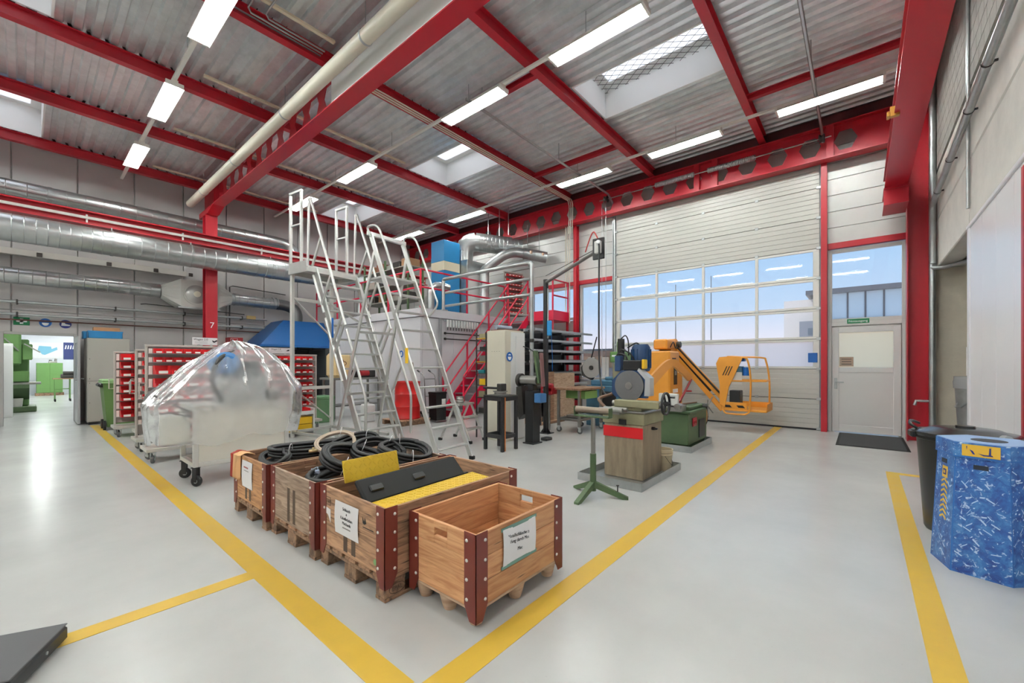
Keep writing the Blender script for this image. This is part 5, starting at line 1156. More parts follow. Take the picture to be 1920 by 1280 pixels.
obj(G().tube(spline([(bx1, by0 + .06, bz + .05), (bx1, by0 + .06, bz + .62), (bx1, by0 + .12, bz + 1.02), (bx1, by0 + .2, bz + 1.10), (bx1, by1 - .1, bz + 1.12)], 5), .018, 8), 'basket_rail', LIFT, t, True)
obj(G().tube([(bx0, by1 - .05, bz + .62), (bx0, by0 + .28, bz + .62), (bx0 + .1, by0 + .03, bz + .62), (bx1, by0 + .05, bz + .62), (bx1, by1, bz + .62)], .016, 8).tube([(bx0, by1 - .1, bz + 1.12), (bx1, by1 - .1, bz + 1.12)], .016, 8), 'basket_rail', LIFT, t, True)
obj(G().prism([(by1 + .05, .55), (by1 + .05, .95), (by1 + .12, 1.40), (by1 + .06, 1.53), (by1 - .15, 1.55), (by1 - .38, 1.52), (by1 - .12, .9), (by1 - .05, .5)], 'x', bx0 - .02, bx0 + .02), 'side_shield', LIFT, t, True)
for k in range(3): obj(G().prism([(by1 - .02 - .05 * k, 1.15), (by1 + .0 - .05 * k, 1.15), (by1 - .08 - .05 * k, 1.34), (by1 - .10 - .05 * k, 1.34)], 'x', bx0 - .022, bx0 - .0205), 'hazard_stripe', BLACK, t, True)
for y in (by0 + .62, by0 + .38): obj(G().prism([(y, bz + .07), (y + .12, bz + .07), (y + .16, bz + .12), (y + .04, bz + .12)], 'x', bx0 - .003, bx0), 'hazard_stripe', BLACK, t, True)
obj(G().bbox(bx0 + .03, bx0 + .25, by1 - .36, by1 - .14, 1.15, 1.34, .015), 'control_box', TEALB, t, True); obj(G().cyl((bx0 + .1, by1 - .42, 1.15), (bx0 + .1, by1 - .42, 1.32), .06, n=12), 'joystick_base', BINB, t, True); obj(G().bbox(bx0 + .05, bx0 + .2, by1 - .4, by1 - .2, 1.44, 1.52, .01), 'switch_pod', BINB, t, True)
obj(G().bbox(bx0 + .05, bx0 + .3, by1 - .32, by1 - .12, bz + .05, bz + .42, .01), 'battery_box', BLKP, t, True)
obj(G().box(bx0 + .02, bx0 + .03, by1 - .36, by1 - .05, bz + .55, bz + .8), 'notice_plate', M('clear_plate', (200, 196, 190), .4), t, True)

# ---- stool with vise, cabinet, grinder, power post
t = thing('welding_stool', 'tall black square stool with one orange leg', 'stool', (5.05, 4.5, 0), 0)
x0, x1, y0, y1 = 4.86, 5.24, 4.30, 4.72
for x, y, m_ in ((x0, y0, BLKP), (x0, y1 - .05, BLKP), (x1 - .05, y0, BLKP), (x1 - .05, y1 - .05, BLKP)): obj(G().bbox(x, x + .05, y, y + .05, 0, .86, .004), 'leg', m_, t, True)
obj(G().bbox(x0 + .05, x0 + .068, y0 - .006, y0 + .03, .01, .86, .002), 'orange_edge', M('edge_orange', (196, 110, 40), .5), t, True)
obj(G().bbox(x0, x1, y0, y1, .86, .885, .004), 'top_plate', BLKP, t, True)
obj(G().bbox(x0, x1, y0 + .002, y0 + .03, .80, .86).bbox(x0, x1, y1 - .03, y1, .80, .86).bbox(x0 + .002, x0 + .03, y0 + .03, y1 - .03, .80, .86).bbox(x1 - .03, x1, y0 + .03, y1 - .03, .80, .86), 'apron', BLKP, t, True)
obj(G().bbox(x0 + .05, x1 - .05, y0 + .01, y0 + .04, .20, .26).bbox(x0 + .05, x1 - .05, y1 - .04, y1 - .01, .20, .26).bbox(x0 + .01, x0 + .04, y0 + .05, y1 - .05, .20, .26).bbox(x1 - .04, x1 - .01, y0 + .05, y1 - .05, .20, .26), 'stretcher', BLKP, t, True)
t = thing('bench_tool', 'dark notching tool on a disc base on the black stool', 'tool', (5.05, 4.5, .885))
obj(G().lathe([(.14, .886), (.14, .895), (.10, .90), (.10, .93), (.12, .935), (.12, .95)], 24, (5.05, 4.52, 0)), 'base', STEEL, t, True); obj(G().bbox(4.98, 5.12, 4.44, 4.54, .95, 1.07, .01), 'head', DARKST, t, True); obj(G().bbox(4.99, 5.08, 4.54, 4.86, .975, 1.01, .008), 'lever', BLACK, t, True)
t = thing('metal_cabinet', 'tall cream metal cabinet with round blue sign', 'cabinet', (5.8, 5.05, 0))
obj(G().bbox(5.55, 6.08, 4.85, 5.30, 0, 2.0, .006), 'body', CREAM, t, True)
obj(G().bbox(5.545, 5.55, 4.98, 5.12, 1.72, 1.86, .002), 'name_plate', CREAM, t, True)
for k in range(4): obj(G().box(5.547, 5.55, 4.98 + .06 * k, 5.0 + .06 * k, 1.615, 1.62), 'vent_slot', DARKST, t, True)
obj(G().bbox(5.70, 6.10, 4.84, 4.85, .02, 1.97, .003), 'door', WHITE, t, True); obj(G().bbox(5.83, 5.85, 4.825, 4.84, .1, 1.9, .003), 'door_bar', WHITE, t, True)
obj(G().lathe([(.085, 4.839), (.085, 4.836)], 24, (5.655, 0, 1.52), True, True, 'y'), 'sign_disc', SIGNB, t, True); obj(G().prism([(5.655 + .048 * math.cos(k), 1.515 + .055 * math.sin(k)) for k in [2 * PI * q / 16 for q in range(16)]], 'y', 4.834, 4.836), 'sign_head', INKW, t, True); obj(G().box(5.60, 5.71, 4.832, 4.834, 1.52, 1.545), 'sign_goggles', SIGNB, t, True)
obj(G().box(5.6, 6.05, 4.9, 5.25, 2.0, 2.02), 'rusty_top', M('rust', (120, 80, 60), .7, var=.2, vs=8), t, True)
t = thing('wrapped_roll', 'grey cloth roll lying on top of the cream cabinet', 'roll', (5.8, 5.1, 2.06)); obj(G().cyl((5.60, 5.12, 2.065), (6.0, 5.1, 2.065), .045, n=12), 'roll', M('roll_grey', (150, 160, 176), .7), t, True)
t = thing('tool_shelf', 'narrow tool shelf with small boxes behind the cream cabinet', 'shelf', (5.85, 5.5, 0))
for x in (5.56, 6.05):
    for y in (5.33, 5.58): obj(G().bbox(x - .012, x + .012, y - .012, y + .012, 0, 1.98), 'upright', DARKST, t, True)
SHZ = (.45, .75, .98, 1.2, 1.42, 1.63, 1.86)
for k, z in enumerate(SHZ): obj(G().bbox(5.55, 6.06, 5.32, 5.60, z, z + .015), 'shelf_board', BINY if k in (4, 6) else DARKST, t, True)
rd = random.Random(5)
for k, z in enumerate(SHZ):
    for j in range(3):
        x = 5.58 + j * .16; y = 5.36 + rd.uniform(0, .05); h_ = rd.uniform(.05, .12)
        tag(obj(G().bbox(x, x + rd.uniform(.07, .13), y, y + .16, z + .015, z + .015 + h_, .006), 'small_box', [DARKST, OLIVE, BINY, M('teal_box', (20, 130, 140), .5), STEEL][(k + j) % 5]), 'small part box on the narrow tool shelf', 'box', 'boxes on the tool shelf')
t = thing('pedestal_grinder', 'black pedestal belt grinder beside the cream cabinet', 'grinder', (5.78, 4.42, 0))
obj(G().bbox(5.66, 5.92, 4.30, 4.54, 0, .02), 'base_plate', BLKP, t, True); obj(G().bbox(5.69, 5.89, 4.33, 4.51, .02, .92, .006), 'pedestal', BLKP, t, True)
obj(G().cyl((5.79, 4.30, 1.10), (5.79, 4.66, 1.10), .085, n=20), 'motor', STEEL, t, True); obj(G().cyl((5.79, 4.66, 1.10), (5.79, 4.72, 1.10), .12, n=22), 'wheel_guard', DARKST, t, True); obj(G().bbox(5.72, 5.86, 4.36, 4.48, .92, 1.04, .01), 'motor_foot', BLKP, t, True)
obj(G().prism([(4.55, .5), (4.66, .4), (4.72, .55), (4.72, .98), (4.60, 1.0)], 'x', 5.70, 5.85), 'dust_hood', DARKST, t, True)
obj(ob(G(), (5.79, 4.26, 1.05), (5.79, 4.36, 1.62), .1, .05), 'belt_arm', DGREEN, t, True); obj(ob(G(), (5.79, 4.19, 1.0), (5.79, 4.23, 1.58), .09, .03), 'sanding_belt', M('belt_brown', (120, 84, 84), .7), t, True)
obj(G().tube([(5.75, 4.36, 1.6), (5.72, 4.44, 1.66), (5.70, 4.56, 1.70)], .01, 6), 'tension_lever', BLACK, t, True); obj(G().bbox(5.70, 5.88, 4.18, 4.32, .72, .88, .01), 'water_pot', M('pot_blue', (60, 110, 160), .4), t, True)
obj(G().cyl((5.97, 4.42, .3), (5.97, 4.42, .75), .05, n=14), 'extinguisher_tube', BLKP, t, True)
t = thing('foot_pedal', 'flat black foot pedal on the floor by the grinder', 'pedal', (6.15, 4.4, 0)); obj(G().bbox(6.08, 6.26, 4.32, 4.46, 0, .05, .01), 'pedal', BLKP, t, True)
t = thing('swing_arm_post', 'black post with swing arm carrying a hanging power box', 'post', (6.78, 4.84, 0))
obj(G().bbox(6.66, 6.90, 4.72, 4.96, 0, .015, .004), 'base_plate', BLKP, t, True)
for k in range(4): obj(G().prism([(.04, .015), (.12, .015), (.04, .12)], 'y', -.004, .004).xf(Tm((6.78, 4.84, 0), rz=90 * k)), 'gusset', BLKP, t, True)
obj(G().bbox(6.74, 6.82, 4.80, 4.88, .015, 2.95, .006), 'mast', BLKP, t, True); obj(G().cyl((6.78, 4.79, 1.9), (6.78, 4.79, 2.9), .016, n=8), 'cable_pipe', GALV, t, True)
obj(G().cyl((6.78, 4.84, 2.95), (6.78, 4.84, 3.08), .05, n=14), 'pivot', DARKST, t, True)
obj(G().tube([(6.78, 4.84, 3.02), (6.02, 3.24, 3.24)], .032, 12), 'boom', STEEL, t, True); obj(G().tube([(6.78, 4.84, 3.16), (6.5, 4.25, 3.2), (6.1, 3.4, 3.27)], .006, 6), 'stay_wire', DARKST, t, True)
obj(G().bbox(5.98, 6.02, 3.14, 3.34, 3.08, 3.42, .006), 'back_plate', BLACK, t, True); obj(G().bbox(5.92, 5.98, 3.17, 3.28, 3.16, 3.36, .01), 'socket_box', M('socket_grey', (206, 204, 200), .5), t, True); obj(G().cyl((5.92, 3.2, 3.3), (5.85, 3.17, 3.32), .03, n=12), 'plug', INKW, t, True)
obj(G().tube(spline([(6.2, 3.6, 3.3), (6.05, 3.42, 3.48), (5.95, 3.3, 3.52), (5.93, 3.22, 3.4)], 6), .01, 6), 'red_lead', M('lead_red', (200, 60, 50), .5), t, True)
obj(G().tube(spline([(5.88, 3.17, 3.3), (5.85, 3.15, 3.1), (5.86, 3.16, 2.2), (5.8, 3.12, 1.4), (5.65, 3.0, 1.06), (5.4, 2.8, .95), (5.2, 2.6, 1.0), (5.1, 2.5, 1.1)], 8), .014, 8), 'power_cable', BLACK, t, True)
obj(G().bbox(6.74, 6.80, 4.70, 4.79, 1.95, 2.25, .01), 'hose_reel', BLUE, t, True); obj(G().tube([(6.76, 4.69, 1.95), (6.75, 4.66, 1.5), (6.76, 4.67, 1.25)], .005, 6), 'air_hose', BINB, t, True)
# ---- work table, vise, chop saw, drill
t = thing('work_trolley', 'steel work trolley with wooden top and green drawer', 'trolley', (7.55, 4.5, 0))
for x in (7.12, 8.0):
    for y in (4.27, 4.76): obj(G().bbox(x - .025, x + .025, y - .025, y + .025, .13, .86, .003), 'leg', STEEL, t, True); 
obj(G().bbox(7.06, 8.06, 4.20, 4.82, .86, .90, .004), 'table_top', wood('bench_top', (150, 116, 88), (108, 80, 58), (1, 6, 6), .05), t, True)
obj(G().bbox(7.14, 7.98, 4.26, 4.28, .24, .29).bbox(7.14, 7.98, 4.75, 4.77, .24, .29).bbox(7.11, 7.13, 4.29, 4.74, .24, .29).bbox(7.99, 8.01, 4.29, 4.74, .24, .29), 'lower_rail', STEEL, t, True); obj(G().bbox(7.14, 7.98, 4.29, 4.74, .27, .285), 'lower_shelf', DARKST, t, True)
obj(G().bbox(7.30, 7.80, 4.24, 4.7, .68, .84, .006), 'drawer', M('drawer_green', (120, 160, 90), .5), t, True)
WMt = WM[t.name]
for x, y in ((7.12, 4.27), (7.12, 4.76), (8.0, 4.27), (8.0, 4.76)): caster(t, x - 7.55, y - 4.5, .055, .13, GALV, 25, M('grey_rubber'))
tag(obj(G().bbox(7.25, 7.7, 4.36, 4.66, .286, .34, .006), 'steel_plates', STEEL), 'small stack of steel plates on the trolley shelf', 'plates')
t = thing('bench_vise', 'red bench vise at the end of the work trolley', 'vise', (7.1, 4.75, .9))
obj(G().bbox(6.98, 7.2, 4.93, 5.13, .74, .98, .02), 'body', SIGNR, t, True); obj(G().bbox(7.0, 7.06, 4.83, 4.93, .82, .96, .01).bbox(7.0, 7.2, 4.85, 4.93, .76, .9, .01), 'jaw', SIGNR, t, True); obj(G().cyl((6.9, 4.99, .86), (6.98, 4.99, .86), .02, n=10), 'spindle', STEEL, t, True)
for x in (7.04, 7.14): obj(G().bbox(x - .02, x + .02, 4.99, 5.03, 0, .74), 'support', STEEL, t, True)
t = thing('chop_saw', 'blue chop saw with raised grey disc on blue cabinet', 'saw', (8.6, 4.5, 0))
obj(G().bbox(8.3, 9.0, 4.0, 4.8, 0, .90, .01), 'stand', TEALB, t, True); obj(G().bbox(8.294, 8.3, 4.06, 4.4, .1, .78), 'stand_opening', BLKP, t, True)
obj(G().bbox(8.36, 8.9, 4.1, 4.72, .90, 1.02, .02).bbox(8.42, 8.66, 4.14, 4.4, 1.02, 1.1, .02), 'base', TEALB, t, True)
obj(G().lathe([(.03, 8.36), (.23, 8.36), (.23, 8.38), (.03, 8.38)], 32, (0, 4.70, 1.30), True, True, 'x'), 'cutting_disc', M('disc_grey', (160, 158, 154), .5, .3), t, True); obj(G().cyl((8.34, 4.70, 1.30), (8.36, 4.70, 1.30), .05, n=16), 'disc_flange', DARKST, t, True)
obj(G().prism([(4.72, 1.02), (4.95, 1.12), (4.98, 1.3), (4.86, 1.48), (4.80, 1.46), (4.88, 1.3), (4.84, 1.18), (4.66, 1.1)], 'x', 8.37, 8.48), 'guard', DARKST, t, True); obj(G().cyl((8.42, 4.74, 1.5), (8.40, 4.58, 2.0), .014, n=8), 'lever', BLACK, t, True)
obj(G().tube([(8.2, 4.05, .98), (8.4, 4.2, 1.0)], .02, 8), 'clamp_screw', STEEL, t, True)
t = thing('drill_press', 'green drill press standing behind the circular saw', 'drill press', (9.4, 4.45, 0))
obj(G().bbox(9.2, 9.65, 4.25, 4.7, 0, .08, .01).bbox(9.2, 9.6, 4.25, 4.65, .08, .72, .01), 'base', DGREEN, t, True); obj(G().cyl((9.5, 4.45, .72), (9.5, 4.45, 1.75), .05, n=16), 'column', STEEL, t, True)
obj(G().bbox(9.1, 9.6, 4.30, 4.62, 1.42, 1.68, .02), 'head', GREEN, t, True); obj(G().cyl((9.35, 4.45, 1.68), (9.35, 4.45, 1.92), .09, n=18), 'motor', GREEN, t, True); obj(G().cyl((9.2, 4.45, 1.12), (9.2, 4.45, 1.42), .03, n=12), 'spindle', STEEL, t, True); obj(G().bbox(9.05, 9.45, 4.28, 4.62, .98, 1.02, .006), 'table', DARKST, t, True); obj(G().box(9.097, 9.1, 4.36, 4.56, 1.56, 1.60), 'name_plate', INKW, t, True)
for k in range(3): a_ = k * 2.1; obj(G().cyl((9.25, 4.28, 1.42), (9.25 + .15 * math.cos(a_), 4.24, 1.42 + .15 * math.sin(a_)), .01, n=8), 'feed_lever', STEEL, t, True)

# ================================================================ MEZZANINE CORNER
MX, MY, MZ = 6.47, 8.5, 2.8
LILAC = M('partition_white', (214, 212, 216), .45, var=.02, vs=1)
t = thing('mezzanine', 'white walled enclosure with platform roof in the far corner', 'mezzanine', (8.5, 11, 0))
n = 6
for k in range(n):
    a, b = MY + (14.55 - MY) * k / n, MY + (14.55 - MY) * (k + 1) / n
    obj(G().bbox(MX, MX + .06, a + .003, b - .003, 0, MZ - .22, .004), 'wall_board', LILAC, t, True)
for k in range(4):
    a, b = MX + .06 + (XF - .12 - MX) * k / 4, MX + .06 + (XF - .12 - MX) * (k + 1) / 4
    obj(G().bbox(a + .003, b - .003, MY, MY + .06, 0, MZ - .22, .004), 'wall_board', LILAC, t, True)
obj(G().bbox(MX - .05, XF - .04, MY - .05, MY + .05, MZ - .21, MZ, .004).bbox(MX - .05, MX + .05, MY + .051, 14.55, MZ - .21, MZ, .004), 'edge_beam', LILAC, t, True)
obj(G().box(MX + .06, XF - .04, MY + .06, 14.55, MZ - .06, MZ), 'deck', M('deck_grey', (170, 168, 164), .6), t, True)
obj(G().bbox(7.02, 7.1, MY - .1, MY - .055, 0, MZ - .22, .004), 'corner_post', M('post_grey', (150, 150, 152), .5), t, True)
for y, z in ((9.3, 1.65), (10.4, 1.65)):
    obj(G().lathe([(.09, MX), (.09, MX - .006)], 22, (0, y, z), True, True, 'x'), 'sign_disc', SIGNB, t, True); obj(G().box(MX - .008, MX - .006, y - .035, y + .035, z - .05, z + .05), 'sign_figure', INKW, t, True)
# hanging clamps rail on the front
t = thing('hook_rail', 'white rail with a row of hanging clamps below the platform edge', 'rail', (7.8, 8.4, 2.5))
obj(G().bbox(7.15, 8.9, 8.40, 8.446, 2.52, 2.56), 'rail', GALV, t, True)
for k in range(12): obj(G().bbox(7.25 + .1 * k, 7.30 + .1 * k, 8.36, 8.40, 2.36, 2.56, .006), 'clamp', WHITE, t, True)
for k in range(12): obj(G().cyl((7.275 + .1 * k, 8.38, 2.28), (7.275 + .1 * k, 8.38, 2.36), .012, n=6), 'clamp_screw', DARKST, t, True)
for z, w in ((2.2, 'upper'), (2.05, 'lower')): tag(obj(G().cyl((7.2, 8.42, z), (8.9, 8.42, z), .018, n=8).cyl((7.2, 8.42, z), (7.24, 8.42, z), .035, n=8), 'clamp_bar', DARKST), w + ' long clamp bar on the white platform wall', 'bar')
# railings
def railing(name, lab, path, z, h=1.0, mids=(.55,), step=1.5, r=.024):
    t = thing(name, lab, 'railing', (*path[0], z))
    for q in (h,) + tuple(mids): obj(G().tube([(x, y, z + q) for x, y in path], r, 8), 'rail', REDP, t, True)
    for i in range(len(path) - 1):
        a, b = Vector(path[i]), Vector(path[i + 1]); k = max(1, round((b - a).length / step))
        for j in range(k + (i == len(path) - 2)): p = a.lerp(b, j / k); obj(G().bbox(p.x - .02, p.x + .02, p.y - .02, p.y + .02, z, z + h - .01), 'baluster', REDP, t, True)
    return t
railing('guard_railing', 'red railing along the platform edges above the white walls', [(6.52, 14.3), (6.52, 8.55), (9.75, 8.55)], MZ)
railing('guard_railing', 'red railing around the stair landing at the window', [(9.75, 6.72), (10.55, 6.72)], MZ, mids=(.55,), step=.8)
t = thing('stair_landing', 'red edged stair landing in front of the window', 'landing', (10.2, 7.5, MZ - .1))
obj(G().bbox(9.72, 10.62, 6.68, 8.44, MZ - .16, MZ - .13).bbox(9.72, 10.62, 6.68, 6.70, MZ - .13, MZ + .12).bbox(9.72, 9.74, 6.70, 7.55, MZ - .13, MZ + .12), 'landing_frame', REDP, t, True); obj(G().box(9.74, 10.62, 6.70, 8.44, MZ - .13, MZ - .005), 'landing_deck', GALV, t, True)
for x, y in ((9.76, 6.74), (10.55, 6.74)): obj(G().bbox(x - .03, x + .03, y - .03, y + .03, 0, MZ - .16), 'landing_post', RED, t, True)
t = thing('steel_stairs', 'red steel stairs climbing to the platform along the white wall', 'stairs', (7, 8, 0))
sx0, sx1, sya, syb = 7.0, 9.70, 7.58, 8.36
for y in (sya, syb): obj(G().prism([(sx0, 0), (sx0 + .28, 0), (sx1, MZ - .24), (sx1, MZ + .02), (sx1 - .02, MZ + .02), (sx0, .14)], 'y', y - .012, y + .012), 'stringer', REDP, t, True)
ns = 13
for k in range(ns): x = sx0 + .12 + (sx1 - sx0 - .2) * k / ns; z = MZ * (k + 1) / (ns + 1); obj(G().bbox(x, x + .24, sya + .014, syb - .014, z - .02, z + .012, .003), 'tread', GALV, t, True)
for y in (sya, syb):
    for q in (1.0, .52): obj(G().tube([(sx0 + .1, y, q + .08), (sx1, y, MZ + q)], .022, 8), 'handrail', REDP, t, True)
    for k in range(4): f_ = k / 3; x = sx0 + .1 + (sx1 - sx0 - .1) * f_; obj(G().bbox(x - .02, x + .02, y - .02, y + .02, MZ * f_ + .06, MZ * f_ + 1.06), 'baluster', REDP, t, True)
# galvanised pipe frame reaching from a post to the platform
t = thing('pipe_gate', 'galvanised pipe barrier bridging from floor post to platform', 'barrier', (7.24, 5.55, 0))
obj(G().tube(spline([(7.24, 5.55, 0), (7.24, 5.55, 2.0), (7.24, 5.55, 3.45), (7.24, 5.60, 3.58), (7.24, 5.72, 3.63), (7.24, 7.0, 3.635), (7.24, 8.42, 3.64)], 6), .045, 12), 'main_pipe', GALV, t, True)
for z in (3.27, 2.92): obj(G().tube([(7.24, 5.59, z), (7.24, 8.42, z)], .034, 10), 'cross_pipe', GALV, t, True)
obj(G().tube(spline([(7.24, 8.42, 3.64), (7.24, 8.5, 3.62), (7.24, 8.52, 3.5), (7.24, 8.52, 2.82)], 6), .045, 12), 'end_pipe', GALV, t, True); obj(G().bbox(7.14, 7.34, 8.44, 8.62, 2.80, 2.83), 'foot_plate', GALV, t, True)
obj(G().lathe([(.05, 1.86), (.055, 1.9), (.05, 1.94)], 14, (7.24, 5.55, 0)), 'sleeve', DARKST, t, True)
# machines on the platform
t = thing('filter_tower', 'blue filter tower with cream band on the platform', 'filter', (8.5, 9.9, MZ))
obj(G().bbox(8.18, 8.83, 9.6, 10.2, MZ, 4.22, .01), 'lower_body', BLUE, t, True); obj(G().bbox(8.178, 8.832, 9.598, 10.202, 4.22, 4.5, .01), 'cream_band', M('cream_band', (232, 222, 194), .45), t, True); obj(G().bbox(8.18, 8.83, 9.6, 10.2, 4.5, 5.14, .01), 'upper_body', BLUE, t, True)
for z in (3.3, 3.6): obj(G().box(8.175, 8.18, 9.62, 10.18, z, z + .006), 'seam', DBLUE, t, True)
obj(G().tube([(8.12, 10.05, MZ), (8.12, 10.05, 3.8), (8.16, 9.95, 3.9)], .025, 8), 'cable', DBLUE, t, True)
t = thing('air_handler', 'grey galvanised box with white front beside the blue tower', 'air unit', (9.3, 9.6, MZ))
obj(G().bbox(8.86, 9.85, 9.3, 10.3, MZ, 4.62, .01), 'box', GALV, t, True); obj(G().bbox(8.9, 9.82, 9.285, 9.3, MZ + .1, 4.2, .004), 'white_front', WHITE, t, True)
t = thing('exhaust_duct', 'fat silver exhaust duct bending from the grey box to the wall', 'duct', (9.2, 9.7, 4.62))
obj(G().cyl((9.15, 9.75, 4.62), (9.15, 9.75, 4.95), .29, n=28), 'riser', DUCT, t, True); obj(G().tube([Vector((9.15, 9.75, 4.95)) + Vector((.36 * (1 - math.cos(a_)) * .75, -.36 * (1 - math.cos(a_)) * .66, .36 * math.sin(a_))) for a_ in [PI / 2 * k / 5 for k in range(6)]], .29, 28), 'elbow', DUCT, t, True)
obj(spiral(G(), (9.42, 9.51, 5.31), (10.25, 8.72, 5.2), .29, .12, 28), 'duct_run', DUCT, t, True); obj(spiral(G(), (10.25, 8.72, 5.2), (10.5, 8.45, 5.17), .25, .1, 28), 'wall_stub', GALV, t, True)
t = thing('exhaust_duct', 'thinner silver duct rising from the platform to the fan', 'duct', (9.6, 8.95, MZ))
obj(spiral(G(), (9.35, 9.05, MZ), (9.35, 9.05, 4.2), .15, .25, 22), 'riser', DUCT, t, True); obj(G().tube(spline([(9.35, 9.05, 4.2), (9.38, 9.0, 4.35), (9.7, 8.62, 4.75), (9.95, 8.35, 4.88), (10.15, 8.1, 4.85)], 3), .15, 22), 'bend', DUCT, t, True); obj(spiral(G(), (10.15, 8.1, 4.85), (10.62, 7.55, 4.72), .17, .15, 22), 'fan_section', GALV, t, True)
for k in range(2): c = Vector((10.15, 8.1, 4.85)).lerp(Vector((10.7, 7.5, 4.72)), .15 + .45 * k); obj(G().cyl(c, c + Vector((0, 0, .9)), .01, n=6), 'hanger', GALV, t, True); obj(G().bbox(c.x - .09, c.x - .02, c.y - .22, c.y - .14, c.z - .03, c.z + .06), 'damper_motor', M('damper', (220, 180, 150), .5), t, True)
for k, (x, y) in enumerate(((9.7, 9.2), (9.9, 8.9), (10.0, 8.6))): tag(obj(G().cyl((x, y, 5.5), (x, y, 6.4), .014, n=6), 'hanger_rod', GALV), 'thin hanger rod above the silver ducts', 'rod', 'hanger rods above the ducts')
for k in range(3): tag(obj(G().cyl((10.55, 6.66 + .07 * k, 2.6), (10.55, 6.66 + .07 * k, 5.5), .016, n=8), 'riser_pipe', PIPEW), 'thin vertical pipe beside the slim red wall post', 'pipe', 'thin pipes at the wall post')
t = thing('vent_elbow', 'silver vent elbow rising at the platform corner', 'duct', (7.0, 8.9, MZ)); obj(G().tube(spline([(7.05, 8.8, MZ), (7.05, 8.8, 3.25), (7.1, 8.78, 3.42), (7.25, 8.72, 3.5), (7.55, 8.65, 3.46)], 4), .1, 18), 'elbow', DUCT, t, True)
t = thing('vent_elbow', 'silver vent stub with flexible hose behind the tall ladder', 'duct', (6.8, 10.8, MZ)); obj(G().tube(spline([(6.9, 12.1, MZ), (6.9, 12.1, 3.3), (6.95, 12.05, 3.5), (7.1, 11.95, 3.62), (7.4, 11.85, 3.6)], 4), .13, 18), 'elbow', DUCT, t, True)
rack((9.95, 8.62, MZ), .78, 1.55, 'red bin rack trolley up on the platform by the window', [('m', .22 + .15 * k) for k in range(9)], 'red storage bin on the platform rack', 'bins on the platform rack', handle=False, wheels=False, rz=-12)
# shelf on platform behind the ladders
t = thing('platform_shelf', 'green framed shelf on the platform behind the stepladder', 'shelf', (7.0, 11.8, MZ))
for x in (6.75, 7.25):
    for y in (9.4, 10.5, 11.6): obj(G().bbox(x - .025, x + .025, y - .025, y + .025, MZ, 4.35), 'upright', DGREEN, t, True)
for z in (3.15, 3.6, 4.05): obj(G().bbox(6.72, 7.28, 9.36, 11.64, z, z + .03), 'shelf_board', M('shelf_grey', (140, 138, 130), .6), t, True)
rd = random.Random(9)
for z in (3.18, 3.63, 4.08):
    for k in range(5):
        y = 9.46 + .42 * k; h_ = rd.uniform(.12, .3)
        tag(obj(G().bbox(6.8, 7.2, y, y + rd.uniform(.2, .36), z, z + h_, .01), 'carton', [M('carton_brown', (150, 112, 80), .7), DARKST, M('carton_grey', (160, 158, 150), .7), M('rust_crate', (120, 70, 50), .7)][(k + int(z * 3)) % 4]), 'storage carton on the platform shelf', 'carton', 'cartons on the platform shelf')
# cantilever stock rack
t = thing('stock_rack', 'black cantilever rack loaded with metal profiles', 'rack', (9.1, 6.2, 0)); 
for x in (7.95, 8.9, 9.85):
    obj(G().bbox(x - .05, x + .05, 6.36, 6.46, 0, 2.25), 'upright', BLKP, t, True); obj(G().bbox(x - .05, x + .05, 5.8, 6.36, 0, .1), 'foot', BLKP, t, True)
    for z in (.45, .8, 1.12, 1.42, 1.68, 1.93, 2.18): obj(G().bbox(x - .03, x + .03, 5.86, 6.36, z - .06, z), 'arm', BLKP, t, True)
obj(G().bbox(7.95, 9.9, 6.47, 6.49, .1, 2.2), 'back_sheet', M('rack_dark', (44, 44, 48), .6), t, True)
for z in (1.42, 1.68, 1.93, 2.18): obj(G().bbox(7.75, 10.45, 5.84, 5.88, z, z + .055, .003), 'front_lip', M('lip_alu', (176, 176, 176), .4, .5), t, True)
rd = random.Random(4)
for z in (.45, .8, 1.12, 1.42, 1.68, 1.93, 2.18):
    for k in range(4):
        y = 5.92 + .11 * k; L = rd.uniform(1.6, 2.7); x = 7.75 + rd.uniform(0, .15); w = rd.uniform(.03, .08)
        tag(obj(G().bbox(x, min(x + L, 10.6), y, y + w, z, z + w, .003), 'metal_bar', [STEEL, ALU, DARKST, GALV][k]), 'long metal profile lying on the black cantilever rack', 'bar', 'profiles on the cantilever rack')
for x, h_, w, lab in ((8.05, 1.16, 1.15, 'wide pale plywood sheet standing before the cantilever rack'), (7.95, 1.2, .25, 'narrow brown board standing before the cantilever rack')):
    tag(obj(G().bbox(x, x + w, 5.66 - (.05 if w < .5 else 0), 5.69 - (.05 if w < .5 else 0), 0.0, h_, .002), 'plywood_sheet', PLY if w > .5 else OLDX), lab, 'board')
tag(obj(G().bbox(7.5, 7.9, 5.75, 6.0, .0, .12, .006).bbox(7.45, 8.5, 5.5, 5.58, 0, .06, .004), 'timber_offcuts', OLDX), 'timber offcuts on the floor below the stock rack', 'timber')

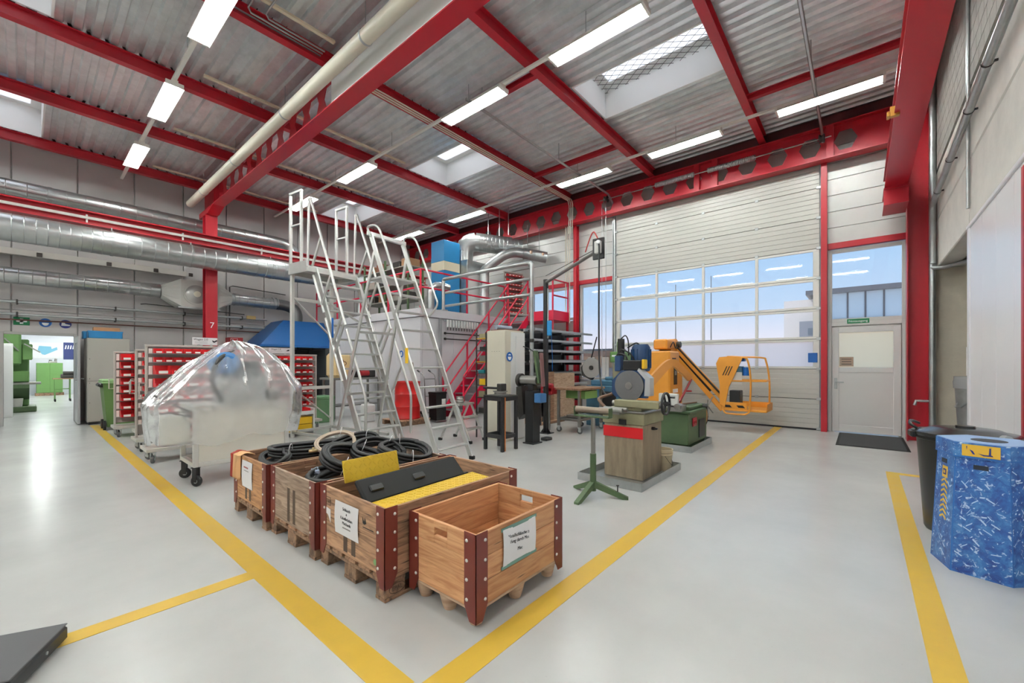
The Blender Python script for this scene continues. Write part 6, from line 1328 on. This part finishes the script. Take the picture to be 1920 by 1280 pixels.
# ---- things along the wall behind the ladders
t = thing('fume_hood', 'blue sheet metal fume hood on the panel wall', 'hood', (5.5, 14, 1.95))
b0 = [(4.35, 13.0, 1.95), (6.38, 13.0, 1.95), (6.38, 14.5, 1.95), (4.35, 14.5, 1.95)]; b1 = [(5.15, 13.5, 2.72), (6.38, 13.5, 2.72), (6.38, 14.5, 2.72), (5.15, 14.5, 2.72)]
obj(G().add(b0 + b1, [(0, 1, 5, 4), (1, 2, 6, 5), (2, 3, 7, 6), (3, 0, 4, 7), (4, 5, 6, 7)]), 'canopy', M('hood_blue', (28, 92, 156), .35, .1), t, True)
obj(G().box(4.35, 6.38, 12.99, 13.01, 1.88, 1.95).box(4.34, 4.36, 13.0, 14.5, 1.88, 1.95), 'hood_rim', M('hood_blue'), t, True); obj(G().cyl((5.78, 14.1, 2.72), (5.78, 14.1, 2.75), .2, n=20), 'collar', DARKST, t, True)
t = thing('welding_booth', 'dark welding booth under the blue hood', 'booth', (5.4, 13.8, 0)); obj(G().box(4.6, 6.3, 14.3, 14.5, 0, 1.85).box(6.25, 6.38, 13.1, 14.3, 0, 1.85), 'screen', M('booth_dark', (60, 62, 64), .6), t, True); obj(G().bbox(4.7, 6.2, 13.4, 14.25, .72, .8), 'bench', DARKST, t, True)
for x in (4.75, 6.1): obj(G().bbox(x, x + .06, 13.5, 14.2, 0, .72), 'bench_leg', DARKST, t, True)
t = thing('workbench', 'grey workbench with fixtures behind the tall ladder', 'bench', (5.6, 10.4, 0))
obj(G().bbox(4.95, 6.35, 10.0, 10.7, .98, 1.03), 'top', M('bench_grey', (120, 118, 114), .5), t, True)
for x in (5.0, 6.25):
    for y in (10.05, 10.6): obj(G().bbox(x, x + .05, y, y + .05, 0, .98), 'leg', STEEL, t, True)
obj(G().bbox(5.05, 6.25, 10.1, 10.6, .3, .33), 'shelf', STEEL, t, True)
t = thing('machine_unit', 'small machine with red motor on the grey workbench', 'machine', (5.9, 10.3, 1.03)); obj(G().bbox(5.7, 6.2, 10.1, 10.5, 1.03, 1.22, .02), 'body', DARKST, t, True); obj(G().cyl((5.72, 10.05, 1.14), (5.95, 10.05, 1.14), .07, n=14), 'motor', SIGNR, t, True)
t = thing('jerrycan', 'large beige canister with chain mark on the workbench', 'canister', (5.15, 10.2, 1.03))
obj(G().bbox(5.0, 5.5, 10.08, 10.5, 1.032, 1.66, .07), 'tank', M('can_beige', (232, 204, 150), .45), t, True); obj(G().cyl((5.15, 10.2, 1.66), (5.15, 10.2, 1.72), .06, n=14), 'cap', SIGNR, t, True)
obj(G().tube([(5.22 + .05 * math.cos(a_), 10.074, 1.45 + .05 * math.sin(a_)) for a_ in [2 * PI * k / 16 for k in range(16)]], .008, 6, True).tube([(5.30 + .045 * math.cos(a_), 10.074, 1.40 + .045 * math.sin(a_)) for a_ in [2 * PI * k / 16 for k in range(16)]], .008, 6, True), 'chain_mark', M('mark_brown', (120, 60, 40), .6), t, True)
t = thing('storage_case', 'green metal chest on the floor behind the platform ladder', 'chest', (4.7, 9.9, 0)); obj(G().bbox(4.35, 4.85, 9.7, 10.2, 0, .55, .01), 'body', M('chest_green', (92, 132, 92), .5), t, True); obj(G().bbox(4.34, 4.86, 9.69, 10.21, .55, .62, .01), 'lid', M('chest_green'), t, True)
t = thing('white_canister', 'white plastic canister on the floor beside the red drum', 'canister', (5.35, 9.0, 0)); obj(G().bbox(5.25, 5.5, 8.95, 9.25, 0, .42, .03), 'body', WHITE, t, True); obj(G().cyl((5.37, 9.1, .42), (5.37, 9.1, .46), .035, n=12), 'cap', WHITE, t, True)
t = thing('wooden_pallet', 'small wooden pallet under the red drum', 'pallet', (5.8, 8.15, 0))
for k in range(5): obj(G().bbox(5.38 + .17 * k, 5.52 + .17 * k, 7.75, 8.5, .10, .12), 'deck_board', OLDW, t, True)
for y in (7.76, 8.07, 8.4): obj(G().bbox(5.38, 6.2, y, y + .09, 0, .10), 'runner', BLOCKW, t, True)
t = thing('oil_drum', 'red steel drum standing on the small pallet', 'drum', (5.8, 8.1, .12))
pr = [(.285, .0), (.295, .01), (.295, .03), (.285, .04), (.285, .27), (.295, .285), (.285, .30), (.285, .56), (.295, .575), (.285, .59), (.285, .82), (.295, .83), (.295, .86), (.28, .86), (.28, .845), (.001, .845)]
obj(G().lathe([(r_, z + .12) for r_, z in pr], 28, (5.8, 8.1, 0), True, False), 'barrel', M('drum_red', (190, 24, 24), .35), t, True); obj(G().cyl((5.7, 8.0, .965), (5.7, 8.0, .985), .035, n=12), 'bung', GALV, t, True)
t = thing('hand_truck', 'hand truck holding a black bin before the white wall', 'hand truck', (6.5, 7.95, 0), 0)
HT = M('truck_chrome', (150, 150, 150), .3, .8)
for x in (6.28, 6.62): obj(G().tube(spline([(x, 8.02, .08), (x, 8.06, .6), (x, 8.10, 1.05), (x, 8.22, 1.16), (x, 8.30, 1.2)], 5), .014, 8), 'handle_tube', HT, t, True); obj(G().cyl((x, 8.27, 1.185), (x, 8.36, 1.225), .02, n=8), 'grip', BLACK, t, True)
for z in (.2, .6, 1.02): obj(G().cyl((6.28, 8.03 + z * .06, z), (6.62, 8.03 + z * .06, z), .011, n=8), 'cross_bar', HT, t, True)
for x in (6.22, 6.68): w = obj(G().lathe([(.06, x - .03), (.11, x - .03), (.125, x - .01), (.125, x + .01), (.11, x + .03), (.06, x + .03)], 20, (0, 8.12, .125), True, True, 'x'), 'wheel', RUB, t, True); obj(G().lathe([(.06, x - .032), (.06, x + .032)], 14, (0, 8.12, .125), True, True, 'x'), 'hub', GALV, w, True)
obj(G().bbox(6.26, 6.64, 7.62, 8.0, .03, .045), 'toe_plate', HT, t, True)
t = thing('waste_bin', 'black plastic bin with white label on the hand truck', 'bin', (6.45, 7.8, .046)); obj(G().prism([(6.31, .046), (6.59, .046), (6.61, .70), (6.29, .70)], 'y', 7.66, 7.94).bbox(6.28, 6.62, 7.65, 7.95, .66, .72, .01), 'body', BLACK, t, True); obj(G().box(6.46, 6.58, 7.654, 7.66, .42, .55), 'label', CARD, t, True)
t = thing('broom_stick', 'brown stick leaning on the white wall', 'stick', (6.2, 8.3, 0)); obj(G().cyl((6.15, 8.05, 0), (6.18, 8.42, 1.42), .014, n=8), 'stick', M('stick', (120, 104, 90), .6), t, True)

# ================================================================ RIGHT CORNER, ENTRANCE, SIDE ROOM, OUTSIDE
t = thing('door_mat', 'dark grey floor mat in front of the exit door', 'mat', (9.85, -.13, 0)); obj(G().bbox(9.06, 10.62, -.56, .30, 0, .012, .004), 'mat', M('mat_grey', (62, 62, 64), .95, bump=.4, bs=220), t, True); obj(G().bbox(9.02, 10.66, -.60, .34, 0, .006, .002), 'rim', RUB, t, True)
# black round bin
t = thing('round_bin', 'tall round black waste bin with lid beside the blue carton', 'bin', (5.02, -.655, 0)); cb = (5.02, -.655, 0)
obj(G().lathe([(.235, 0), (.245, .02), (.29, .76), (.305, .77), (.305, .80)], 36, cb), 'body', M('bin_black', (34, 33, 31), .38), t, True)
obj(G().lathe([(.32, .795), (.325, .80), (.325, .825), (.30, .835), (.25, .84), (.2, .862), (.1, .87), (.06, .87), (.058, .885), (.02, .89), (.001, .89)], 36, cb, True, False), 'lid', M('bin_lid', (40, 40, 40), .22), t, True)
for a_ in (100, 190):
    m = Tm(cb, rz=a_); obj(G().bbox(.30, .345, -.05, .05, .77, .83, .012, m), 'handle', BLACK, t, True)
obj(G().tube(spline([(5.0, -.37, .84), (5.02, -.33, .87), (5.15, -.34, .89), (5.25, -.40, .86)], 5), .012, 6), 'lid_grip', BLACK, t, True); obj(G().cyl((4.78, -.82, .83), (4.74, -.84, .83), .028, n=12), 'lock', GALV, t, True)
# blue printed carton
def carton_mat():
    m = bpy.data.materials.new('carton_print'); m.use_nodes = True; n, l = m.node_tree.nodes, m.node_tree.links; b = n['Principled BSDF']; b.inputs['Roughness'].default_value = .4
    tc_ = n.new('ShaderNodeTexCoord'); nz = n.new('ShaderNodeTexNoise'); nz.inputs['Scale'].default_value = 13; nz.inputs['Detail'].default_value = 9; nz.inputs['Roughness'].default_value = .7; nz.inputs['Distortion'].default_value = .5; l.new(tc_.outputs['Object'], nz.inputs[0])
    rp_ = n.new('ShaderNodeValToRGB'); l.new(nz.outputs[0], rp_.inputs[0]); el = rp_.color_ramp.elements
    el[0].position = .3; el[0].color = (*lin((26, 40, 112)), 1); el[1].position = .72; el[1].color = (*lin((120, 168, 216)), 1); q = el.new(.48); q.color = (*lin((46, 96, 168)), 1); q = el.new(.6); q.color = (*lin((70, 128, 190)), 1)
    n2 = n.new('ShaderNodeTexNoise'); n2.inputs['Scale'].default_value = 34; n2.inputs['Detail'].default_value = 5; n2.inputs['Distortion'].default_value = 1.2; l.new(tc_.outputs['Object'], n2.inputs[0])
    mr_ = n.new('ShaderNodeMapRange'); mr_.inputs[1].default_value = .60; mr_.inputs[2].default_value = .70; l.new(n2.outputs[0], mr_.inputs[0])
    mx_ = n.new('ShaderNodeMix'); mx_.data_type = 'RGBA'; mx_.inputs[7].default_value = (*lin((206, 222, 240)), 1); l.new(mr_.outputs[0], mx_.inputs[0]); l.new(rp_.outputs[0], mx_.inputs[6]); l.new(mx_.outputs[2], b.inputs['Base Color']); return m
CART = carton_mat(); CEDGE = M('carton_edge', (40, 106, 178), .45); ctr = Vector((4.25, -.655)); a0 = math.atan2(.195, -.19)
hexp = lambda s_, k, z: (ctr.x + .275 * s_ * math.cos(a0 + k * PI / 3), ctr.y + .275 * s_ * math.sin(a0 + k * PI / 3), z)
t = thing('recycling_carton', 'blue printed hexagonal recycling carton with yellow label', 'carton', (4.25, -.655, 0))
def hexbody(s0, s1, z0, z1):
    g = G(); V = [hexp(s0, k, z0) for k in range(6)] + [hexp(s1, k, z1) for k in range(6)]; return g.add(V, [(k, (k + 1) % 6, 6 + (k + 1) % 6, 6 + k) for k in range(6)] + [(5, 4, 3, 2, 1, 0), tuple(range(6, 12))])
body = obj(hexbody(1.0, .85, 0, .86), 'body', CART, t, True); lid = obj(hexbody(.905, .90, .77, .872), 'lid', CART, t, True)
obj(hexbody(.88, .88, .872, .876), 'lid_top', M('lid_pale', (150, 180, 220), .45), t, True)
obj(G().cyl((4.22, -.66, .8755), (4.22, -.66, .878), .085, n=24), 'slot', M('slot_dark', (40, 44, 56), .7), lid, True)
def on_face(k, u, v, off=.002):
    """point on side k of the carton: u 0..1 across, v height; slightly proud"""
    s_ = 1 - .15 * v / .86 if v < .77 else .903
    p, q = Vector(hexp(s_, k, v)), Vector(hexp(s_, k + 1, v)); w = p.lerp(q, u); nn = Vector((math.cos(a0 + (k + .5) * PI / 3), math.sin(a0 + (k + .5) * PI / 3), 0)); return w + nn * off
def patch(k, poly, mat, name, par, off=.0015):
    V = [on_face(k, u, v, off) for u, v in poly] + [on_face(k, u, v, off - .002) for u, v in poly]; n_ = len(poly)
    obj(G().add(V, [tuple(range(n_)), tuple(range(2 * n_ - 1, n_ - 1, -1))] + [(i, (i + 1) % n_, n_ + (i + 1) % n_, n_ + i) for i in range(n_)]), name, mat, par, True)
for k in range(6):
    patch(k, [(0, .0), (.03, .0), (.03, .768), (0, .768)], CEDGE, 'edge_strip', body, .001)
for k in range(6): patch(k, [(0, .772), (1, .772), (1, .782), (0, .782)], CEDGE, 'lid_edge', lid, .0012)
YLB = M('carton_yellow', (232, 184, 60), .5); rd = random.Random(12); WST = M('print_streak', (198, 216, 236), .5)
fk = 0
patch(fk, [(.16, .785), (.84, .785), (.84, .862), (.16, .862)], YLB, 'yellow_label', lid, .003)
for P in ([(.30, .83), (.36, .822), (.40, .80), (.36, .80)], [(.45, .81), (.55, .795), (.72, .797), (.70, .805), (.56, .803)], [(.64, .80), (.68, .80), (.68, .85), (.65, .85)], [(.24, .85), (.26, .85), (.25, .825)]): patch(fk, P, NAVY, 'label_figure', lid, .0045)
patch(fk, [(.36, .70), (.64, .70), (.64, .73), (.36, .73)], M('slot_dark'), 'hand_hole', body, .0015); patch(-1, [(.30, .70), (.60, .70), (.60, .73), (.30, .73)], M('slot_dark'), 'hand_hole', body, .0015)
patch(-1, [(.38, .60), (.66, .60), (.66, .68), (.38, .68)], YLB, 'recycle_symbol', body, .002); patch(-1, [(.44, .62), (.60, .62), (.60, .66), (.44, .66)], NAVY, 'recycle_symbol', body, .0035); patch(-1, [(.48, .63), (.56, .63), (.56, .65), (.48, .65)], YLB, 'recycle_symbol', body, .005)
for j in range(8): v = .56 - .036 * j; patch(-1, [(.36, v), (.52, v + .022), (.68, v), (.68, v + .014), (.52, v + .036), (.36, v + .014)], YLB, 'arrow_chevron', body, .002)
for k in (-1, 0, 1):
    for j in range(60):
        u, v = rd.uniform(.06, .85), rd.uniform(.03, .70); L = rd.uniform(.03, .24) ** 1.2; an = rd.choice((.7, 1.0, 2.3, 2.6, .1)); du, dv = L * math.cos(an), L * .28 * math.sin(an) * 1.0; w = rd.uniform(.003, .010)
        if k == -1 and .3 < u < .7 and v > .25: continue
        if u + du > .97 or u + du < .05 or v + dv > .75: continue
        patch(k, [(u, v), (u + du, v + dv), (u + du + .01, v + dv + w), (u + .01, v + w)], WST, 'print_streak', body, .0012)
t = thing('metal_trash_can', 'galvanised trash can with plastic liner in the recess', 'bin', (9.3, -1.35, 0)); cb = (9.3, -1.35, 0)
obj(G().lathe([(.19, 0), (.2, .02), (.25, 1.05), (.255, 1.06)], 28, cb), 'body', GALV, t, True); obj(G().lathe([(.265, 1.02), (.27, 1.12), (.262, 1.14), (.26, 1.2), (.245, 1.2), (.24, 1.1)], 28, cb, False, False), 'liner', film('liner', (230, 232, 232), .6, .2), t, True); obj(G().tube([(9.1, -1.2, .8), (9.06, -1.14, .74), (9.14, -1.09, .74), (9.2, -1.12, .8)], .01, 6), 'handle', GALV, t, True)
tag(obj(G().bbox(5.03, 5.10, YR + .003, YR + .035, 0, 2.95, .004), 'wall_post', RED), 'red post in front of the steel cladding', 'post')
tag(obj(G().bbox(7.40, 7.45, YR + .014, YR + .02, 1.25, 1.6), 'notice', PAPER), 'small white notice on the cladding edge', 'notice')
# wheelie bin, grey cabinet, door leaf
t = thing('wheelie_bin', 'green two-wheeled waste bin beside the grey cabinet', 'bin', (1.35, 12.3, 0))
WG = M('wheelie_green', (92, 124, 66), .5)
obj(G().add([(1.14, 12.08, .06), (1.56, 12.08, .06), (1.56, 12.56, .06), (1.14, 12.56, .06), (1.07, 12.0, .98), (1.63, 12.0, .98), (1.63, 12.64, .98), (1.07, 12.64, .98)], [(3, 2, 1, 0), (0, 1, 5, 4), (1, 2, 6, 5), (2, 3, 7, 6), (3, 0, 4, 7), (4, 5, 6, 7)]), 'tub', WG, t, True)
obj(G().bbox(1.05, 1.65, 11.98, 12.68, .98, 1.02, .01).bbox(1.06, 1.64, 11.98, 12.66, 1.02, 1.06, .02), 'lid', M('lid_green', (150, 190, 130), .5), t, True)
obj(G().bbox(1.00, 1.14, 12.02, 12.5, .90, .99, .03), 'black_bag', M('bag_black', (24, 24, 24), .3), t, True)
for y in (12.1, 12.5): obj(G().lathe([(.05, 1.08), (.10, 1.085), (.10, 1.12), (.05, 1.125)], 20, (0, y, .10), True, True, 'x'), 'wheel', RUB, t, True)
obj(G().cyl((1.58, 12.3, .1), (1.6, 12.3, 1.0), .01, n=6), 'hinge_rod', DARKST, t, True)
tag(obj(G().cyl((1.42, 12.75, 0.0), (1.42, 12.80, 1.55), .016, n=8), 'white_stick', WHITE), 'white stick leaning behind the wheelie bin', 'stick')
t = thing('steel_cabinet', 'tall grey steel cabinet with blue crates on top', 'cabinet', (1.3, 13.8, 0)); SG = M('cab_grey', (170, 166, 158), .45)
obj(G().bbox(.94, 1.66, 13.42, 14.2, .06, 1.98, .006), 'body', SG, t, True); obj(G().bbox(.96, 1.64, 13.44, 14.18, 0, .06), 'plinth', BLKP, t, True); obj(G().bbox(.95, 1.65, 13.405, 13.42, 1.0, 1.97, .003), 'door', SG, t, True); obj(G().bbox(.95, 1.65, 13.405, 13.42, .08, .99, .003), 'door', SG, t, True)
for z in (.5, .95, 1.05, 1.5): obj(G().cyl((.98, 13.40, z), (.98, 13.405, z), .008, n=8), 'rivet', DARKST, t, True)
for x, y, z, w, lab in ((.96, 13.5, 1.982, .58, 'blue plastic crate on top of the tall grey cabinet'), (.90, 13.85, 1.982, .3, 'smaller blue crate behind on the grey cabinet')):
    t = thing('plastic_crate', lab, 'crate', (x, y, z)); obj(G().box(x, x + w, y, y + .3, z, z + .008).box(x, x + w, y, y + .008, z, z + .17).box(x, x + w, y + .292, y + .3, z, z + .17).box(x, x + .008, y, y + .3, z, z + .17).box(x + w - .008, x + w, y, y + .3, z, z + .17).box(x - .008, x + w + .008, y - .008, y, z + .14, z + .17), 'shell', BLUE, t, True)
    for k in range(4): obj(G().box(x + .04 + k * w / 4.5, x + .05 + k * w / 4.5, y - .006, y, z + .01, z + .14), 'rib', BLUE, t, True)
tag(obj(G().bbox(1.05, 1.5, 13.55, 13.75, 2.0, 2.24, .006), 'cardboard_box', M('card_brown', (190, 140, 100), .7)), 'brown cardboard box inside the blue crate on the cabinet', 'carton')
d3 = struct('door_3'); DLF = M('door_steel', (190, 190, 192), .35, .4)
obj(G().bbox(DX0 - .06, DX0, YL - .03, YL + .14, 0, DZ + .05).bbox(DX1, DX1 + .06, YL - .03, YL + .14, 0, DZ + .05).bbox(DX0, DX1, YL - .03, YL + .14, DZ, DZ + .06), 'door_frame', M('frame_grey', (176, 174, 170), .45), d3)
lf3 = obj(G().bbox(.80, .845, 13.58, 13.78, .02, 2.02).bbox(.80, .845, 14.36, 14.56, .02, 2.02).bbox(.80, .845, 13.78, 14.36, .02, .98).bbox(.80, .845, 13.78, 14.36, 1.88, 2.02), 'door_leaf', DLF, d3)
obj(G().box(.815, .825, 13.78, 14.36, .98, 1.88), 'pane', GLASS, lf3); obj(G().tube([(.80, 13.64, 1.05), (.75, 13.64, 1.05), (.75, 13.76, 1.05)], .01, 8).tube([(.845, 13.64, 1.05), (.90, 13.64, 1.05), (.90, 13.76, 1.05)], .01, 8), 'door_handle', GALV, lf3)
# ---- side room seen through the doorway
RW = M('room_white', (222, 224, 230), .6)
w2 = struct('wall_annex')
obj(G().box(-5, 4, 28.0, 28.2, 0, 3.2), 'far_wall', RW, w2); obj(G().box(-5.1, -5, 14.75, 28.2, 0, 3.2).box(4, 4.1, 14.75, 28.2, 0, 3.2), 'end_wall', RW, w2); obj(G().box(-5.1, 4.1, 14.75, 28.2, 3.2, 3.3), 'annex_ceiling', RW, w2)
for x, y in ((.2, 15.4), (-1.2, 17.6), (.4, 20.0), (2.2, 20), (.4, 23), (2.2, 23), (.6, 25.6), (2.4, 25.6), (-1.5, 22)):  # lamps out of view, added to brighten the side room
    dup(proto, None, (x, y, 2.95), 0, 'added twin-tube white batten lamp brightening the side room', 'added batten lamps in the side room')
t = thing('milling_machine', 'large green milling machine in the side room', 'machine', (-.45, 18.6, 0))
SHM = Matrix.Translation((.12, 2.1, 0))
def mo_(g, n_, m_): obj(g.xf(SHM), n_, m_, t, True)
mo_(G().bbox(-1.1, .14, 16.2, 17.1, 0, .16, .02), 'base', DGREEN); mo_(G().bbox(-.9, -.0, 16.55, 17.1, .16, 2.1, .03), 'column', GREEN); mo_(G().bbox(-.85, -.15, 15.95, 16.7, 1.35, 2.25, .05), 'head', GREEN)
mo_(G().bbox(-.9, .0, 16.1, 16.7, .87, 1.18, .02), 'knee', GREEN); mo_(G().bbox(-1.0, .22, 16.0, 16.5, .80, .86, .006), 'table', STEEL); mo_(G().prism([(16.5, .35), (16.5, .80), (16.0, .80), (16.0, .7)], 'x', -.9, 0), 'table_support', DGREEN)
mo_(G().cyl((-.5, 16.2, .95), (-.5, 16.2, 1.38), .05, n=14).cyl((-.5, 16.2, 1.1), (-.5, 16.2, 1.28), .09, n=14), 'spindle', DARKST); mo_(G().cyl((-.45, 15.9, 2.1), (-.2, 15.88, 1.75), .016, n=8).cyl((-.1, 15.95, 1.95), (.2, 15.9, 1.72), .016, n=8), 'lever', STEEL); mo_(G().cyl((-.35, 16.3, .16), (-.35, 16.3, .8), .035, n=10), 'screw_jack', DGREEN); mo_(G().bbox(-.14, .06, 16.1, 16.4, 1.5, 1.95, .02), 'gear_box', GREEN)
t = thing('tin_bucket', 'pale bucket under the milling machine table', 'bucket', (-.13, 18.4, .16)); obj(G().lathe([(.09, .16), (.11, .40)], 18, (-.10, 18.42, 0)), 'pail', M('pail', (190, 188, 180), .5), t, True)
t = thing('white_locker', 'narrow white locker inside the side room doorway', 'locker', (-.4, 17.1, 0)); obj(G().bbox(-.6, -.17, 16.9, 17.4, 0, 1.92, .006), 'body', WHITE, t, True); obj(G().bbox(-.58, -.19, 16.885, 16.9, .05, 1.87, .003), 'door', WHITE, t, True)
t = thing('green_cabinet', 'green two-door tool cabinet at the side room wall', 'cabinet', (.75, 27.2, 0))
obj(G().bbox(.37, 1.14, 27.0, 27.5, .12, 1.42, .006), 'body', GREEN, t, True)
for x in (.38, .76): obj(G().bbox(x, x + .37, 26.985, 27.0, .14, 1.40, .003), 'door', GREEN, t, True)
obj(G().bbox(.33, 1.18, 27.0, 27.45, 0, .12), 'plinth', BLOCKW, t, True)
t = thing('vise_fixture', 'small steel fixture on top of the green cabinet', 'fixture', (.8, 27.2, 1.42)); obj(G().bbox(.72, .98, 27.1, 27.3, 1.422, 1.49, .01).cyl((.78, 27.15, 1.49), (.78, 27.15, 1.56), .05, n=10).cyl((.92, 27.15, 1.49), (.94, 27.15, 1.6), .04, n=8), 'fixture', STEEL, t, True)
t = thing('machine_table', 'small wheeled steel table in front of the green cabinet', 'table', (1.0, 22.6, 0))
obj(G().bbox(.70, 1.4, 22.4, 22.9, .82, .85), 'top', OLDX, t, True)
for x in (.74, 1.12):
    for y in (22.45, 22.82): obj(G().bbox(x, x + .03, y, y + .03, .1, .82), 'leg', GREEN, t, True); obj(G().cyl((x, y + .015, .05), (x + .04, y + .015, .05), .05, n=12), 'wheel', RUB, t, True)
obj(G().bbox(.74, 1.15, 22.44, 22.45, .45, .48), 'rail', GREEN, t, True)
t = thing('grinding_head', 'small grinding machine on the wheeled table', 'machine', (1.1, 22.6, .85)); obj(G().bbox(.9, 1.35, 22.45, 22.8, .852, 1.0, .02).cyl((.95, 22.46, 1.05), (1.25, 22.46, 1.05), .06, n=12), 'body', DARKST, t, True)
t = thing('wall_poster', 'white poster with pale blue machine part drawing', 'poster', (.7, 27.99, 2.0)); obj(G().bbox(.1, 1.18, 27.985, 28.0, 1.62, 2.33, .002), 'sheet', PAPER, t, True); obj(G().prism([(.42, 2.0), (.46, 2.18), (.82, 2.16), (.84, 2.05), (1.0, 2.14), (1.02, 2.02), (.64, 1.78), (.56, 1.8)], 'y', 27.983, 27.985), 'drawing', M('drawing_blue', (120, 180, 206), .6), t, True)
t = thing('wall_poster', 'dark blue poster with pale pins beside the door leaf', 'poster', (1.5, 27.99, 2.0)); obj(G().bbox(1.2, 1.75, 27.985, 28.0, 1.58, 2.36, .002), 'sheet', M('poster_navy', (38, 50, 104), .5), t, True)
for k in range(5): obj(G().prism([(1.24 + .08 * k, 2.06), (1.28 + .08 * k, 2.06), (1.30 + .08 * k, 2.22), (1.27 + .08 * k, 2.24)], 'y', 27.983, 27.985), 'pin_print', INKW, t, True)

# ---- outside
gnd = sobj(G().box(XF + .3, 140, -70, 90, -.25, -.05), 'ground', M('yard_asphalt', (200, 194, 192), .9, var=.06, vs=.4))
t = thing('warehouse_shed', 'timber fronted shed with dark corrugated roof outside the door', 'building', (19, 9.5, 0))
obj(G().box(17.6, 26, 7.2, 13.4, -.05, 1.75), 'wall', M('shed_wood', (176, 152, 128), .7), t, True); obj(G().box(17.55, 17.6, 7.3, 13.3, -.05, 1.2), 'gate', M('shed_gate', (128, 132, 142), .6), t, True)
g = G()
for k in range(46): y = 6.7 + k * .155; g.prism([(y, 2.0), (y + .04, 2.06), (y + .1, 2.06), (y + .14, 2.0), (y + .155, 2.0), (y + .155, 1.97), (y, 1.97)], 'x', 16.9, 26.5)
obj(g, 'roof', M('shed_roof', (74, 76, 80), .6), t, True); obj(G().box(17.2, 17.6, 6.9, 13.6, 1.74, 1.97), 'fascia', M('shed_fascia', (150, 126, 110), .7), t, True)
for k in range(8): obj(G().box(17.5, 17.55, 7.5 + .72 * k, 7.85 + .72 * k, .1, 1.7), 'slat', M('slat_pale', (200, 194, 178), .7), t, True)
t = thing('office_building', 'grey office building with window band beyond the yard', 'building', (36, -2, 0)); OBG = M('office_grey', (128, 132, 140), .6)
obj(G().box(36, 52, -9.2, 3.4, -.05, 4.4), 'lower_wall', OBG, t, True); obj(G().box(36.6, 52, -9.2, 4.4, -.05, 6.0), 'core', M('office_pale', (206, 200, 196), .6), t, True); obj(G().box(35.6, 52, -9.5, 3.0, 6.2, 6.5), 'roof', M('office_roof', (90, 92, 98), .5), t, True)
for k in range(13): y = 2.5 - .92 * k; w = obj(G().box(36.2, 36.3, y - .82, y, 4.4, 6.2), 'window', M('office_win', (196, 214, 226), .15, .2), t, True); obj(G().box(36.15, 36.3, y - .92, y - .82, 4.4, 6.2), 'mullion', M('office_roof'), t, True)
obj(G().box(35.98, 36, 1.2, 2.9, 3.4, 3.9), 'sign_board', M('sign_slate', (90, 100, 112), .5), t, True); obj(G().box(35.96, 35.98, 1.6, 2.6, 3.6, 3.72), 'sign_strip', INKW, t, True)
t = thing('grey_hall', 'light grey clad hall behind the office building', 'building', (50, -12, 0)); obj(G().box(52.5, 66, -22, -6, -.05, 8.2), 'wall', M('hall_clad', (192, 192, 190), .6), t, True); obj(G().box(52.45, 52.5, -12, -10.4, 5.4, 6.2), 'window', M('office_win'), t, True)
for y, h_ in ((10.1, 7.0), (7.75, 7.3)): tag(obj(G().cyl((30, y, -.05), (30, y, h_), .05, .03, n=8), 'flag_pole', STEEL), 'thin flagpole in the yard beyond the sectional door', 'pole', 'flagpoles in the yard')
tag(obj(G().cyl((33, -3.2, -.05), (33, -3.2, 7.4), .07, .05, n=8), 'lamp_pole', M('pole_white', (230, 230, 230), .5)), 'white pole in front of the office building', 'pole')
tag(obj(G().cyl((24, -20, 8.4), (24, 40, 9.2), .02, n=5), 'overhead_cable', DARKST), 'thin overhead cable crossing the sky outside', 'cable')
tag(obj(G().bbox(10.96, 11.12, 5.3, 5.45, -.05, 5.2), 'green_jamb', M('jamb_green', (120, 180, 130), .5)), 'green outer door jamb seen through the glass', 'jamb')
t = thing('bare_tree', 'leafless tree outside the corner window', 'tree', (17, 15, 0)); rd = random.Random(3); g = G()
def br(p, d, L, r, n):
    q = p + d * L; g.tube([p, p.lerp(q, .5) + Vector((rd.uniform(-.05, .05), rd.uniform(-.05, .05), 0)) * L, q], [r, r * .85, r * .65], 5, caps=False)
    if n:
        for _ in range(3): br(p.lerp(q, rd.uniform(.5, 1)), (d + Vector((rd.uniform(-.7, .7), rd.uniform(-.7, .7), rd.uniform(-.1, .5)))).normalized(), L * rd.uniform(.6, .8), r * .6, n - 1)
br(Vector((14.5, 15.2, -.05)), Vector((0, 0, 1)), 2.2, .12, 5); obj(g, 'branches', M('bark', (70, 60, 56), .8), t, True)
